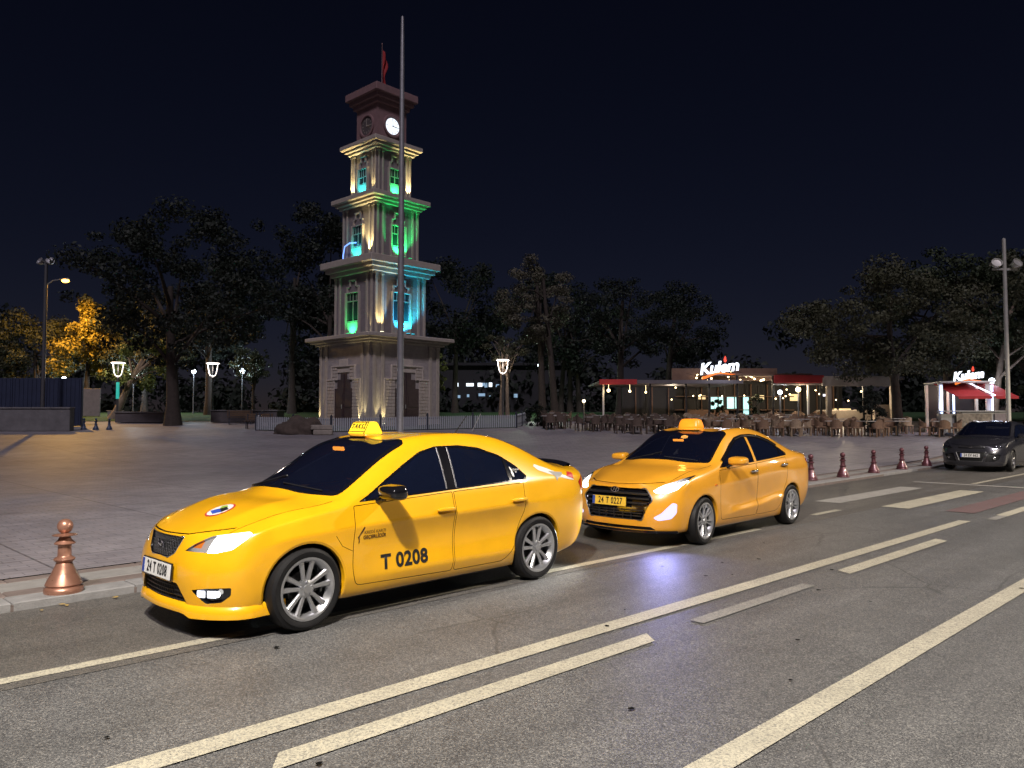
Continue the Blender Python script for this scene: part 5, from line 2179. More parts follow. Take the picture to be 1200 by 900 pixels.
ST = [  # width, z0, z1, cornice top, overhang   (heights above tower foot)
    (5.20, 0.0, 4.86, 5.36, .66),
    (3.95, 5.36, 9.10, 10.00, .66),
    (3.30, 10.00, 13.30, 13.92, .54),
    (2.60, 13.92, 16.72, 17.32, .54),
    (2.17, 17.32, 19.62, 20.62, .53),
]
for i, (w, z0, z1, z2, ov) in enumerate(ST):
    mm = 'tower_head' if i == 4 else ('base_stone_lit' if i == 0 else 'tower_stone')

    def wall(bm):
        bx(bm, 0, 0, (z0 + z1) / 2, w, w, z1 - z0)
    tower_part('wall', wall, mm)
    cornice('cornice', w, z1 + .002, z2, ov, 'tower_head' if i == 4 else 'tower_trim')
    if i == 4:
        continue
    # fluted corner pilasters
    pw = w * .055
    for k in range(4):
        for sgn in (-1, 1):
            def pil(bm):
                for q in range(2):
                    u = sgn * (w / 2 - pw * (.9 + q * 1.9) + (0 if q else pw * .2))
                    fbx(bm, k, w, u - pw * .42, u + pw * .42, z0 + .01, z1 - .18, .005, .075, .012)
                    fbx(bm, k, w, u - pw * .55, u + pw * .55, z1 - .18, z1 - .01, .005, .095, .012)
                    fbx(bm, k, w, u - pw * .6, u + pw * .6, z0 + .01, z0 + .16, .005, .10, .012)
            tower_part('pilaster', pil, 'tower_trim')
    if i == 0:
        for k in range(4):
            # stepped door surround of small blocks
            def sur(bm):
                for (u0, u1, zt0, zt1) in ((1.72, .92, 0, 2.75), (1.20, .64, 2.75, 3.55), (.40, 0, 3.55, 3.98)):
                    for sg in (-1, 1):
                        a, b_ = (u1, u0)
                        nu = max(1, int(round((b_ - a) / .19)))
                        nz = max(1, int(round((zt1 - zt0) / .20)))
                        if zt0 > 3:
                            if sg == 1:
                                fbx(bm, k, w, -.40, .40, zt0, zt1, .005, .10, .01)
                            continue
                        fbx(bm, k, w, sg * a, sg * b_, zt0, zt1, .005, .05)
                        fbx(bm, k, w, sg * (b_ - .07), sg * (b_ + .02), zt0, zt1 + .06, .005, .13, .01)
                        fbx(bm, k, w, sg * (a if zt0 < 1 else .0), sg * b_, zt1 - .02, zt1 + .07, .006, .125, .01)
                        for iu in range(nu - 1):
                            for iz in range(nz):
                                du, dz = (b_ - .07 - a) / max(1, nu - 1), (zt1 - zt0) / nz
                                fbx(bm, k, w, sg * (a + iu * du + .012), sg * (a + (iu + 1) * du - .012), zt0 + iz * dz + .012, zt0 + (iz + 1) * dz - .03, .04, .09)
                # lintel infill above the stepped opening
                fbx(bm, k, w, -.64, .64, 3.2, 3.55, .005, .052)
            tower_part('door_surround', sur, 'surround_stone')

            def dr(bm):
                fbx(bm, k, w, -.92, .92, .02, 2.25, .004, .03)
                fbx(bm, k, w, -.66, .66, 2.25, 2.78, .004, .03)
                fbx(bm, k, w, -.32, .32, 2.78, 3.22, .004, .03)
                fbx(bm, k, w, -.03, .03, .02, 3.1, .03, .06)
                for sg in (-1, 1):
                    for zz in (.15, 1.15):
                        fbx(bm, k, w, sg * .12, sg * .78, zz, zz + .85, .03, .05, .01)
            d = tower_part('door', dr, 'tower_door')

            def hn(bm):
                fbx(bm, k, w, -.16, -.10, 1.05, 1.30, .06, .10, .01)
            tower_part('handle', hn, 'window_bar', d)
    else:
        ww_, zb, zt = {1: (.62, .28, 2.62), 2: (.50, .22, 2.10), 3: (.42, .20, 1.75)}[i]
        for k in range(4):
            def win(bm):
                fbx(bm, k, w, -ww_, ww_, z0 + zb + .62, z0 + zt, .004, .02)
            wn_ = tower_part('window', win, 'dark_glass')

            def bars(bm):
                fbx(bm, k, w, -.03, .03, z0 + zb + .62, z0 + zt, .02, .05)
                fbx(bm, k, w, -ww_, ww_, z0 + zt - .50, z0 + zt - .44, .02, .05)
                for q in (-.5, .5):
                    fbx(bm, k, w, q * ww_ - .018, q * ww_ + .018, z0 + zt - .46, z0 + zt, .02, .045)
                fbx(bm, k, w, -ww_, ww_, z0 + zb + .62, z0 + zb + .68, .02, .06)
            tower_part('window_bars', bars, 'window_bar', wn_)

            def frm(bm):
                for sg in (-1, 1):
                    fbx(bm, k, w, sg * ww_, sg * (ww_ + .10), z0 + .03, z0 + zt + .06, .004, .17, .01)
                    fbx(bm, k, w, sg * (ww_ - .13), sg * (ww_ + .02), z0 + zt + .06, z0 + zt + .42, .004, .09, .01)
                    fbx(bm, k, w, sg * (ww_ * .38), sg * (ww_ * .38 + .12), z0 + zt + .42, z0 + zt + .78, .004, .09, .01)
                    fbx(bm, k, w, sg * (ww_ * .38 + .12), sg * (ww_ + .02), z0 + zt + .34, z0 + zt + .42, .0045, .10, .01)
                fbx(bm, k, w, -ww_, ww_, z0 + zt, z0 + zt + .07, .004, .12, .01)
                fbx(bm, k, w, -ww_ * .38 - .12, ww_ * .38 + .12, z0 + zt + .74, z0 + zt + .84, .0045, .12, .01)
            tower_part('window_surround', frm, 'tower_trim', wn_)

            def apr(bm):
                pts = []
                n = 9
                fbx(bm, k, w, -ww_ + .01, ww_ - .01, z0 + .05, z0 + zb + .60, .004, .06, .01)
            tower_part('window_apron', apr, 'tower_trim', wn_)
# clock stage
cw, cz = 2.17, 18.42
for k in range(4):
    lit = k == 0
    dm = fm(k) @ Matrix.Translation((0, -cw / 2, cz)) @ Matrix.Rotation(R(90), 4, 'X')
    bm = newbm()
    lathe(bm, [(.72, .0), (.72, .09), (.66, .11), (.60, .10), (.58, .04), (.58, 0)], 40, dm, cap=False)
    ring = obj('dial_ring', bm, 'tower_head', tower, smooth=40)
    bm = newbm()
    lathe(bm, [(0, .03), (.56 if not lit else .50, .03), (.56 if not lit else .50, .002)], 40, dm, cap=False)
    dial = obj('clock_dial', bm, 'dial_glow' if lit else 'dial_dark', tower, smooth=40)
    bm = newbm()
    for h in range(12):
        a = h * math.pi / 6
        bx(bm, 0, .42, .035, .03, .09 if h % 3 else .14, .01, dm @ Matrix.Rotation(a, 4, 'Z'))
    obj('hour_marks', bm, 'hand_black' if lit else 'tower_trim', dial)
    bm = newbm()
    bx(bm, 0, .16, .05, .045, .36, .012, dm @ Matrix.Rotation(R(-93), 4, 'Z'))
    bx(bm, 0, .19, .065, .03, .44, .012, dm @ Matrix.Rotation(R(2), 4, 'Z'))
    lathe(bm, [(0, .075), (.04, .075), (.04, .04)], 12, dm, cap=False)
    obj('clock_hands', bm, 'hand_black' if lit else 'tower_trim', dial)
# roof finial with a furled flag
bm = newbm()
bx(bm, 0, 0, 20.66, 1.5, 1.5, .10)
bx(bm, 0, 0, 20.76, .7, .7, .12, bev=.02)
lathe(bm, [(.10, 20.8), (.06, 21.1), (.03, 21.6), (.025, 23.9), (.05, 23.95), (.0, 24.05)], 10)
obj('finial', bm, 'tower_head', tower, smooth=40)
bm = newbm()
gr = []
for j in range(15):
    z = 23.7 - j * .16
    row = []
    for i in range(10):
        a = i / 9
        wv = .5 * a * (.55 + .25 * math.sin(j * .55))
        row.append(bm.verts.new((.03 + wv, .07 * math.sin(a * 9 + j * .4), z - a * .55 * (.6 + .4 * a))))
    gr.append(row)
for r0, r1 in zip(gr, gr[1:]):
    for i in range(9):
        bm.faces.new((r0[i], r0[i + 1], r1[i + 1], r1[i]))
fl = obj('flag', bm, 'flag_red', tower, smooth=180)
fl.modifiers.new('t', 'SOLIDIFY').thickness = .015


# floodlit colours: little fixtures on the ledges
def uplight(k, w, u, z, col, lens, energy, d=.30, tilt=.16, ang=70, du=0.):
    bm = newbm()
    mt = fm(k) @ Matrix.Translation((u, -w / 2 - d, z + .10))
    bx(bm, 0, 0, 0, .22, .14, .14, mt, bev=.02)
    bx(bm, 0, 0, -.09, .06, .06, .05, mt)
    fx = obj('uplight', bm, 'fixture', tower)
    bm = newbm()
    bx(bm, 0, .02, .08, .18, .10, .02, mt, bev=.004)
    obj('uplight_lens', bm, lens, fx)
    p = mt @ Vector((0, .02, .13))
    dr = fm(k).to_3x3() @ Vector((du, tilt, 1))
    light_spot('uplight_lamp', fx, p, dr, energy, col, ang, .6, .05)


WARM, GREEN, CYAN, BLUE = (1, .80, .34), (.02, 1, .22), (.03, .62, 1.0), (.02, .42, 1)
w1, w2, w3 = 3.95, 3.30, 2.60
z1_, z2_, z3_ = 5.36, 10.0, 13.92
# stage above the base
uplight(3, w1, 0, z1_, GREEN, 'green_lens', 180, .42, 1.1, 110)
uplight(0, w1, .12, z1_, (.02, .50, 1), 'cyan_lens', 700, .62, .42, 110)
uplight(0, w1, .55, z1_, (.02, .9, .70), 'cyan_lens', 300, .55, .25, 80)
uplight(0, w1, -w1 / 2 + .40, z1_, WARM, 'warm_lens', 630, .30, .10, 50)
uplight(3, w1, w1 / 2 - .25, z1_, WARM, 'warm_lens', 45, .22, .10, 40)
# next stage
uplight(3, w2, -.05, z2_, (.02, .9, .8), 'cyan_lens', 120, .42, 1.1, 110)
uplight(3, w2, w2 / 2 - .45, z2_, WARM, 'warm_lens', 930, .30, .10, 60)
uplight(0, w2, .05, z2_, GREEN, 'green_lens', 560, .55, .42, 100)
uplight(0, w2, .60, z2_, GREEN, 'green_lens', 165, .50, .20, 60)
# top lit stage
uplight(3, w3, 0, z3_, (.02, .85, .9), 'cyan_lens', 105, .36, 1.1, 110)
uplight(3, w3, -w3 / 2 + .28, z3_, WARM, 'warm_lens', 780, .26, .10, 60)
uplight(3, w3, w3 / 2 - .25, z3_, WARM, 'warm_lens', 180, .24, .10, 50)
uplight(0, w3, -.0, z3_, GREEN, 'green_lens', 135, .36, 1.1, 110)
uplight(0, w3, w3 / 2 - .28, z3_, WARM, 'warm_lens', 780, .26, .10, 60)
# foot
for k, u in ((3, -2.45), (3, 2.1), (3, 1.7), (0, -2.2), (0, -1.8)):
    uplight(k, 5.2, u, .02, (1, .84, .40), 'warm_lens', 150, .24, .10, 36)
# blue light rope hanging from a window sill
bm = newbm()
tube(bm, [(-w2 / 2 - .25, -.1 + .0, z2_ + 1.05), (-w2 / 2 - .30, .5, z2_ + 1.1), (-w2 / 2 - .34, .95, z2_ + .95), (-w2 / 2 - .34, 1.1, z2_ + .45), (-w2 / 2 - .34, 1.12, z2_ + .1)], .035, 6)
obj('light_rope', bm, 'blue_led', tower, smooth=60)
# ------------------------------------------------------------------ street furniture
mat('copper_paint', (.40, .20, .135), .34, metal=.55, coat=.3, vary=.12, vscale=9, rvary=.1)
mat('maroon_paint', (.115, .038, .048), .34, metal=.3, coat=.4, vary=.15, vscale=9)
mat('navy_paint', (.035, .055, .11), .5, vary=.2, vscale=9)
mat('galv_steel', (.42, .42, .44), .42, metal=.6, vary=.16, vscale=5, bump=.05, bscale=40)
mat('pale_steel', (.50, .49, .45), .45, metal=.35, vary=.1, vscale=5)
mat('lamp_grey', (.10, .10, .11), .5, metal=.4)
mat('white_metal', (.62, .60, .57), .45)
mat('fence_paint', (.36, .38, .42), .5, vary=.12, vscale=12)
mat('fence_dark', (.03, .035, .05), .5)
mat('soil', (.065, .048, .040), .95, vary=.35, vscale=5, bump=.9, bscale=22)
mat('rough_stone', (.26, .23, .20), .85, vary=.25, vscale=4, bump=.6, bscale=18)
mat('wall_stone', (.15, .145, .15), .85, vary=.22, vscale=2.2, bump=.5, bscale=16)
mat('hoarding_blue', (.018, .026, .06), .6, vary=.2, vscale=1.5)
mat('planter_stone', (.085, .075, .08), .8, vary=.25, vscale=3, bump=.4, bscale=20)
mat('board_brown', (.26, .16, .10), .7, vary=.2, vscale=4)
mat('board_grey', (.22, .19, .19), .7, vary=.2, vscale=4)
mat('bench_wood', (.10, .06, .035), .7, vary=.3, vscale=10)
mat('teal_light', (.04, .42, .36), .6, emit=(.04, .65, .52), estr=.5)
emit_mat('tulip_glow', (1.0, .88, .80), 2.2)
emit_mat('cradle_glow', (1.0, .86, .84), .75)
emit_mat('globe_glow', (.80, .92, 1.0), 7.0)
emit_mat('globe_warm', (1.0, .80, .45), 5.0)
emit_mat('sodium_glow', (1.0, .46, .06), 14.0)
emit_mat('street_glow', (1.0, .86, .66), 6.0)
emit_mat('flood_glow', (1.0, .97, .85), 8.0)

# pawn-shaped bollards
PAWN = [(.0, .0), (.185, .0), (.19, .025), (.185, .05), (.165, .065), (.168, .075), (.178, .085), (.17, .105), (.125, .19), (.085, .275), (.078, .30),
        (.075, .305), (.098, .325), (.105, .338), (.095, .350), (.072, .362), (.066, .375), (.064, .47), (.068, .482), (.098, .492), (.102, .500),
        (.09, .512), (.066, .535), (.052, .565), (.055, .572), (.118, .580), (.12, .586), (.055, .597), (.04, .603)]
for a in np.linspace(-1.1, 1.5708, 10):
    PAWN.append((max(0, .077 * math.cos(a)), .672 + .077 * math.sin(a)))
PAWN[-1] = (0, .749)
PAWN = [(r * .84, z * .86) for r, z in PAWN]


def bollard(loc, m, label, group=None):
    t = empty('bollard', (loc[0], loc[1], loc[2]), 0, label, 'bollard', group)
    bm = newbm()
    lathe(bm, PAWN[:9], 32, cap=False)
    obj('base', bm, m, t, smooth=42)
    bm = newbm()
    lathe(bm, PAWN[8:29], 28, cap=False)
    obj('post', bm, m, t, smooth=42)
    bm = newbm()
    lathe(bm, PAWN[28:], 28, cap=False)
    obj('ball', bm, m, t, smooth=60)
    return t


bollard((-3.98, 6.89, KERB_H - .002), 'copper_paint', 'large copper coloured pawn shaped bollard beside the front taxi')
ord_ = ['right behind the tail of the rear taxi', 'first clear of the rear taxi', 'in the middle of the five near the crossing', 'second from the dark hatchback', 'nearest the dark hatchback']
for (x, y), od in zip(((7.36, 18.98), (8.55, 19.92), (10.08, 21.48), (11.59, 22.91), (13.20, 24.54)), ord_):
    bollard((x, y, PZ(x, y) - .002), 'maroon_paint', 'maroon pawn shaped bollard ' + od, 'maroon bollards along the kerb')
for (x, y), od in zip(((-23.72, 42.61), (-23.05, 42.61), (-22.31, 42.61)), ('closest to the grey wall', 'in the middle of the three', 'farthest from the grey wall')):
    bollard((x, y, PZ(x, y) - .002), 'navy_paint', 'far dark blue bollard by the orange lit ground, ' + od, 'dark blue bollards by the wall')


# flagpole in front of the tower
x, y = -4.37, 30.0
t = empty('flagpole', (x, y, PZ(x, y)), 0, 'very tall bare steel pole standing in front of the clock tower', 'pole')
bm = newbm()
lathe(bm, [(.135, .0), (.133, 3.0), (.115, 9), (.085, 15.5), (.06, 17.3), (.06, 17.35), (0, 17.4)], 20, cap=False)
obj('shaft', bm, 'galv_steel', t, smooth=40)
bm = newbm()
lathe(bm, [(.0, .04), (.26, .04), (.26, .0)], 16, cap=False)
for a in range(6):
    lathe(bm, [(.02, .04), (.02, .09), (0, .09)], 8, Matrix.Translation((.21 * math.cos(a), .21 * math.sin(a), 0)), cap=False)
obj('base_plate', bm, 'galv_steel', t, smooth=40)


def flood_head(parent, loc, yaw, m='pale_steel'):
    """round projector floodlight, unlit, on a stirrup."""
    bm = newbm()
    mt = Matrix.Translation(loc) @ Matrix.Rotation(yaw, 4, 'Z') @ Matrix.Rotation(R(62), 4, 'Y') @ Matrix.Scale(.78, 4)
    lathe(bm, [(0, -.22), (.10, -.21), (.20, -.10), (.25, .08), (.27, .12), (.27, .16), (.25, .16), (.22, .10), (0, .08)], 20, mt, cap=False)
    for s in (-1, 1):
        bx(bm, 0, s * .285, .02, .05, .02, .30, mt)
    obj('floodlight', bm, m, parent, smooth=40)


# slim pole with two floodlights, right edge
x, y = 21.0, 32.5
t = empty('floodlight_pole', (x, y, PZ(x, y)), 0, 'pale steel pole with two round floodlights standing behind the dark hatchback', 'pole')
bm = newbm()
lathe(bm, [(.095, 0), (.09, 3), (.075, 8.8), (.07, 8.85), (0, 8.9)], 16, cap=False)
obj('shaft', bm, 'pale_steel', t, smooth=40)
bm = newbm()
bx(bm, 0, 0, 7.55, 1.05, .08, .08)
obj('crossarm', bm, 'pale_steel', t)
flood_head(t, (-.42, -.10, 7.75), R(-100))
flood_head(t, (.42, -.10, 7.75), R(-75))
# slim pole with floodlights behind the grey wall, left
x, y = -26.4, 43.2
t = empty('floodlight_pole', (x, y, PZ(x, y)), 0, 'slim dark pole with two floodlights rising behind the grey wall', 'pole')
bm = newbm()
lathe(bm, [(.11, 0), (.10, 3), (.085, 9.6), (0, 9.65)], 14, cap=False)
obj('shaft', bm, 'lamp_grey', t, smooth=40)
bm = newbm()
bx(bm, 0, 0, 9.45, .7, .07, .07)
obj('crossarm', bm, 'lamp_grey', t)
flood_head(t, (-.26, -.05, 9.45), R(-120), 'galv_steel')
flood_head(t, (.26, -.05, 9.45), R(-60), 'galv_steel')


# ---- lit street lamps
def street_lamp(loc, h, arm, yaw, label, energy, col, lens, cone=165, rad=.15):
    t = empty('street_lamp', loc, yaw, label, 'street lamp')
    bm = newbm()
    lathe(bm, [(.11, 0), (.10, .8), (.075, .85), (.05, h - .25), (0, h - .2)], 14, cap=False)
    tube(bm, [(0, 0, h - .5), (.05, 0, h - .15), (arm * .4, 0, h + .12), (arm, 0, h + .18)], [.045, .045, .038, .035], 8)
    obj('column', bm, 'galv_steel', t, smooth=40)
    bm = newbm()
    soft_box(bm, arm + .30, 0, h + .19, .72, .26, .13, 1)
    hd = obj('lamp_head', bm, 'galv_steel', t, smooth=60)
    bm = newbm()
    bx(bm, arm + .33, 0, h + .116, .42, .18, .02, bev=.005)
    obj('lamp_lens', bm, lens, hd)
    if lens == 'sodium_glow':
        bm = newbm()
        soft_box(bm, arm + .33, 0, h + .06, .55, .42, .26, 1, n=2)
        obj('lamp_bowl', bm, lens, hd, smooth=80)
    light_spot('lamp_light', hd, (arm + .33, 0, h - .1), (0, 0, -1), energy, col, cone, .35, rad)
    return t


# the lamp by the near kerb that lights the taxis, an added one, and the farther one along the road
street_lamp((-1.0, -2.6, .0), 9.0, 1.9, R(105), 'tall street lamp on the near side of the road', 8300, (1.0, .92, .80), 'street_glow', 165, .22)
street_lamp((15.4, 9.2, .0), 9.0, 1.8, R(135), 'unseen street lamp added midway along the near side of the road', 5200, (1.0, .89, .76), 'street_glow', 165, .22)  # unseen lamp added to brighten the right of the road and plaza
street_lamp((31.5, 21.5, .0), 8.0, 1.8, R(150), 'tall street lamp farther along the near side of the road', 8200, (1.0, .86, .66), 'street_glow', 160, .22)
street_lamp((-33.9, 55.6, PZ(0, 55.6)), 9.8, 1.2, R(-10), 'sodium street lamp glowing orange above the yellow lit tree', 6200, (1.0, .52, .08), 'sodium_glow', 175, .15)
bm = newbm()


def tulip_lamp(x, y, h, label, lit=1.0, teal_column=False):
    """park lamp: column, U-shaped cradle and a flat glowing disc."""
    t = empty('park_lamp', (x, y, PZ(x, y)), 0, label, 'street lamp', 'tulip park lamps')
    bm = newbm()
    lathe(bm, [(.13, 0), (.13, .05), (.075, .1), (.07, h - 1.15), (.10, h - 1.05), (.04, h - .97), (0, h - .95)], 14, cap=False)
    obj('column', bm, 'lamp_grey', t, smooth=40)
    bm = newbm()
    pts = []
    for q in np.linspace(-1, 1, 19):
        r_ = .36 * math.copysign(min(1, abs(q) ** .5), q)
        pts.append((r_, 0, h - .95 + .88 * abs(q) ** 2.0))
    tube(bm, pts, .030, 6)
    obj('cradle', bm, 'cradle_glow', t, smooth=60)
    bm = newbm()
    lathe(bm, [(.018, h - 1.2), (.018, h - .1)], 6)
    obj('stem', bm, 'lamp_grey', t, smooth=60)
    bm = newbm()
    lathe(bm, [(0, h - .10), (.40, h - .10), (.46, h - .07), (.40, h - .02), (.0, h)], 24, cap=False)
    hd = obj('disc', bm, 'tulip_glow', t, smooth=40)
    light_point('lamp_light', hd, (0, -.2, h - .45), 70 * lit, (1.0, .86, .72), .2)
    if teal_column:
        bm = newbm()
        lathe(bm, [(.10, h - 2.45), (.10, h - 1.35)], 14)
        obj('column_glow', bm, 'teal_light', t, smooth=40)  # teal light on the column, put in as a glowing tube
    return t


tulip_lamp(-26.2, 51.0, 3.9, 'tulip park lamp with its column lit teal beside the leaning trunk', 1, True)
tulip_lamp(-20.8, 53.3, 3.9, 'tulip park lamp with grey column behind the low dark planters', 1)
tulip_lamp(-.62, 52.0, 4.1, 'tulip park lamp under lit leaves right of the clock tower', 1.2)


def globe_lamp(x, y, z, label, m='globe_glow', r=.17, energy=160, col=(.72, .88, 1), post=True):
    t = empty('globe_lamp', (x, y, PZ(x, y)), 0, label, 'street lamp', 'globe lamps in the park')
    h = z - PZ(x, y)
    bm = newbm()
    lathe(bm, [(.08, 0), (.045, .3), (.035, h - r), (0, h - r)], 10, cap=False)
    obj('column', bm, 'lamp_grey', t, smooth=40)
    bm = newbm()
    bmesh.ops.create_uvsphere(bm, u_segments=16, v_segments=10, radius=r)
    bmesh.ops.translate(bm, verts=bm.verts[:], vec=(0, 0, h))
    gl = obj('globe', bm, m, t, smooth=180)
    light_point('lamp_light', gl, (0, -.35, h), energy, col, .18)
    return t


globe_lamp(-29.6, 60, 4.9, 'bright bluish globe lamp right of the leaning trunk', r=.26, energy=420)
globe_lamp(-24.9, 60, 5.2, 'bluish white globe lamp left of the tulip lamp with grey column', r=.17, energy=220)
globe_lamp(-20.4, 58, 5.1, 'bluish white globe lamp left of the clock tower', r=.20, energy=320)
globe_lamp(2.1, 58, 5.55, 'small white globe lamp among the green lit pine trunks', r=.16, energy=420, col=(.75, 1, .72))
globe_lamp(-36.2, 62, 4.75, 'white globe lamp behind the grey wall and brown board', r=.16, energy=160)

# floodlights at the tower's foot
for (x, y), od in (((-8.20, 41.9), 'left'), ((-7.35, 42.1), 'right')):
    t = empty('ground_floodlight', (x, y, PZ(x, y)), TW_A, 'small glowing floodlight at the foot of the tower, the %s one' % od, 'floodlight', 'floodlights at the foot of the tower')
    bm = newbm()
    bx(bm, 0, 0, .22, .30, .10, .20, bev=.02)
    bx(bm, 0, 0, .06, .06, .06, .14)
    obj('housing', bm, 'fixture', t)
    bm = newbm()
    for s in (-1, 1):
        lathe(bm, [(0, .0), (.10, 0), (.10, .015), (0, .03)], 14, Matrix.Translation((0, s * .052, .23)) @ Matrix.Rotation(R(-90 * s), 4, 'X'), cap=False)
    obj('lens', bm, 'flood_glow', t)

# ---- picket fence round the tower garden
fence = empty('picket_fence', (-9.57, 40.69, PZ(0, 40.69)), 0, 'low pale picket fence round the foot of the clock tower', 'fence')
FZ = PZ(0, 40.69)
bm = newbm()
prism(bm, [(-.036, 0), (.036, 0), (.036, .66), (0, .72), (-.036, .66)], -.012, .012, 'y')
pk = bpy.data.meshes.new('picket')
bm.to_mesh(pk)
bm.free()
setmat(pk, 'fence_paint')
bm = newbm()
bx(bm, 0, 0, .42, .11, .11, .90, bev=.01)
lathe(bm, [(.0, .95), (.05, .90), (.03, .86)], 8, cap=False)
po = bpy.data.meshes.new('post')
bm.to_mesh(po)
bm.free()
setmat(po, 'fence_dark')
path = [(-14.6, 44.9), (-13.96, 41.95), (-9.57, 40.69), (.24, 43.99), (.9, 47.0)]
npk = 0
for (a, b) in zip(path, path[1:]):
    va, vb = Vector(a), Vector(b)
    L = (vb - va).length
    ang = math.atan2(vb.y - va.y, vb.x - va.x)
    n = int(L / .112)
    for i in range(n):
        p = va.lerp(vb, (i + .5) / n)
        o = bpy.data.objects.new('picket', pk)
        COL.objects.link(o)
        o.parent = fence
        o.location = (p.x + 9.57, p.y - 40.69, PZ(0, p.y) - FZ + .05)
        o.rotation_euler = (0, 0, ang)
        npk += 1
    for k in range(max(2, int(L / 2.4)) + 1):
        p = va.lerp(vb, k / max(2, int(L / 2.4)))
        o = bpy.data.objects.new('post', po)
        COL.objects.link(o)
        o.parent = fence
        o.location = (p.x + 9.57, p.y - 40.69 + .04, PZ(0, p.y) - FZ)
        o.rotation_euler = (0, 0, ang)
    bm = newbm()
    for zz in (.18, .60):
        pa = Vector((va.x + 9.57, va.y - 40.69 + .03, PZ(0, va.y) - FZ + zz + .05))
        pb = Vector((vb.x + 9.57, vb.y - 40.69 + .03, PZ(0, vb.y) - FZ + zz + .05))
        tube(bm, [pa, pb], .025, 4)
    obj('rail', bm, 'fence_dark', fence)
# a leaning stake by the fence
t = empty('stake', (-2.15, 41.2, PZ(0, 41.2)), 0, 'thin pale stake leaning against the picket fence', 'stake')
bm = newbm()
tube(bm, [(0, 0, 0), (.45, .4, .95)], .025, 6)
obj('stick', bm, 'pale_steel', t)

# soil heap and stone slabs
bm = newbm()
bmesh.ops.create_icosphere(bm, subdivisions=4, radius=1)
rng = random.Random(3)
from mathutils import noise as mnoise
for v in bm.verts:
    c = v.co.copy()
    k = 1 + .22 * mnoise.noise(c * 2.1) + .10 * mnoise.noise(c * 6)
    v.co = Vector((c.x * 1.35 * k, c.y * 1.1 * k, max(-.05, c.z) * .86 * k))
o = obj('soil_heap', bm, 'soil', smooth=180)
o.location = (-11.0, 40.0, PZ(0, 40.0) - .02)
tag(o, 'dark heap of soil in front of the picket fence', 'heap')
for i, (x, y, z, rz, sz) in enumerate(((-9.55, 38.9, .0, .2, (.95, .5, .26)), (-9.65, 38.95, .262, .32, (1.05, .5, .24)))):
    bm = newbm()
    bx(bm, 0, 0, sz[2] / 2, *sz, bev=.03)
    bmesh.ops.subdivide_edges(bm, edges=bm.edges[:], cuts=2, use_grid_fill=True)
    for v in bm.verts:
        v.co += Vector((mnoise.noise(v.co * 4 + Vector((i, 0, 0))), mnoise.noise(v.co * 4 + Vector((0, 5, i))), 0)) * .03
    o = obj('stone_block', bm, 'rough_stone', smooth=30)
    o.location = (x, y, PZ(0, y) + z)
    o.rotation_euler = (0, 0, rz)
    tag(o, ('lower' if i == 0 else 'upper') + ' of two rough stone blocks stacked beside the soil heap', 'stone', 'stone blocks by the heap')

# ---- left background: wall, hoarding, boards, planters, bench
t = empty('stone_wall', (-26.85, 41.5, PZ(0, 41.5)), 0, 'low grey stone wall at the left edge of the plaza', 'wall')
bm = newbm()
bx(bm, 0, 0, .60, 6.2, .45, 1.20, bev=.02)
obj('masonry', bm, 'wall_stone', t)
for i in range(6):
    bm = newbm()
    bx(bm, -2.6 + i * 1.04, 0, 1.245, 1.03, .55, .09, bev=.015)
    obj('coping_stone', bm, 'wall_stone', t)
t = empty('hoarding', (-29.3, 45.0, PZ(0, 45)), 0, 'dark blue hoarding panels standing behind the grey wall', 'hoarding')
for i in range(4):
    bm = newbm()
    bx(bm, -3.0 + i * 2.02, 0, 1.45, 2.0, .06, 2.8, bev=.01)
    for q in range(8):
        bx(bm, -3.0 + i * 2.02 - .88 + q * .25, -.045, 1.45, .06, .03, 2.7)
    obj('panel', bm, 'hoarding_blue', t)
for i in range(5):
    bm = newbm()
    bx(bm, -4.0 + i * 2.02, .07, 1.45, .08, .08, 2.9)
    obj('post', bm, 'fence_dark', t)
for (px, w, h, m, lb) in ((-31.9, 1.9, 2.0, 'board_brown', 'brown lit board standing by the leaning trunk'), (-30.4, 1.3, 2.0, 'board_grey', 'plain grey board right of the brown one')):
    t = empty('notice_board', (px, 55.5, PZ(0, 55.5)), 0, lb, 'board')
    bm = newbm()
    bx(bm, 0, 0, h / 2 + .05, w, .10, h, bev=.01)
    obj('panel', bm, m, t)
    bm = newbm()
    for s in (-1, 1):
        bx(bm, s * w * .4, .12, .6, .08, .1, 1.2)
    obj('leg', bm, 'fence_dark', t)
for (x0, x1, y, h, lb) in ((-24.9, -21.9, 49.0, .62, 'low dark stone planter left of the thick trunk'), (-19.1, -14.9, 49.5, .70, 'low dark stone planter right of the thick trunk')):
    t = empty('planter', ((x0 + x1) / 2, y, PZ(0, y)), 0, lb, 'planter', 'low planters in the park')
    w = x1 - x0
    bm = newbm()
    bx(bm, 0, 0, h / 2, w, 1.6, h, bev=.02)
    obj('box', bm, 'planter_stone', t)
    bm = newbm()
    bx(bm, 0, 0, h + .03, w + .12, 1.72, .08, bev=.015)
    obj('coping', bm, 'wall_stone', t)
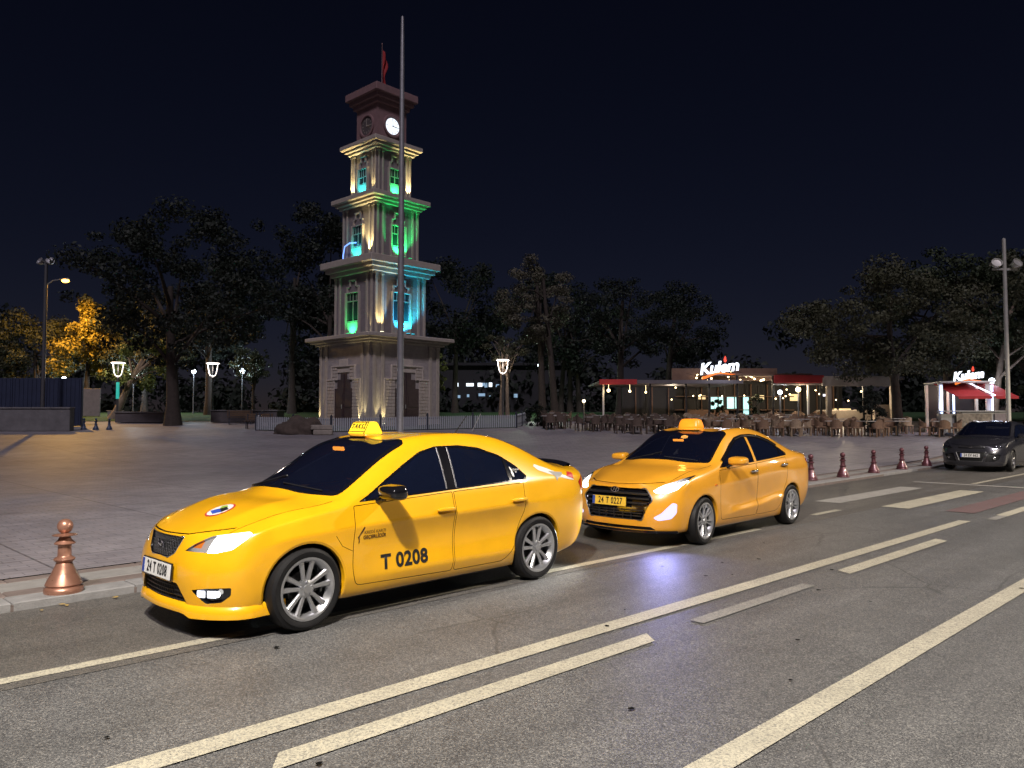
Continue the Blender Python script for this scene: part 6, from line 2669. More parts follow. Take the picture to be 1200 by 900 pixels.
for (x, y, rz, lb) in ((-14.3, 43.3, .1, 'small dark bench left of the picket fence'), (-16.7, 47.2, .4, 'dark bench by the planter behind the plaza')):
    t = empty('park_bench', (x, y, PZ(0, y)), rz, lb, 'bench')
    for i in range(4):
        bm = newbm()
        bx(bm, 0, -.17 + i * .115, .44, 1.5, .10, .035, bev=.006)
        obj('seat_slat', bm, 'bench_wood', t)
    for i in range(3):
        bm = newbm()
        bx(bm, 0, .25 + i * .02, .56 + i * .12, 1.5, .03, .10, bev=.006)
        obj('back_slat', bm, 'bench_wood', t)
    for s in (-1, 1):
        bm = newbm()
        bx(bm, s * .62, -.15, .21, .05, .05, .42)
        bx(bm, s * .62, .24, .42, .05, .05, .84)
        bx(bm, s * .62, .04, .405, .05, .42, .04)
        obj('leg', bm, 'fence_dark', t)
# two pale utility boxes
for i, x in enumerate((-26.95, -26.3)):
    bm = newbm()
    bx(bm, 0, 0, .24, .36, .3, .48, bev=.03)
    bx(bm, 0, 0, .50, .42, .36, .05, bev=.01)
    o = obj('utility_box', bm, 'board_grey')
    o.location = (x - 1.4, 54.3, PZ(0, 54.3))
    tag(o, 'small pale box by the grey board, the %s one of two' % ('left', 'right')[i], 'box', 'pale boxes by the boards')

# far low building with a row of lit windows behind the trees
mat('far_wall', (.018, .018, .022), .8, vary=.2, vscale=1)
emit_mat('far_window', (.80, .92, 1.0), 2.0)
emit_mat('far_window_dim', (.35, .55, .75), .5)
t = empty('far_building', (-2.0, 84, PZ(0, 84)), 0, 'far low building with a row of white lit windows right of the tower', 'building')
bm = newbm()
bx(bm, 0, 3, 2.6, 16, 6, 5.2)
obj('wall', bm, 'far_wall', t)
bm = newbm()
bx(bm, 0, 3, 5.35, 16.8, 6.8, .3)
obj('roof', bm, 'far_wall', t)
for x, w, h, z, m in ((-4.1, .45, .4, 3.1, 'far_window'), (-2.6, .8, .32, 3.1, 'far_window'), (-1.5, .5, .4, 3.1, 'far_window'), (-.95, .5, .5, 3.05, 'far_window_dim'), (-.35, .35, .45, 3.1, 'far_window'), (.4, .4, .3, 3.0, 'far_window_dim'), (-3.8, .3, .3, 1.8, 'far_window_dim'), (-2.8, .25, .3, 1.9, 'far_window_dim'), (-1.3, .7, .3, 2.0, 'far_window_dim'), (-.35, .3, .4, 2.0, 'far_window_dim'), (2.4, .4, .4, 1.9, 'far_window_dim')):
    bm = newbm()
    bx(bm, x, -.04, z, w, .06, h)
    wn_ = obj('window', bm, m, t)
# ------------------------------------------------------------------ trees and shrubs
mat('bark', (.038, .029, .024), .9, vary=.35, vscale=6, bump=.8, bscale=14)
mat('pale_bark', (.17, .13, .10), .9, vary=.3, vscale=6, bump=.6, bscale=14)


def leaf_mat(name, c, vary=.55):
    m = mat(name, c, .65, vary=vary, vscale=.9, spec=.3)
    b = m.node_tree.nodes['Principled BSDF']
    return m


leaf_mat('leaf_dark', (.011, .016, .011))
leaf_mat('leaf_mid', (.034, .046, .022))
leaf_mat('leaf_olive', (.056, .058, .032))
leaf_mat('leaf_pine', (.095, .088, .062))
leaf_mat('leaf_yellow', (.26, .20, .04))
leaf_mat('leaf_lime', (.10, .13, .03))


def leaves(centres, radii, n, size, seed, flat=.75, droop=0.):
    rs = np.random.RandomState(seed)
    C = np.array(centres)
    Rr = np.array(radii)
    w = Rr ** 2.2
    k = rs.choice(len(C), n, p=w / w.sum())
    d = rs.normal(size=(n, 3))
    d /= np.linalg.norm(d, axis=1)[:, None]
    rad = (.30 + .75 * rs.rand(n) ** .7)
    P = C[k] + d * (Rr[k] * rad)[:, None] * np.array([1, 1, flat])
    # leaf orientation: roughly facing out with scatter
    nrm = d + rs.normal(size=(n, 3)) * .7 + np.array([0, 0, .35])
    nrm /= np.linalg.norm(nrm, axis=1)[:, None]
    a = np.cross(nrm, rs.normal(size=(n, 3)))
    a /= np.linalg.norm(a, axis=1)[:, None]
    b = np.cross(nrm, a)
    L = size * (.6 + .8 * rs.rand(n))[:, None]
    W = L * (.45 + .3 * rs.rand(n))[:, None]
    v = np.empty((n, 4, 3))
    v[:, 0] = P - a * L * .5
    v[:, 1] = P + b * W * .5 + nrm * L * .08
    v[:, 2] = P + a * L * .5
    v[:, 3] = P - b * W * .5 + nrm * L * .08
    return v.reshape(-1, 3)


def quads_mesh(name, V, m):
    n = len(V) // 4
    me = bpy.data.meshes.new(name)
    me.vertices.add(len(V))
    me.vertices.foreach_set('co', V.astype(np.float32).ravel())
    me.loops.add(len(V))
    me.loops.foreach_set('vertex_index', np.arange(len(V), dtype=np.int32))
    me.polygons.add(n)
    me.polygons.foreach_set('loop_start', np.arange(0, len(V), 4, dtype=np.int32))
    me.update()
    setmat(me, m)
    return me


def make_tree(name, label, x, y, H, cr, c0, tr, lm, seed, n=5200, leaf=.30, lean=(0, 0), kind='round', bark='bark', clusters=46, cat='tree', group='trees round the plaza', trunks=1, fork=.45):
    rng = random.Random(seed)
    z = PZ(0, y) - .05
    t = empty(name, (x, y, z), 0, label, cat, group)
    cen, rad = [], []
    ch = H - c0
    mid = c0 + ch * .5
    for i in range(clusters):
        while True:
            p = Vector((rng.uniform(-1, 1), rng.uniform(-1, 1), rng.uniform(-1, 1)))
            if .42 < p.length < 1:
                break
        f = 1.0
        if kind == 'cone':
            u = (p.z + 1) / 2
            f = (1 - u) ** .8 * 1.05 + .10
            d = Vector((p.x, p.y, 0))
            p = Vector((p.x * f, p.y * f, p.z))
        elif kind == 'pine':
            f = 1 - .45 * abs(p.z - .1)
            p = Vector((p.x * f, p.y * f, p.z))
        elif kind == 'spread':
            p = Vector((p.x * (1.1 - .35 * max(0, p.z)), p.y * (1.1 - .35 * max(0, p.z)), p.z))
        cen.append((p.x * cr + lean[0], p.y * cr + lean[1], mid + p.z * ch * .5))
        b = {'cone': .27 * (1.1 - .55 * (p.z + 1) / 2), 'pine': .19, 'round': .21, 'spread': .185}[kind]
        rad.append(cr * b * rng.uniform(.5, 1.45))
    V = leaves(cen, rad, int(n * 1.9), leaf * .74, seed + 1, .55 if kind in ('pine', 'spread') else .8)
    me = quads_mesh('crown', V, lm)
    link('crown', me, t)
    bm = newbm()
    for k in range(trunks):
        ox = (k - (trunks - 1) / 2) * tr * 3.2
        top = Vector((lean[0] * .9 + ox * .5, lean[1] * .9, mid + (ch * .25 if kind in ('cone', 'pine') else 0)))
        pts, rr = [], []
        for q in range(8):
            u = q / 7
            pts.append(Vector((ox, 0, 0)).lerp(top, u) + Vector((math.sin(u * 5 + seed) * .10, math.cos(u * 4 + seed) * .08, 0)) * u * min(1, cr * .3))
            rr.append(tr * (1.35 if q == 0 else 1) * (1 - .62 * u))
        tube(bm, pts, rr, 9)
        for c in rng.sample(cen, min(len(cen), 9)):
            c = Vector(c)
            st_ = pts[rng.randint(3, 6)]
            m_ = st_.lerp(c, .5) + Vector((0, 0, .25))
            tube(bm, [st_, m_, c], [tr * .34, tr * .22, tr * .07], 5)
    obj('trunk', bm, bark, t, smooth=60)
    return t


# left of the tower
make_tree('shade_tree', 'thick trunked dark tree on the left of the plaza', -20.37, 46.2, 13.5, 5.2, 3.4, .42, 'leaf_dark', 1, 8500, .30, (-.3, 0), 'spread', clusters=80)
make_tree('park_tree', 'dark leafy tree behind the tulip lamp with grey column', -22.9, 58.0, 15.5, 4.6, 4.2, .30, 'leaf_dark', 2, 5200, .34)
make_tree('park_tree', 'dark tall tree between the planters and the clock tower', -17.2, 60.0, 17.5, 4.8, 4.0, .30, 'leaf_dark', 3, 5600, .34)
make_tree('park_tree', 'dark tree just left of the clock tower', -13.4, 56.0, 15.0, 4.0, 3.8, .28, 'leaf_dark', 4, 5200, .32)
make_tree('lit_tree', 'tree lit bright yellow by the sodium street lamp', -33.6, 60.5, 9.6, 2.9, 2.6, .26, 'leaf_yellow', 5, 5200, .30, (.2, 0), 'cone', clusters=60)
make_tree('park_tree', 'half lit tree left of the floodlight pole behind the wall', -38.5, 62.0, 8.6, 3.4, 2.2, .26, 'leaf_olive', 6, 4600, .30)
make_tree('park_tree', 'dim tree between the yellow lit tree and the thick trunk', -29.2, 61.0, 9.5, 3.3, 2.8, .26, 'leaf_olive', 7, 4600, .30)
make_tree('leaning_tree', 'tree with a leaning orange lit trunk by the teal lit lamp', -27.3, 52.6, 6.2, 2.2, 2.1, .30, 'leaf_lime', 8, 1500, .26, (2.1, 0), 'round', 'pale_bark', clusters=26)
make_tree('young_tree', 'small pale leaved tree by the globe lamp left of the tower', -19.2, 57.0, 5.2, 1.6, 2.6, .13, 'leaf_mid', 9, 1300, .24)
make_tree('park_tree', 'dark tree far left at the picture edge', -46.0, 66.0, 9.0, 4.4, 2.0, .28, 'leaf_olive', 10, 4200, .34)
# right of the tower
make_tree('park_tree', 'dark tree right behind the clock tower', -4.6, 62.0, 13.0, 4.2, 3.8, .26, 'leaf_dark', 11, 5000, .32)
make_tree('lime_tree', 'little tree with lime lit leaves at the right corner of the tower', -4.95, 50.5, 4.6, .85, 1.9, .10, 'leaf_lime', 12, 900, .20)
make_tree('pine_tree', 'tall pine with pale needle clumps right of the tower', 2.6, 54.0, 11.6, 3.2, 4.9, .28, 'leaf_pine', 13, 7000, .20, (-.6, 0), 'pine', clusters=60, trunks=2)
make_tree('pine_tree', 'dark pine behind the cafe tables with bare trunk', 7.4, 53.0, 9.8, 3.8, 3.6, .30, 'leaf_dark', 14, 5600, .22, (.3, 0), 'pine', clusters=60, trunks=1)
make_tree('pine_tree', 'dark pine left of the cafe sign', 11.6, 58.0, 10.0, 4.2, 3.6, .30, 'leaf_dark', 15, 5600, .24, (.9, 0), 'pine', clusters=60)
make_tree('wreath_tree', 'tree with pale lit leaves hanging over the right tulip lamp', -.55, 52.9, 6.2, 1.6, 4.0, .15, 'leaf_olive', 16, 1100, .22, (.1, 0), 'spread', 'pale_bark', trunks=2)
make_tree('park_tree', 'dark trees filling the gap behind the pine', 5.0, 66.0, 12.0, 4.6, 2.4, .26, 'leaf_dark', 17, 5200, .34, trunks=3)
make_tree('garden_shrub', 'dark round shrub at the right end of the picket fence', 1.5, 45.6, 1.35, .85, .05, .05, 'leaf_dark', 18, 1500, .14, cat='shrub', group='garden shrubs', clusters=24)
# around the cafe and kiosk
make_tree('plane_tree', 'broad leafy tree over the cafe beside the kiosk', 20.9, 41.6, 9.4, 4.4, 2.6, .30, 'leaf_olive', 20, 12000, .24, (-.4, 0), 'spread', clusters=110)
make_tree('plane_tree', 'leafy tree behind the kiosk with a tall dim crown', 25.2, 44.5, 10.6, 4.4, 3.0, .30, 'leaf_mid', 21, 8000, .26, (.2, 0), 'spread', clusters=80)
make_tree('leaning_tree', 'tree with a bare leaning trunk right of the kiosk', 25.2, 40.5, 9.5, 3.6, 4.0, .22, 'leaf_olive', 22, 5200, .24, (1.6, .4), 'spread', 'pale_bark', clusters=60)
make_tree('plane_tree', 'dark leafy tree behind the floodlight pole at the right edge', 31.0, 46.0, 11.0, 4.8, 1.6, .30, 'leaf_mid', 23, 8000, .28, (0, 0), 'spread', clusters=80)
make_tree('garden_shrub', 'dark upright conifer shrub in front of the broad leafy tree', 18.9, 40.4, 2.6, .75, .05, .06, 'leaf_dark', 24, 2600, .12, (0, 0), 'cone', cat='shrub', group='garden shrubs', clusters=40)
make_tree('garden_shrub', 'low pale leaved shrub by the kiosk counter', 24.3, 38.6, .75, .40, .02, .03, 'leaf_lime', 25, 600, .10, cat='shrub', group='garden shrubs', clusters=16)
for i, (x, y, h, r) in enumerate(((12.6, 47.5, 1.7, .5), (15.0, 47.2, 1.9, .45))):
    make_tree('garden_shrub', 'potted green shrub under the cafe roof, the %s one' % ('left', 'right')[i], x, y, h, r, .3, .04, 'leaf_mid', 30 + i, 900, .14, cat='shrub', group='garden shrubs', clusters=20)
# far mass of trees closing the park
rs = random.Random(77)
cen, rad = [], []
for i in range(210):
    x = rs.uniform(-110, 110)
    cen.append((x, rs.uniform(84, 104), 2 + rs.uniform(0, 1) ** 1.3 * (13 if x < 20 else 10)))
    rad.append(rs.uniform(1.8, 3.4))
for i in range(120):
    cen.append((rs.uniform(-110, 110), rs.uniform(80, 90), 1.5 + rs.uniform(0, 3.5)))
    rad.append(rs.uniform(1.6, 2.6))
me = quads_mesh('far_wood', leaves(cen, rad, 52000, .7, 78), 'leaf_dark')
o = link('far_wood', me)
tag(o, 'dark wood closing off the park far behind', 'wood', kind='stuff')
# ------------------------------------------------------------------ open-air cafe and kiosk
mat('cafe_dark', (.014, .013, .015), .6, vary=.2, vscale=3)
mat('cafe_roof', (.14, .12, .13), .7, vary=.2, vscale=2)
mat('cafe_cream', (.42, .36, .30), .7, vary=.12, vscale=3)
mat('cafe_brown', (.16, .09, .06), .7, vary=.2, vscale=3)
mat('awning_red', (.46, .035, .038), .75, vary=.12, vscale=6)
mat('wicker', (.20, .125, .08), .75, vary=.3, vscale=20, bump=.4, bscale=60)
mat('wicker_dark', (.10, .07, .055), .75, vary=.3, vscale=20, bump=.4, bscale=60)
mat('table_top', (.48, .46, .44), .4, vary=.08, vscale=6)
mat('steel_counter', (.40, .40, .40), .35, metal=.5)
mat('food_print', (.20, .17, .13), .5, vary=.8, vscale=5)
emit_mat('sign_white_glow', (.82, .90, 1.0), 2.0)
mat('sign_red_glow', (.4, .03, .02), .5, emit=(1.0, .08, .04), estr=1.1)
mat('sign_orange_glow', (.4, .06, .01), .5, emit=(1.0, .20, .015), estr=1.1)
emit_mat('bulb_glow', (1.0, .74, .38), 7.0)
emit_mat('window_teal', (.50, .95, .92), 1.3)
emit_mat('window_warm', (1.0, .72, .36), 1.0)
emit_mat('led_glow', (.50, .62, 1.0), 3.2)
emit_mat('led_white', (.85, .84, 1.0), 1.6)

CY = 45.0
cz0 = PZ(0, CY)
cafe = empty('cafe_pavilion', (13.5, CY, cz0), 0, 'open cafe pavilion with dark posts, red valance and hanging bulbs', 'building')
ox = 13.5


def cpart(name, m, *boxes, parent=None, smooth=None):
    bm = newbm()
    for b_ in boxes:
        bx(bm, b_[0] - ox, b_[1] - CY, b_[2], b_[3], b_[4], b_[5], bev=b_[6] if len(b_) > 6 else 0)
    return obj(name, bm, m, parent or cafe, smooth)


# roofs (x centre, y centre, z centre above floor, sizes)
cpart('roof', 'cafe_roof', (9.3, 48.0, 2.62, 8.4, 6.2, .14, .02))
cpart('fascia', 'awning_red', (6.2, 44.84, 2.62, 2.2, .10, .30, .01))
cpart('fascia', 'cafe_roof', (10.4, 44.84, 2.62, 6.2, .10, .22, .01))
cpart('roof', 'cafe_brown', (14.4, 48.6, 3.05, 6.4, 7.4, .12, .02))
cpart('roof', 'cafe_roof', (20.2, 48.6, 2.85, 5.6, 7.4, .16, .02))
cpart('fascia', 'awning_red', (16.75, 44.80, 2.78, 2.9, .12, .46, .01))
cpart('soffit_rail', 'white_metal', (16.75, 44.86, 2.48, 2.95, .12, .07))
cpart('fascia', 'cafe_cream', (20.3, 44.8, 2.62, 4.4, .14, .50, .01))
cpart('soffit_rail', 'cafe_cream', (20.3, 44.9, 2.92, 4.5, .22, .08))
cpart('upper_band', 'cafe_brown', (12.9, 46.6, 3.15, 6.4, .10, .75))
for xx, h, m in ((5.35, 2.55, 'white_metal'), (8.1, 2.55, 'cafe_dark'), (10.2, 2.55, 'cafe_dark'), (11.55, 3.0, 'cafe_dark'), (13.2, 3.0, 'cafe_dark'), (15.3, 3.0, 'cafe_dark'), (18.1, 2.6, 'cafe_dark'), (17.35, 2.5, 'white_metal'), (18.55, 2.4, 'cafe_cream'), (20.6, 2.4, 'cafe_dark'), (22.3, 2.4, 'cafe_cream')):
    wd = .26 if m == 'cafe_cream' else .10
    cpart('post', m, (xx, 45.0, h / 2, wd, wd, h, .01))
for xx in (9.0, 12.4, 14.2, 16.5, 19.8, 21.8):
    cpart('post', 'cafe_dark', (xx, 51.4, 1.35, .12, .12, 2.7, .01))
# back building with lit openings
cpart('back_wall', 'cafe_dark', (15.0, 52.4, 1.5, 15.0, .2, 3.0))
for xx, zz, w, h, m in ((14.0, 1.55, .95, .85, 'window_teal'), (15.0, 1.55, .75, .80, 'window_teal'), (15.9, 1.35, .35, 1.2, 'window_teal'), (12.9, 1.9, .5, .25, 'window_warm'), (19.2, 1.9, .6, .45, 'window_warm'), (16.9, 1.9, .45, .3, 'window_warm'), (21.4, 2.05, .5, .15, 'led_white'), (22.4, .95, 1.2, .4, 'window_warm')):
    f = cpart('window', 'cafe_dark', (xx, 52.27, zz, w + .16, .10, h + .16))
    cpart('pane', m, (xx, 52.20, zz, w, .05, h), parent=f)
for i in range(13):
    cpart('mullion', 'cafe_brown', (8.4 + i * 1.12, 52.2, 1.4, .07, .12, 2.8))
cpart('shelf', 'cafe_brown', (15.0, 51.9, 1.05, 8.0, .4, .06))
cpart('shelf', 'cafe_brown', (15.0, 51.9, 1.95, 8.0, .4, .06))
cpart('counter', 'cafe_cream', (20.4, 47.0, .5, 3.4, .6, 1.0, .02))
cpart('counter', 'cafe_brown', (12.6, 49.6, .5, 2.6, .6, 1.0, .02))
cpart('low_wall', 'cafe_cream', (22.0, 45.6, .65, 1.1, .3, 1.3, .02))
# hanging bulbs
rng = random.Random(9)
bulb_bm = newbm()
bmesh.ops.create_icosphere(bulb_bm, subdivisions=2, radius=.06)
bulb_me = bpy.data.meshes.new('bulb')
bulb_bm.to_mesh(bulb_me)
bulb_bm.free()
setmat(bulb_me, 'bulb_glow')
for i in range(17):
    xx = rng.uniform(10.6, 15.6)
    zz = rng.uniform(2.75, 3.35)
    o = bpy.data.objects.new('string_bulb', bulb_me)
    COL.objects.link(o)
    o.parent = cafe
    o.location = (xx - ox, 45.9 - CY + rng.uniform(-.2, .5), zz)
for i in range(22):
    o = bpy.data.objects.new('small_lamp', bulb_me)
    COL.objects.link(o)
    o.parent = cafe
    o.location = (rng.uniform(9.2, 21.8) - ox, rng.uniform(46.5, 51.5) - CY, rng.uniform(1.6, 2.55))
    o.scale = (.8, .8, .8)
bm = newbm()
tube(bm, [(10.4 - ox, .95, 3.2), (12 - ox, .9, 2.8), (13.4 - ox, .95, 3.35), (14.6 - ox, .9, 2.9), (15.8 - ox, .95, 3.3)], .008, 4)
obj('bulb_cable', bm, 'cafe_dark', cafe)
for xx, yy, zz, r_, en in ((5.65, 44.9, 2.12, .10, 14), (6.98, 45.5, 2.1, .075, 8), (8.0, 45.9, 2.05, .06, 8)):
    bm = newbm()
    bmesh.ops.create_icosphere(bm, subdivisions=2, radius=r_)
    lathe(bm, [(.006, r_ * .8), (.006, .42), (0, .42)], 6, cap=False)
    o = obj('hanging_lamp', bm, 'bulb_glow', cafe, smooth=60)
    o.location = (xx - ox, yy - CY, zz)
    light_point('lamp_light', o, (0, -.2, -.1), en, (1, .72, .36), .1)
light_point('roof_light', cafe, (14.6 - ox, 47.5 - CY, 2.6), 230, (1, .78, .50), .3)
light_point('roof_light', cafe, (20.0 - ox, 46.5 - CY, 2.2), 340, (1, .80, .52), .3)
light_point('roof_light', cafe, (10.0 - ox, 48.0 - CY, 2.3), 80, (1, .82, .60), .3)

for (xx, yy, zz, r_, m, col, lb) in ((15.85, 45.4, 3.10, .13, 'globe_glow', (.85, .92, 1), 'white globe lamp under the red valance of the cafe'), (16.85, 45.2, 3.25, .15, 'globe_warm', (1, .8, .5), 'warm globe lamp on a thin post in front of the cafe')):
    globe_lamp(xx, yy, zz, lb, m, r_, 60, col)
globe_lamp(4.35, 46.5, 2.60, 'small warm globe lamp left of the cafe seating', 'globe_warm', .10, 18, (1, .75, .4))


# script signs
def script_sign(name, label, loc, size, parts, energy):
    t = empty(name, loc, 0, label, 'sign')
    mt = axes((0, 0, size * .55), (1, 0, .12), (0, 0, 1))
    text_obj('lettering', 'Kulem', size, 'sign_white_glow', t, mt, .03, bold=size * .028, shear=.28, spacing=.95)
    bm = newbm()
    w = size * 2.15
    top, bot = [], []
    for u in np.linspace(0, 1, 13):
        xx = (-.50 + u) * w * .98
        zc = -.02 * size + .26 * size * u + .10 * size * math.sin(u * 6.2 - 1.4)
        th = size * (.16 * (1 - u) ** .7 + .02)
        top.append((xx, zc + th / 2))
        bot.append((xx, zc - th / 2))
    prism(bm, top + bot[::-1], -.04, .02, 'y')
    obj('underline', bm, 'sign_orange_glow', t)
    bm = newbm()
    fl_ = [(0, 0), (.07, .06), (.09, .14), (.05, .22), (.06, .32), (0, .42), (-.05, .30), (-.09, .2), (-.07, .08)]
    prism(bm, [(size * (.42 + a), size * (.88 + b)) for a, b in fl_], -.04, .02, 'y')
    obj('flame', bm, 'sign_red_glow', t)
    bm = newbm()
    bx(bm, 0, .10, size * .35, w, .05, .06)
    for s in (-.35, .35):
        bx(bm, s * w, .10, size * .1, .06, .06, size * .75)
    obj('frame', bm, 'cafe_dark', t)
    light_point('sign_light', t, (0, -.8, size * .6), energy, (.78, .86, 1), .4)
    return t


script_sign('cafe_sign', 'glowing white script sign with red flame on the cafe roof', (12.1, 44.9, cz0 + 2.95), .92, None, 60)

# ---- kiosk with red awnings
KY = 39.5
kz = PZ(0, KY)
kiosk = empty('kiosk', (23.15, KY, kz), R(-8), 'small white kiosk with two red awnings and bluish light strips', 'kiosk')


def kpart(name, m, boxes, parent=None, mt=None):
    bm = newbm()
    for b_ in boxes:
        bx(bm, b_[0], b_[1], b_[2], b_[3], b_[4], b_[5], mt, bev=b_[6] if len(b_) > 6 else 0)
    return obj(name, bm, m, parent or kiosk)


for xx, yy in ((-1.55, -.9), (1.05, -.9), (-1.55, 1.2), (1.3, 1.2), (-.35, 1.2)):
    kpart('post', 'white_metal', [(xx, yy, 1.35, .24 if yy < 0 else .16, .16, 2.7, .01)])
for xx, yy in ((-1.55, -1.02), (1.22, -1.02), (-.05, 1.05)):
    kpart('light_strip', 'led_glow', [(xx, yy, 1.4, .10, .05, 2.4)])
kpart('roof', 'white_metal', [(-.1, .2, 2.78, 3.0, 2.6, .09, .02)])
kpart('back_wall', 'cafe_dark', [(-.1, 1.35, 1.4, 2.9, .1, 2.6)])
for x0, x1 in ((-1.45, .35), (.55, 1.75)):
    bm = newbm()
    a = [(x0, .3, 2.75), (x1, .3, 2.75), (x1 + .55, -1.75, 1.98), (x0 + .55, -1.75, 1.98)]
    b_ = [(p[0], p[1], p[2] - .05) for p in a]
    va = [bm.verts.new(p) for p in a]
    vb = [bm.verts.new(p) for p in b_]
    bm.faces.new(va)
    bm.faces.new(vb[::-1])
    for i in range(4):
        bm.faces.new((va[i], vb[i], vb[(i + 1) % 4], va[(i + 1) % 4]))
    quad(bm, [(x0 + .55, -1.76, 2.0), (x1 + .55, -1.76, 2.0), (x1 + .55, -1.76, 1.86), (x0 + .55, -1.76, 1.86)])
    bmesh.ops.recalc_face_normals(bm, faces=bm.faces[:])
    obj('awning', bm, 'awning_red', kiosk)
kpart('awning_strip', 'led_white', [(0, 0, 0, .10, 2.25, .05)], mt=Matrix.Translation((.75, -.75, 2.42)) @ Matrix.Rotation(R(20.4), 4, 'X') @ Matrix.Rotation(R(15), 4, 'Z'))
kpart('counter', 'steel_counter', [(-1.2, -1.1, .55, 1.1, .6, 1.1, .02), (.5, -1.3, .6, 2.4, .5, 1.2, .02)])
kpart('counter_shelf', 'steel_counter', [(0, -1.35, 1.22, 3.6, .7, .06, .01)])
kpart('menu_board', 'food_print', [(-.05, -1.62, .62, 1.9, .06, .95, .01)])
kpart('menu_board', 'board_grey', [(1.35, -1.62, .62, .6, .06, .95, .01)])
light_point('kiosk_light', kiosk, (-.3, -.2, 2.3), 60, (1, .86, .70), .2)
light_point('strip_light', kiosk, (-1.8, -1.3, 1.5), 14, (.55, .65, 1), .2)
light_point('strip_light', kiosk, (1.5, -1.3, 1.5), 14, (.55, .65, 1), .2)
script_sign('kiosk_sign', 'small glowing script sign on top of the kiosk with red awnings', (23.0, 38.7, kz + 2.62), .62, None, 20)
globe_lamp(24.95, 39.9, kz + 2.75, 'bluish white lamp at the right end of the kiosk awning', 'globe_glow', .15, 60, (.7, .8, 1))


kiosk.scale = (.86, .86, .95)


# ---- tables and chairs
def chair_proto(m):
    t = empty('cafe_chair')
    bm = newbm()
    bx(bm, 0, 0, .43, .50, .50, .07, bev=.02)
    obj('seat', bm, m, t)
    bm = newbm()
    pts = []
    for a in np.linspace(-.35, math.pi + .35, 13):
        pts.append((math.cos(a) * .27, math.sin(a) * .22 + .02))
    n = len(pts)
    for i in range(n - 1):
        p, q = pts[i], pts[i + 1]
        h0 = .66 + .20 * max(0, math.sin(np.linspace(-.35, math.pi + .35, 13)[i])) ** 1.5
        h1 = .66 + .20 * max(0, math.sin(np.linspace(-.35, math.pi + .35, 13)[i + 1])) ** 1.5
        quad(bm, [(p[0], p[1], .46), (q[0], q[1], .46), (q[0] * 1.06, q[1] * 1.08, h1), (p[0] * 1.06, p[1] * 1.08, h0)])
        quad(bm, [(p[0] * .88, p[1] * .86, .46), (q[0] * .88, q[1] * .86, .46), (q[0] * .95, q[1] * .95, h1), (p[0] * .95, p[1] * .95, h0)])
        quad(bm, [(p[0] * 1.06, p[1] * 1.08, h0), (q[0] * 1.06, q[1] * 1.08, h1), (q[0] * .95, q[1] * .95, h1), (p[0] * .95, p[1] * .95, h0)])
    bmesh.ops.recalc_face_normals(bm, faces=bm.faces[:])
    obj('backrest', bm, m, t)
    bm = newbm()
    bx(bm, 0, 0, .20, .05, .05, .40)
    lm = bpy.data.meshes.new('leg')
    bm.to_mesh(lm)
    bm.free()
    setmat(lm, m)
    for sx in (-1, 1):
        for sy in (-1, 1):
            o = link('leg', lm, t)
            o.location = (sx * .21, sy * .21, 0)
    return t


def table_proto(m):
    t = empty('cafe_table')
    bm = newbm()
    bx(bm, 0, 0, .74, .80, .80, .035, bev=.01)
    obj('table_top', bm, m, t)
    bm = newbm()
    lathe(bm, [(.035, .02), (.03, .72)], 10)
    obj('pedestal', bm, 'cafe_dark', t)
    bm = newbm()
    bx(bm, 0, 0, .015, .50, .07, .03)
    bx(bm, 0, 0, .016, .07, .50, .03)
    obj('foot', bm, 'cafe_dark', t)
    return t


mat('wicker_pale', (.30, .22, .15), .75, vary=.3, vscale=20, bump=.4, bscale=60)
ch1, ch2, ch3 = chair_proto('wicker'), chair_proto('wicker_dark'), chair_proto('wicker_pale')
tb = table_proto('table_top')
used = {}


def put(proto, x, y, rz, label, cat, group):
    o = proto if proto.name not in used else copy_tree(proto)
    used[proto.name] = 1
    o.location = (x, y, PZ(0, y))
    o.rotation_euler = (0, 0, rz)
    tag(o, label, cat, group)
    return o


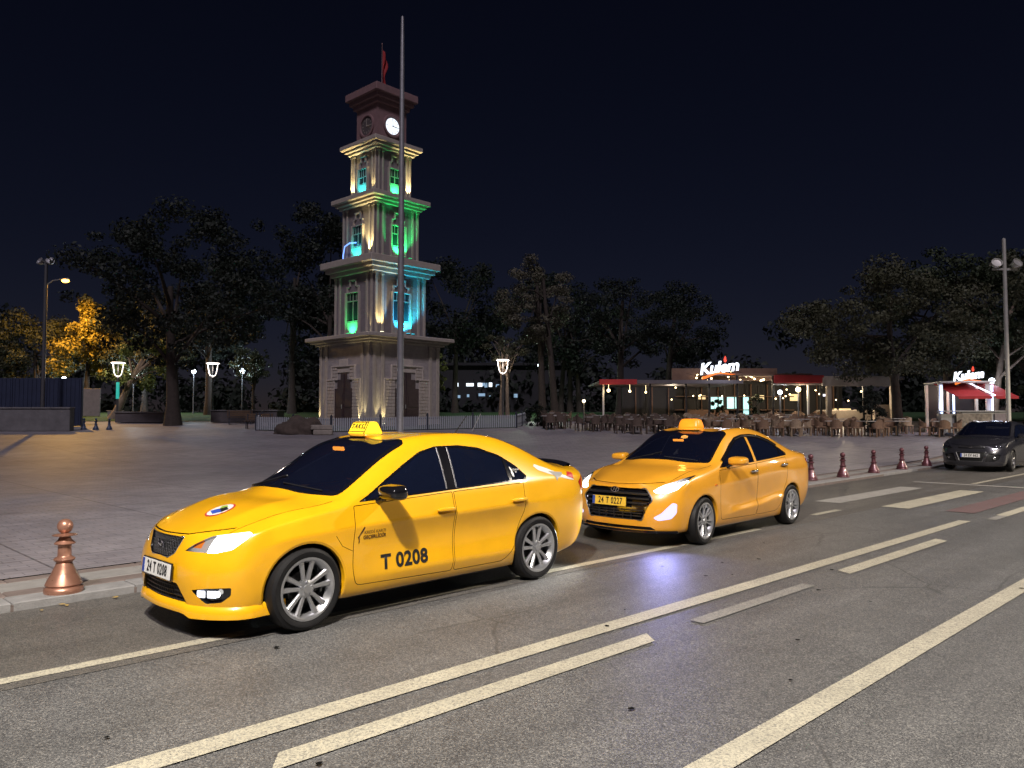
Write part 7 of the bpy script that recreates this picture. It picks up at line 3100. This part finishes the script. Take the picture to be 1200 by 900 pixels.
rng = random.Random(21)
ROWS = ('front', 'second', 'third', 'back')
ORD = ('first', 'second', 'third', 'fourth', 'fifth', 'sixth', 'seventh', 'eighth', 'ninth', 'tenth', 'eleventh', 'twelfth')
tabs = []
for row, (y0, x0, x1, st_) in enumerate(((38.2, 10.6, 21.6, 1.75), (40.0, 6.2, 20.8, 1.75), (41.8, 4.4, 18.4, 1.75), (43.7, 3.0, 17.5, 1.8))):
    x, i = x0, 0
    while x < x1:
        xx, yy = x + rng.uniform(-.25, .25), y0 + rng.uniform(-.3, .3)
        x += st_
        if abs(xx - 18.9) < 1.0 and yy > 39.6:
            continue
        tabs.append((xx, yy, '%s table from left, %s cafe row' % (ORD[i], ROWS[row])))
        i += 1
tabs += [(2.05, 43.0, 'lone table by the fence end'), (2.6, 46.2, 'lone table behind the round shrub')]
for x, y, where in tabs:
    a0 = rng.uniform(-.3, .3)
    put(tb, x, y, a0, 'square white topped ' + where, 'table', 'cafe tables')
    left = x < 9.5
    pr = ch2 if left else (ch3 if rng.random() < .3 else ch1)
    tone = 'dark' if left else ('pale' if pr is ch3 else 'brown')
    for k in range(4):
        if rng.random() < .12:
            continue
        a = a0 + k * math.pi / 2
        d = rng.uniform(.62, .80)
        put(pr, x + math.sin(a) * -d, y + math.cos(a) * d, a + rng.uniform(-.25, .25),
            tone + ' wicker armchair ' + ('behind', 'left of', 'in front of', 'right of')[k] + ' the ' + where, 'chair', 'cafe chairs')
# stacked pale chairs under the lit roof
for i in range(7):
    put(ch1, 15.6 + i * .62, 46.3 + .2 * (i % 2), rng.uniform(0, 6), 'brown wicker armchair, %s from the left in the lit row under the cafe roof' % ORD[i], 'chair', 'chairs under the cafe roof')
# ------------------------------------------------------------------ vehicles in place
c1 = build_front_taxi()
c1.location = (-1.245, 7.40, .006)
c1.rotation_euler = (0, 0, R(225.8))
c2 = build_rear_taxi()
c2.location = (2.745, 11.34, .006)
c2.rotation_euler = (0, 0, R(226.2))
c3 = build_hatchback()
c3.location = (15.14, 24.33, .02)
c3.rotation_euler = (0, 0, R(224))
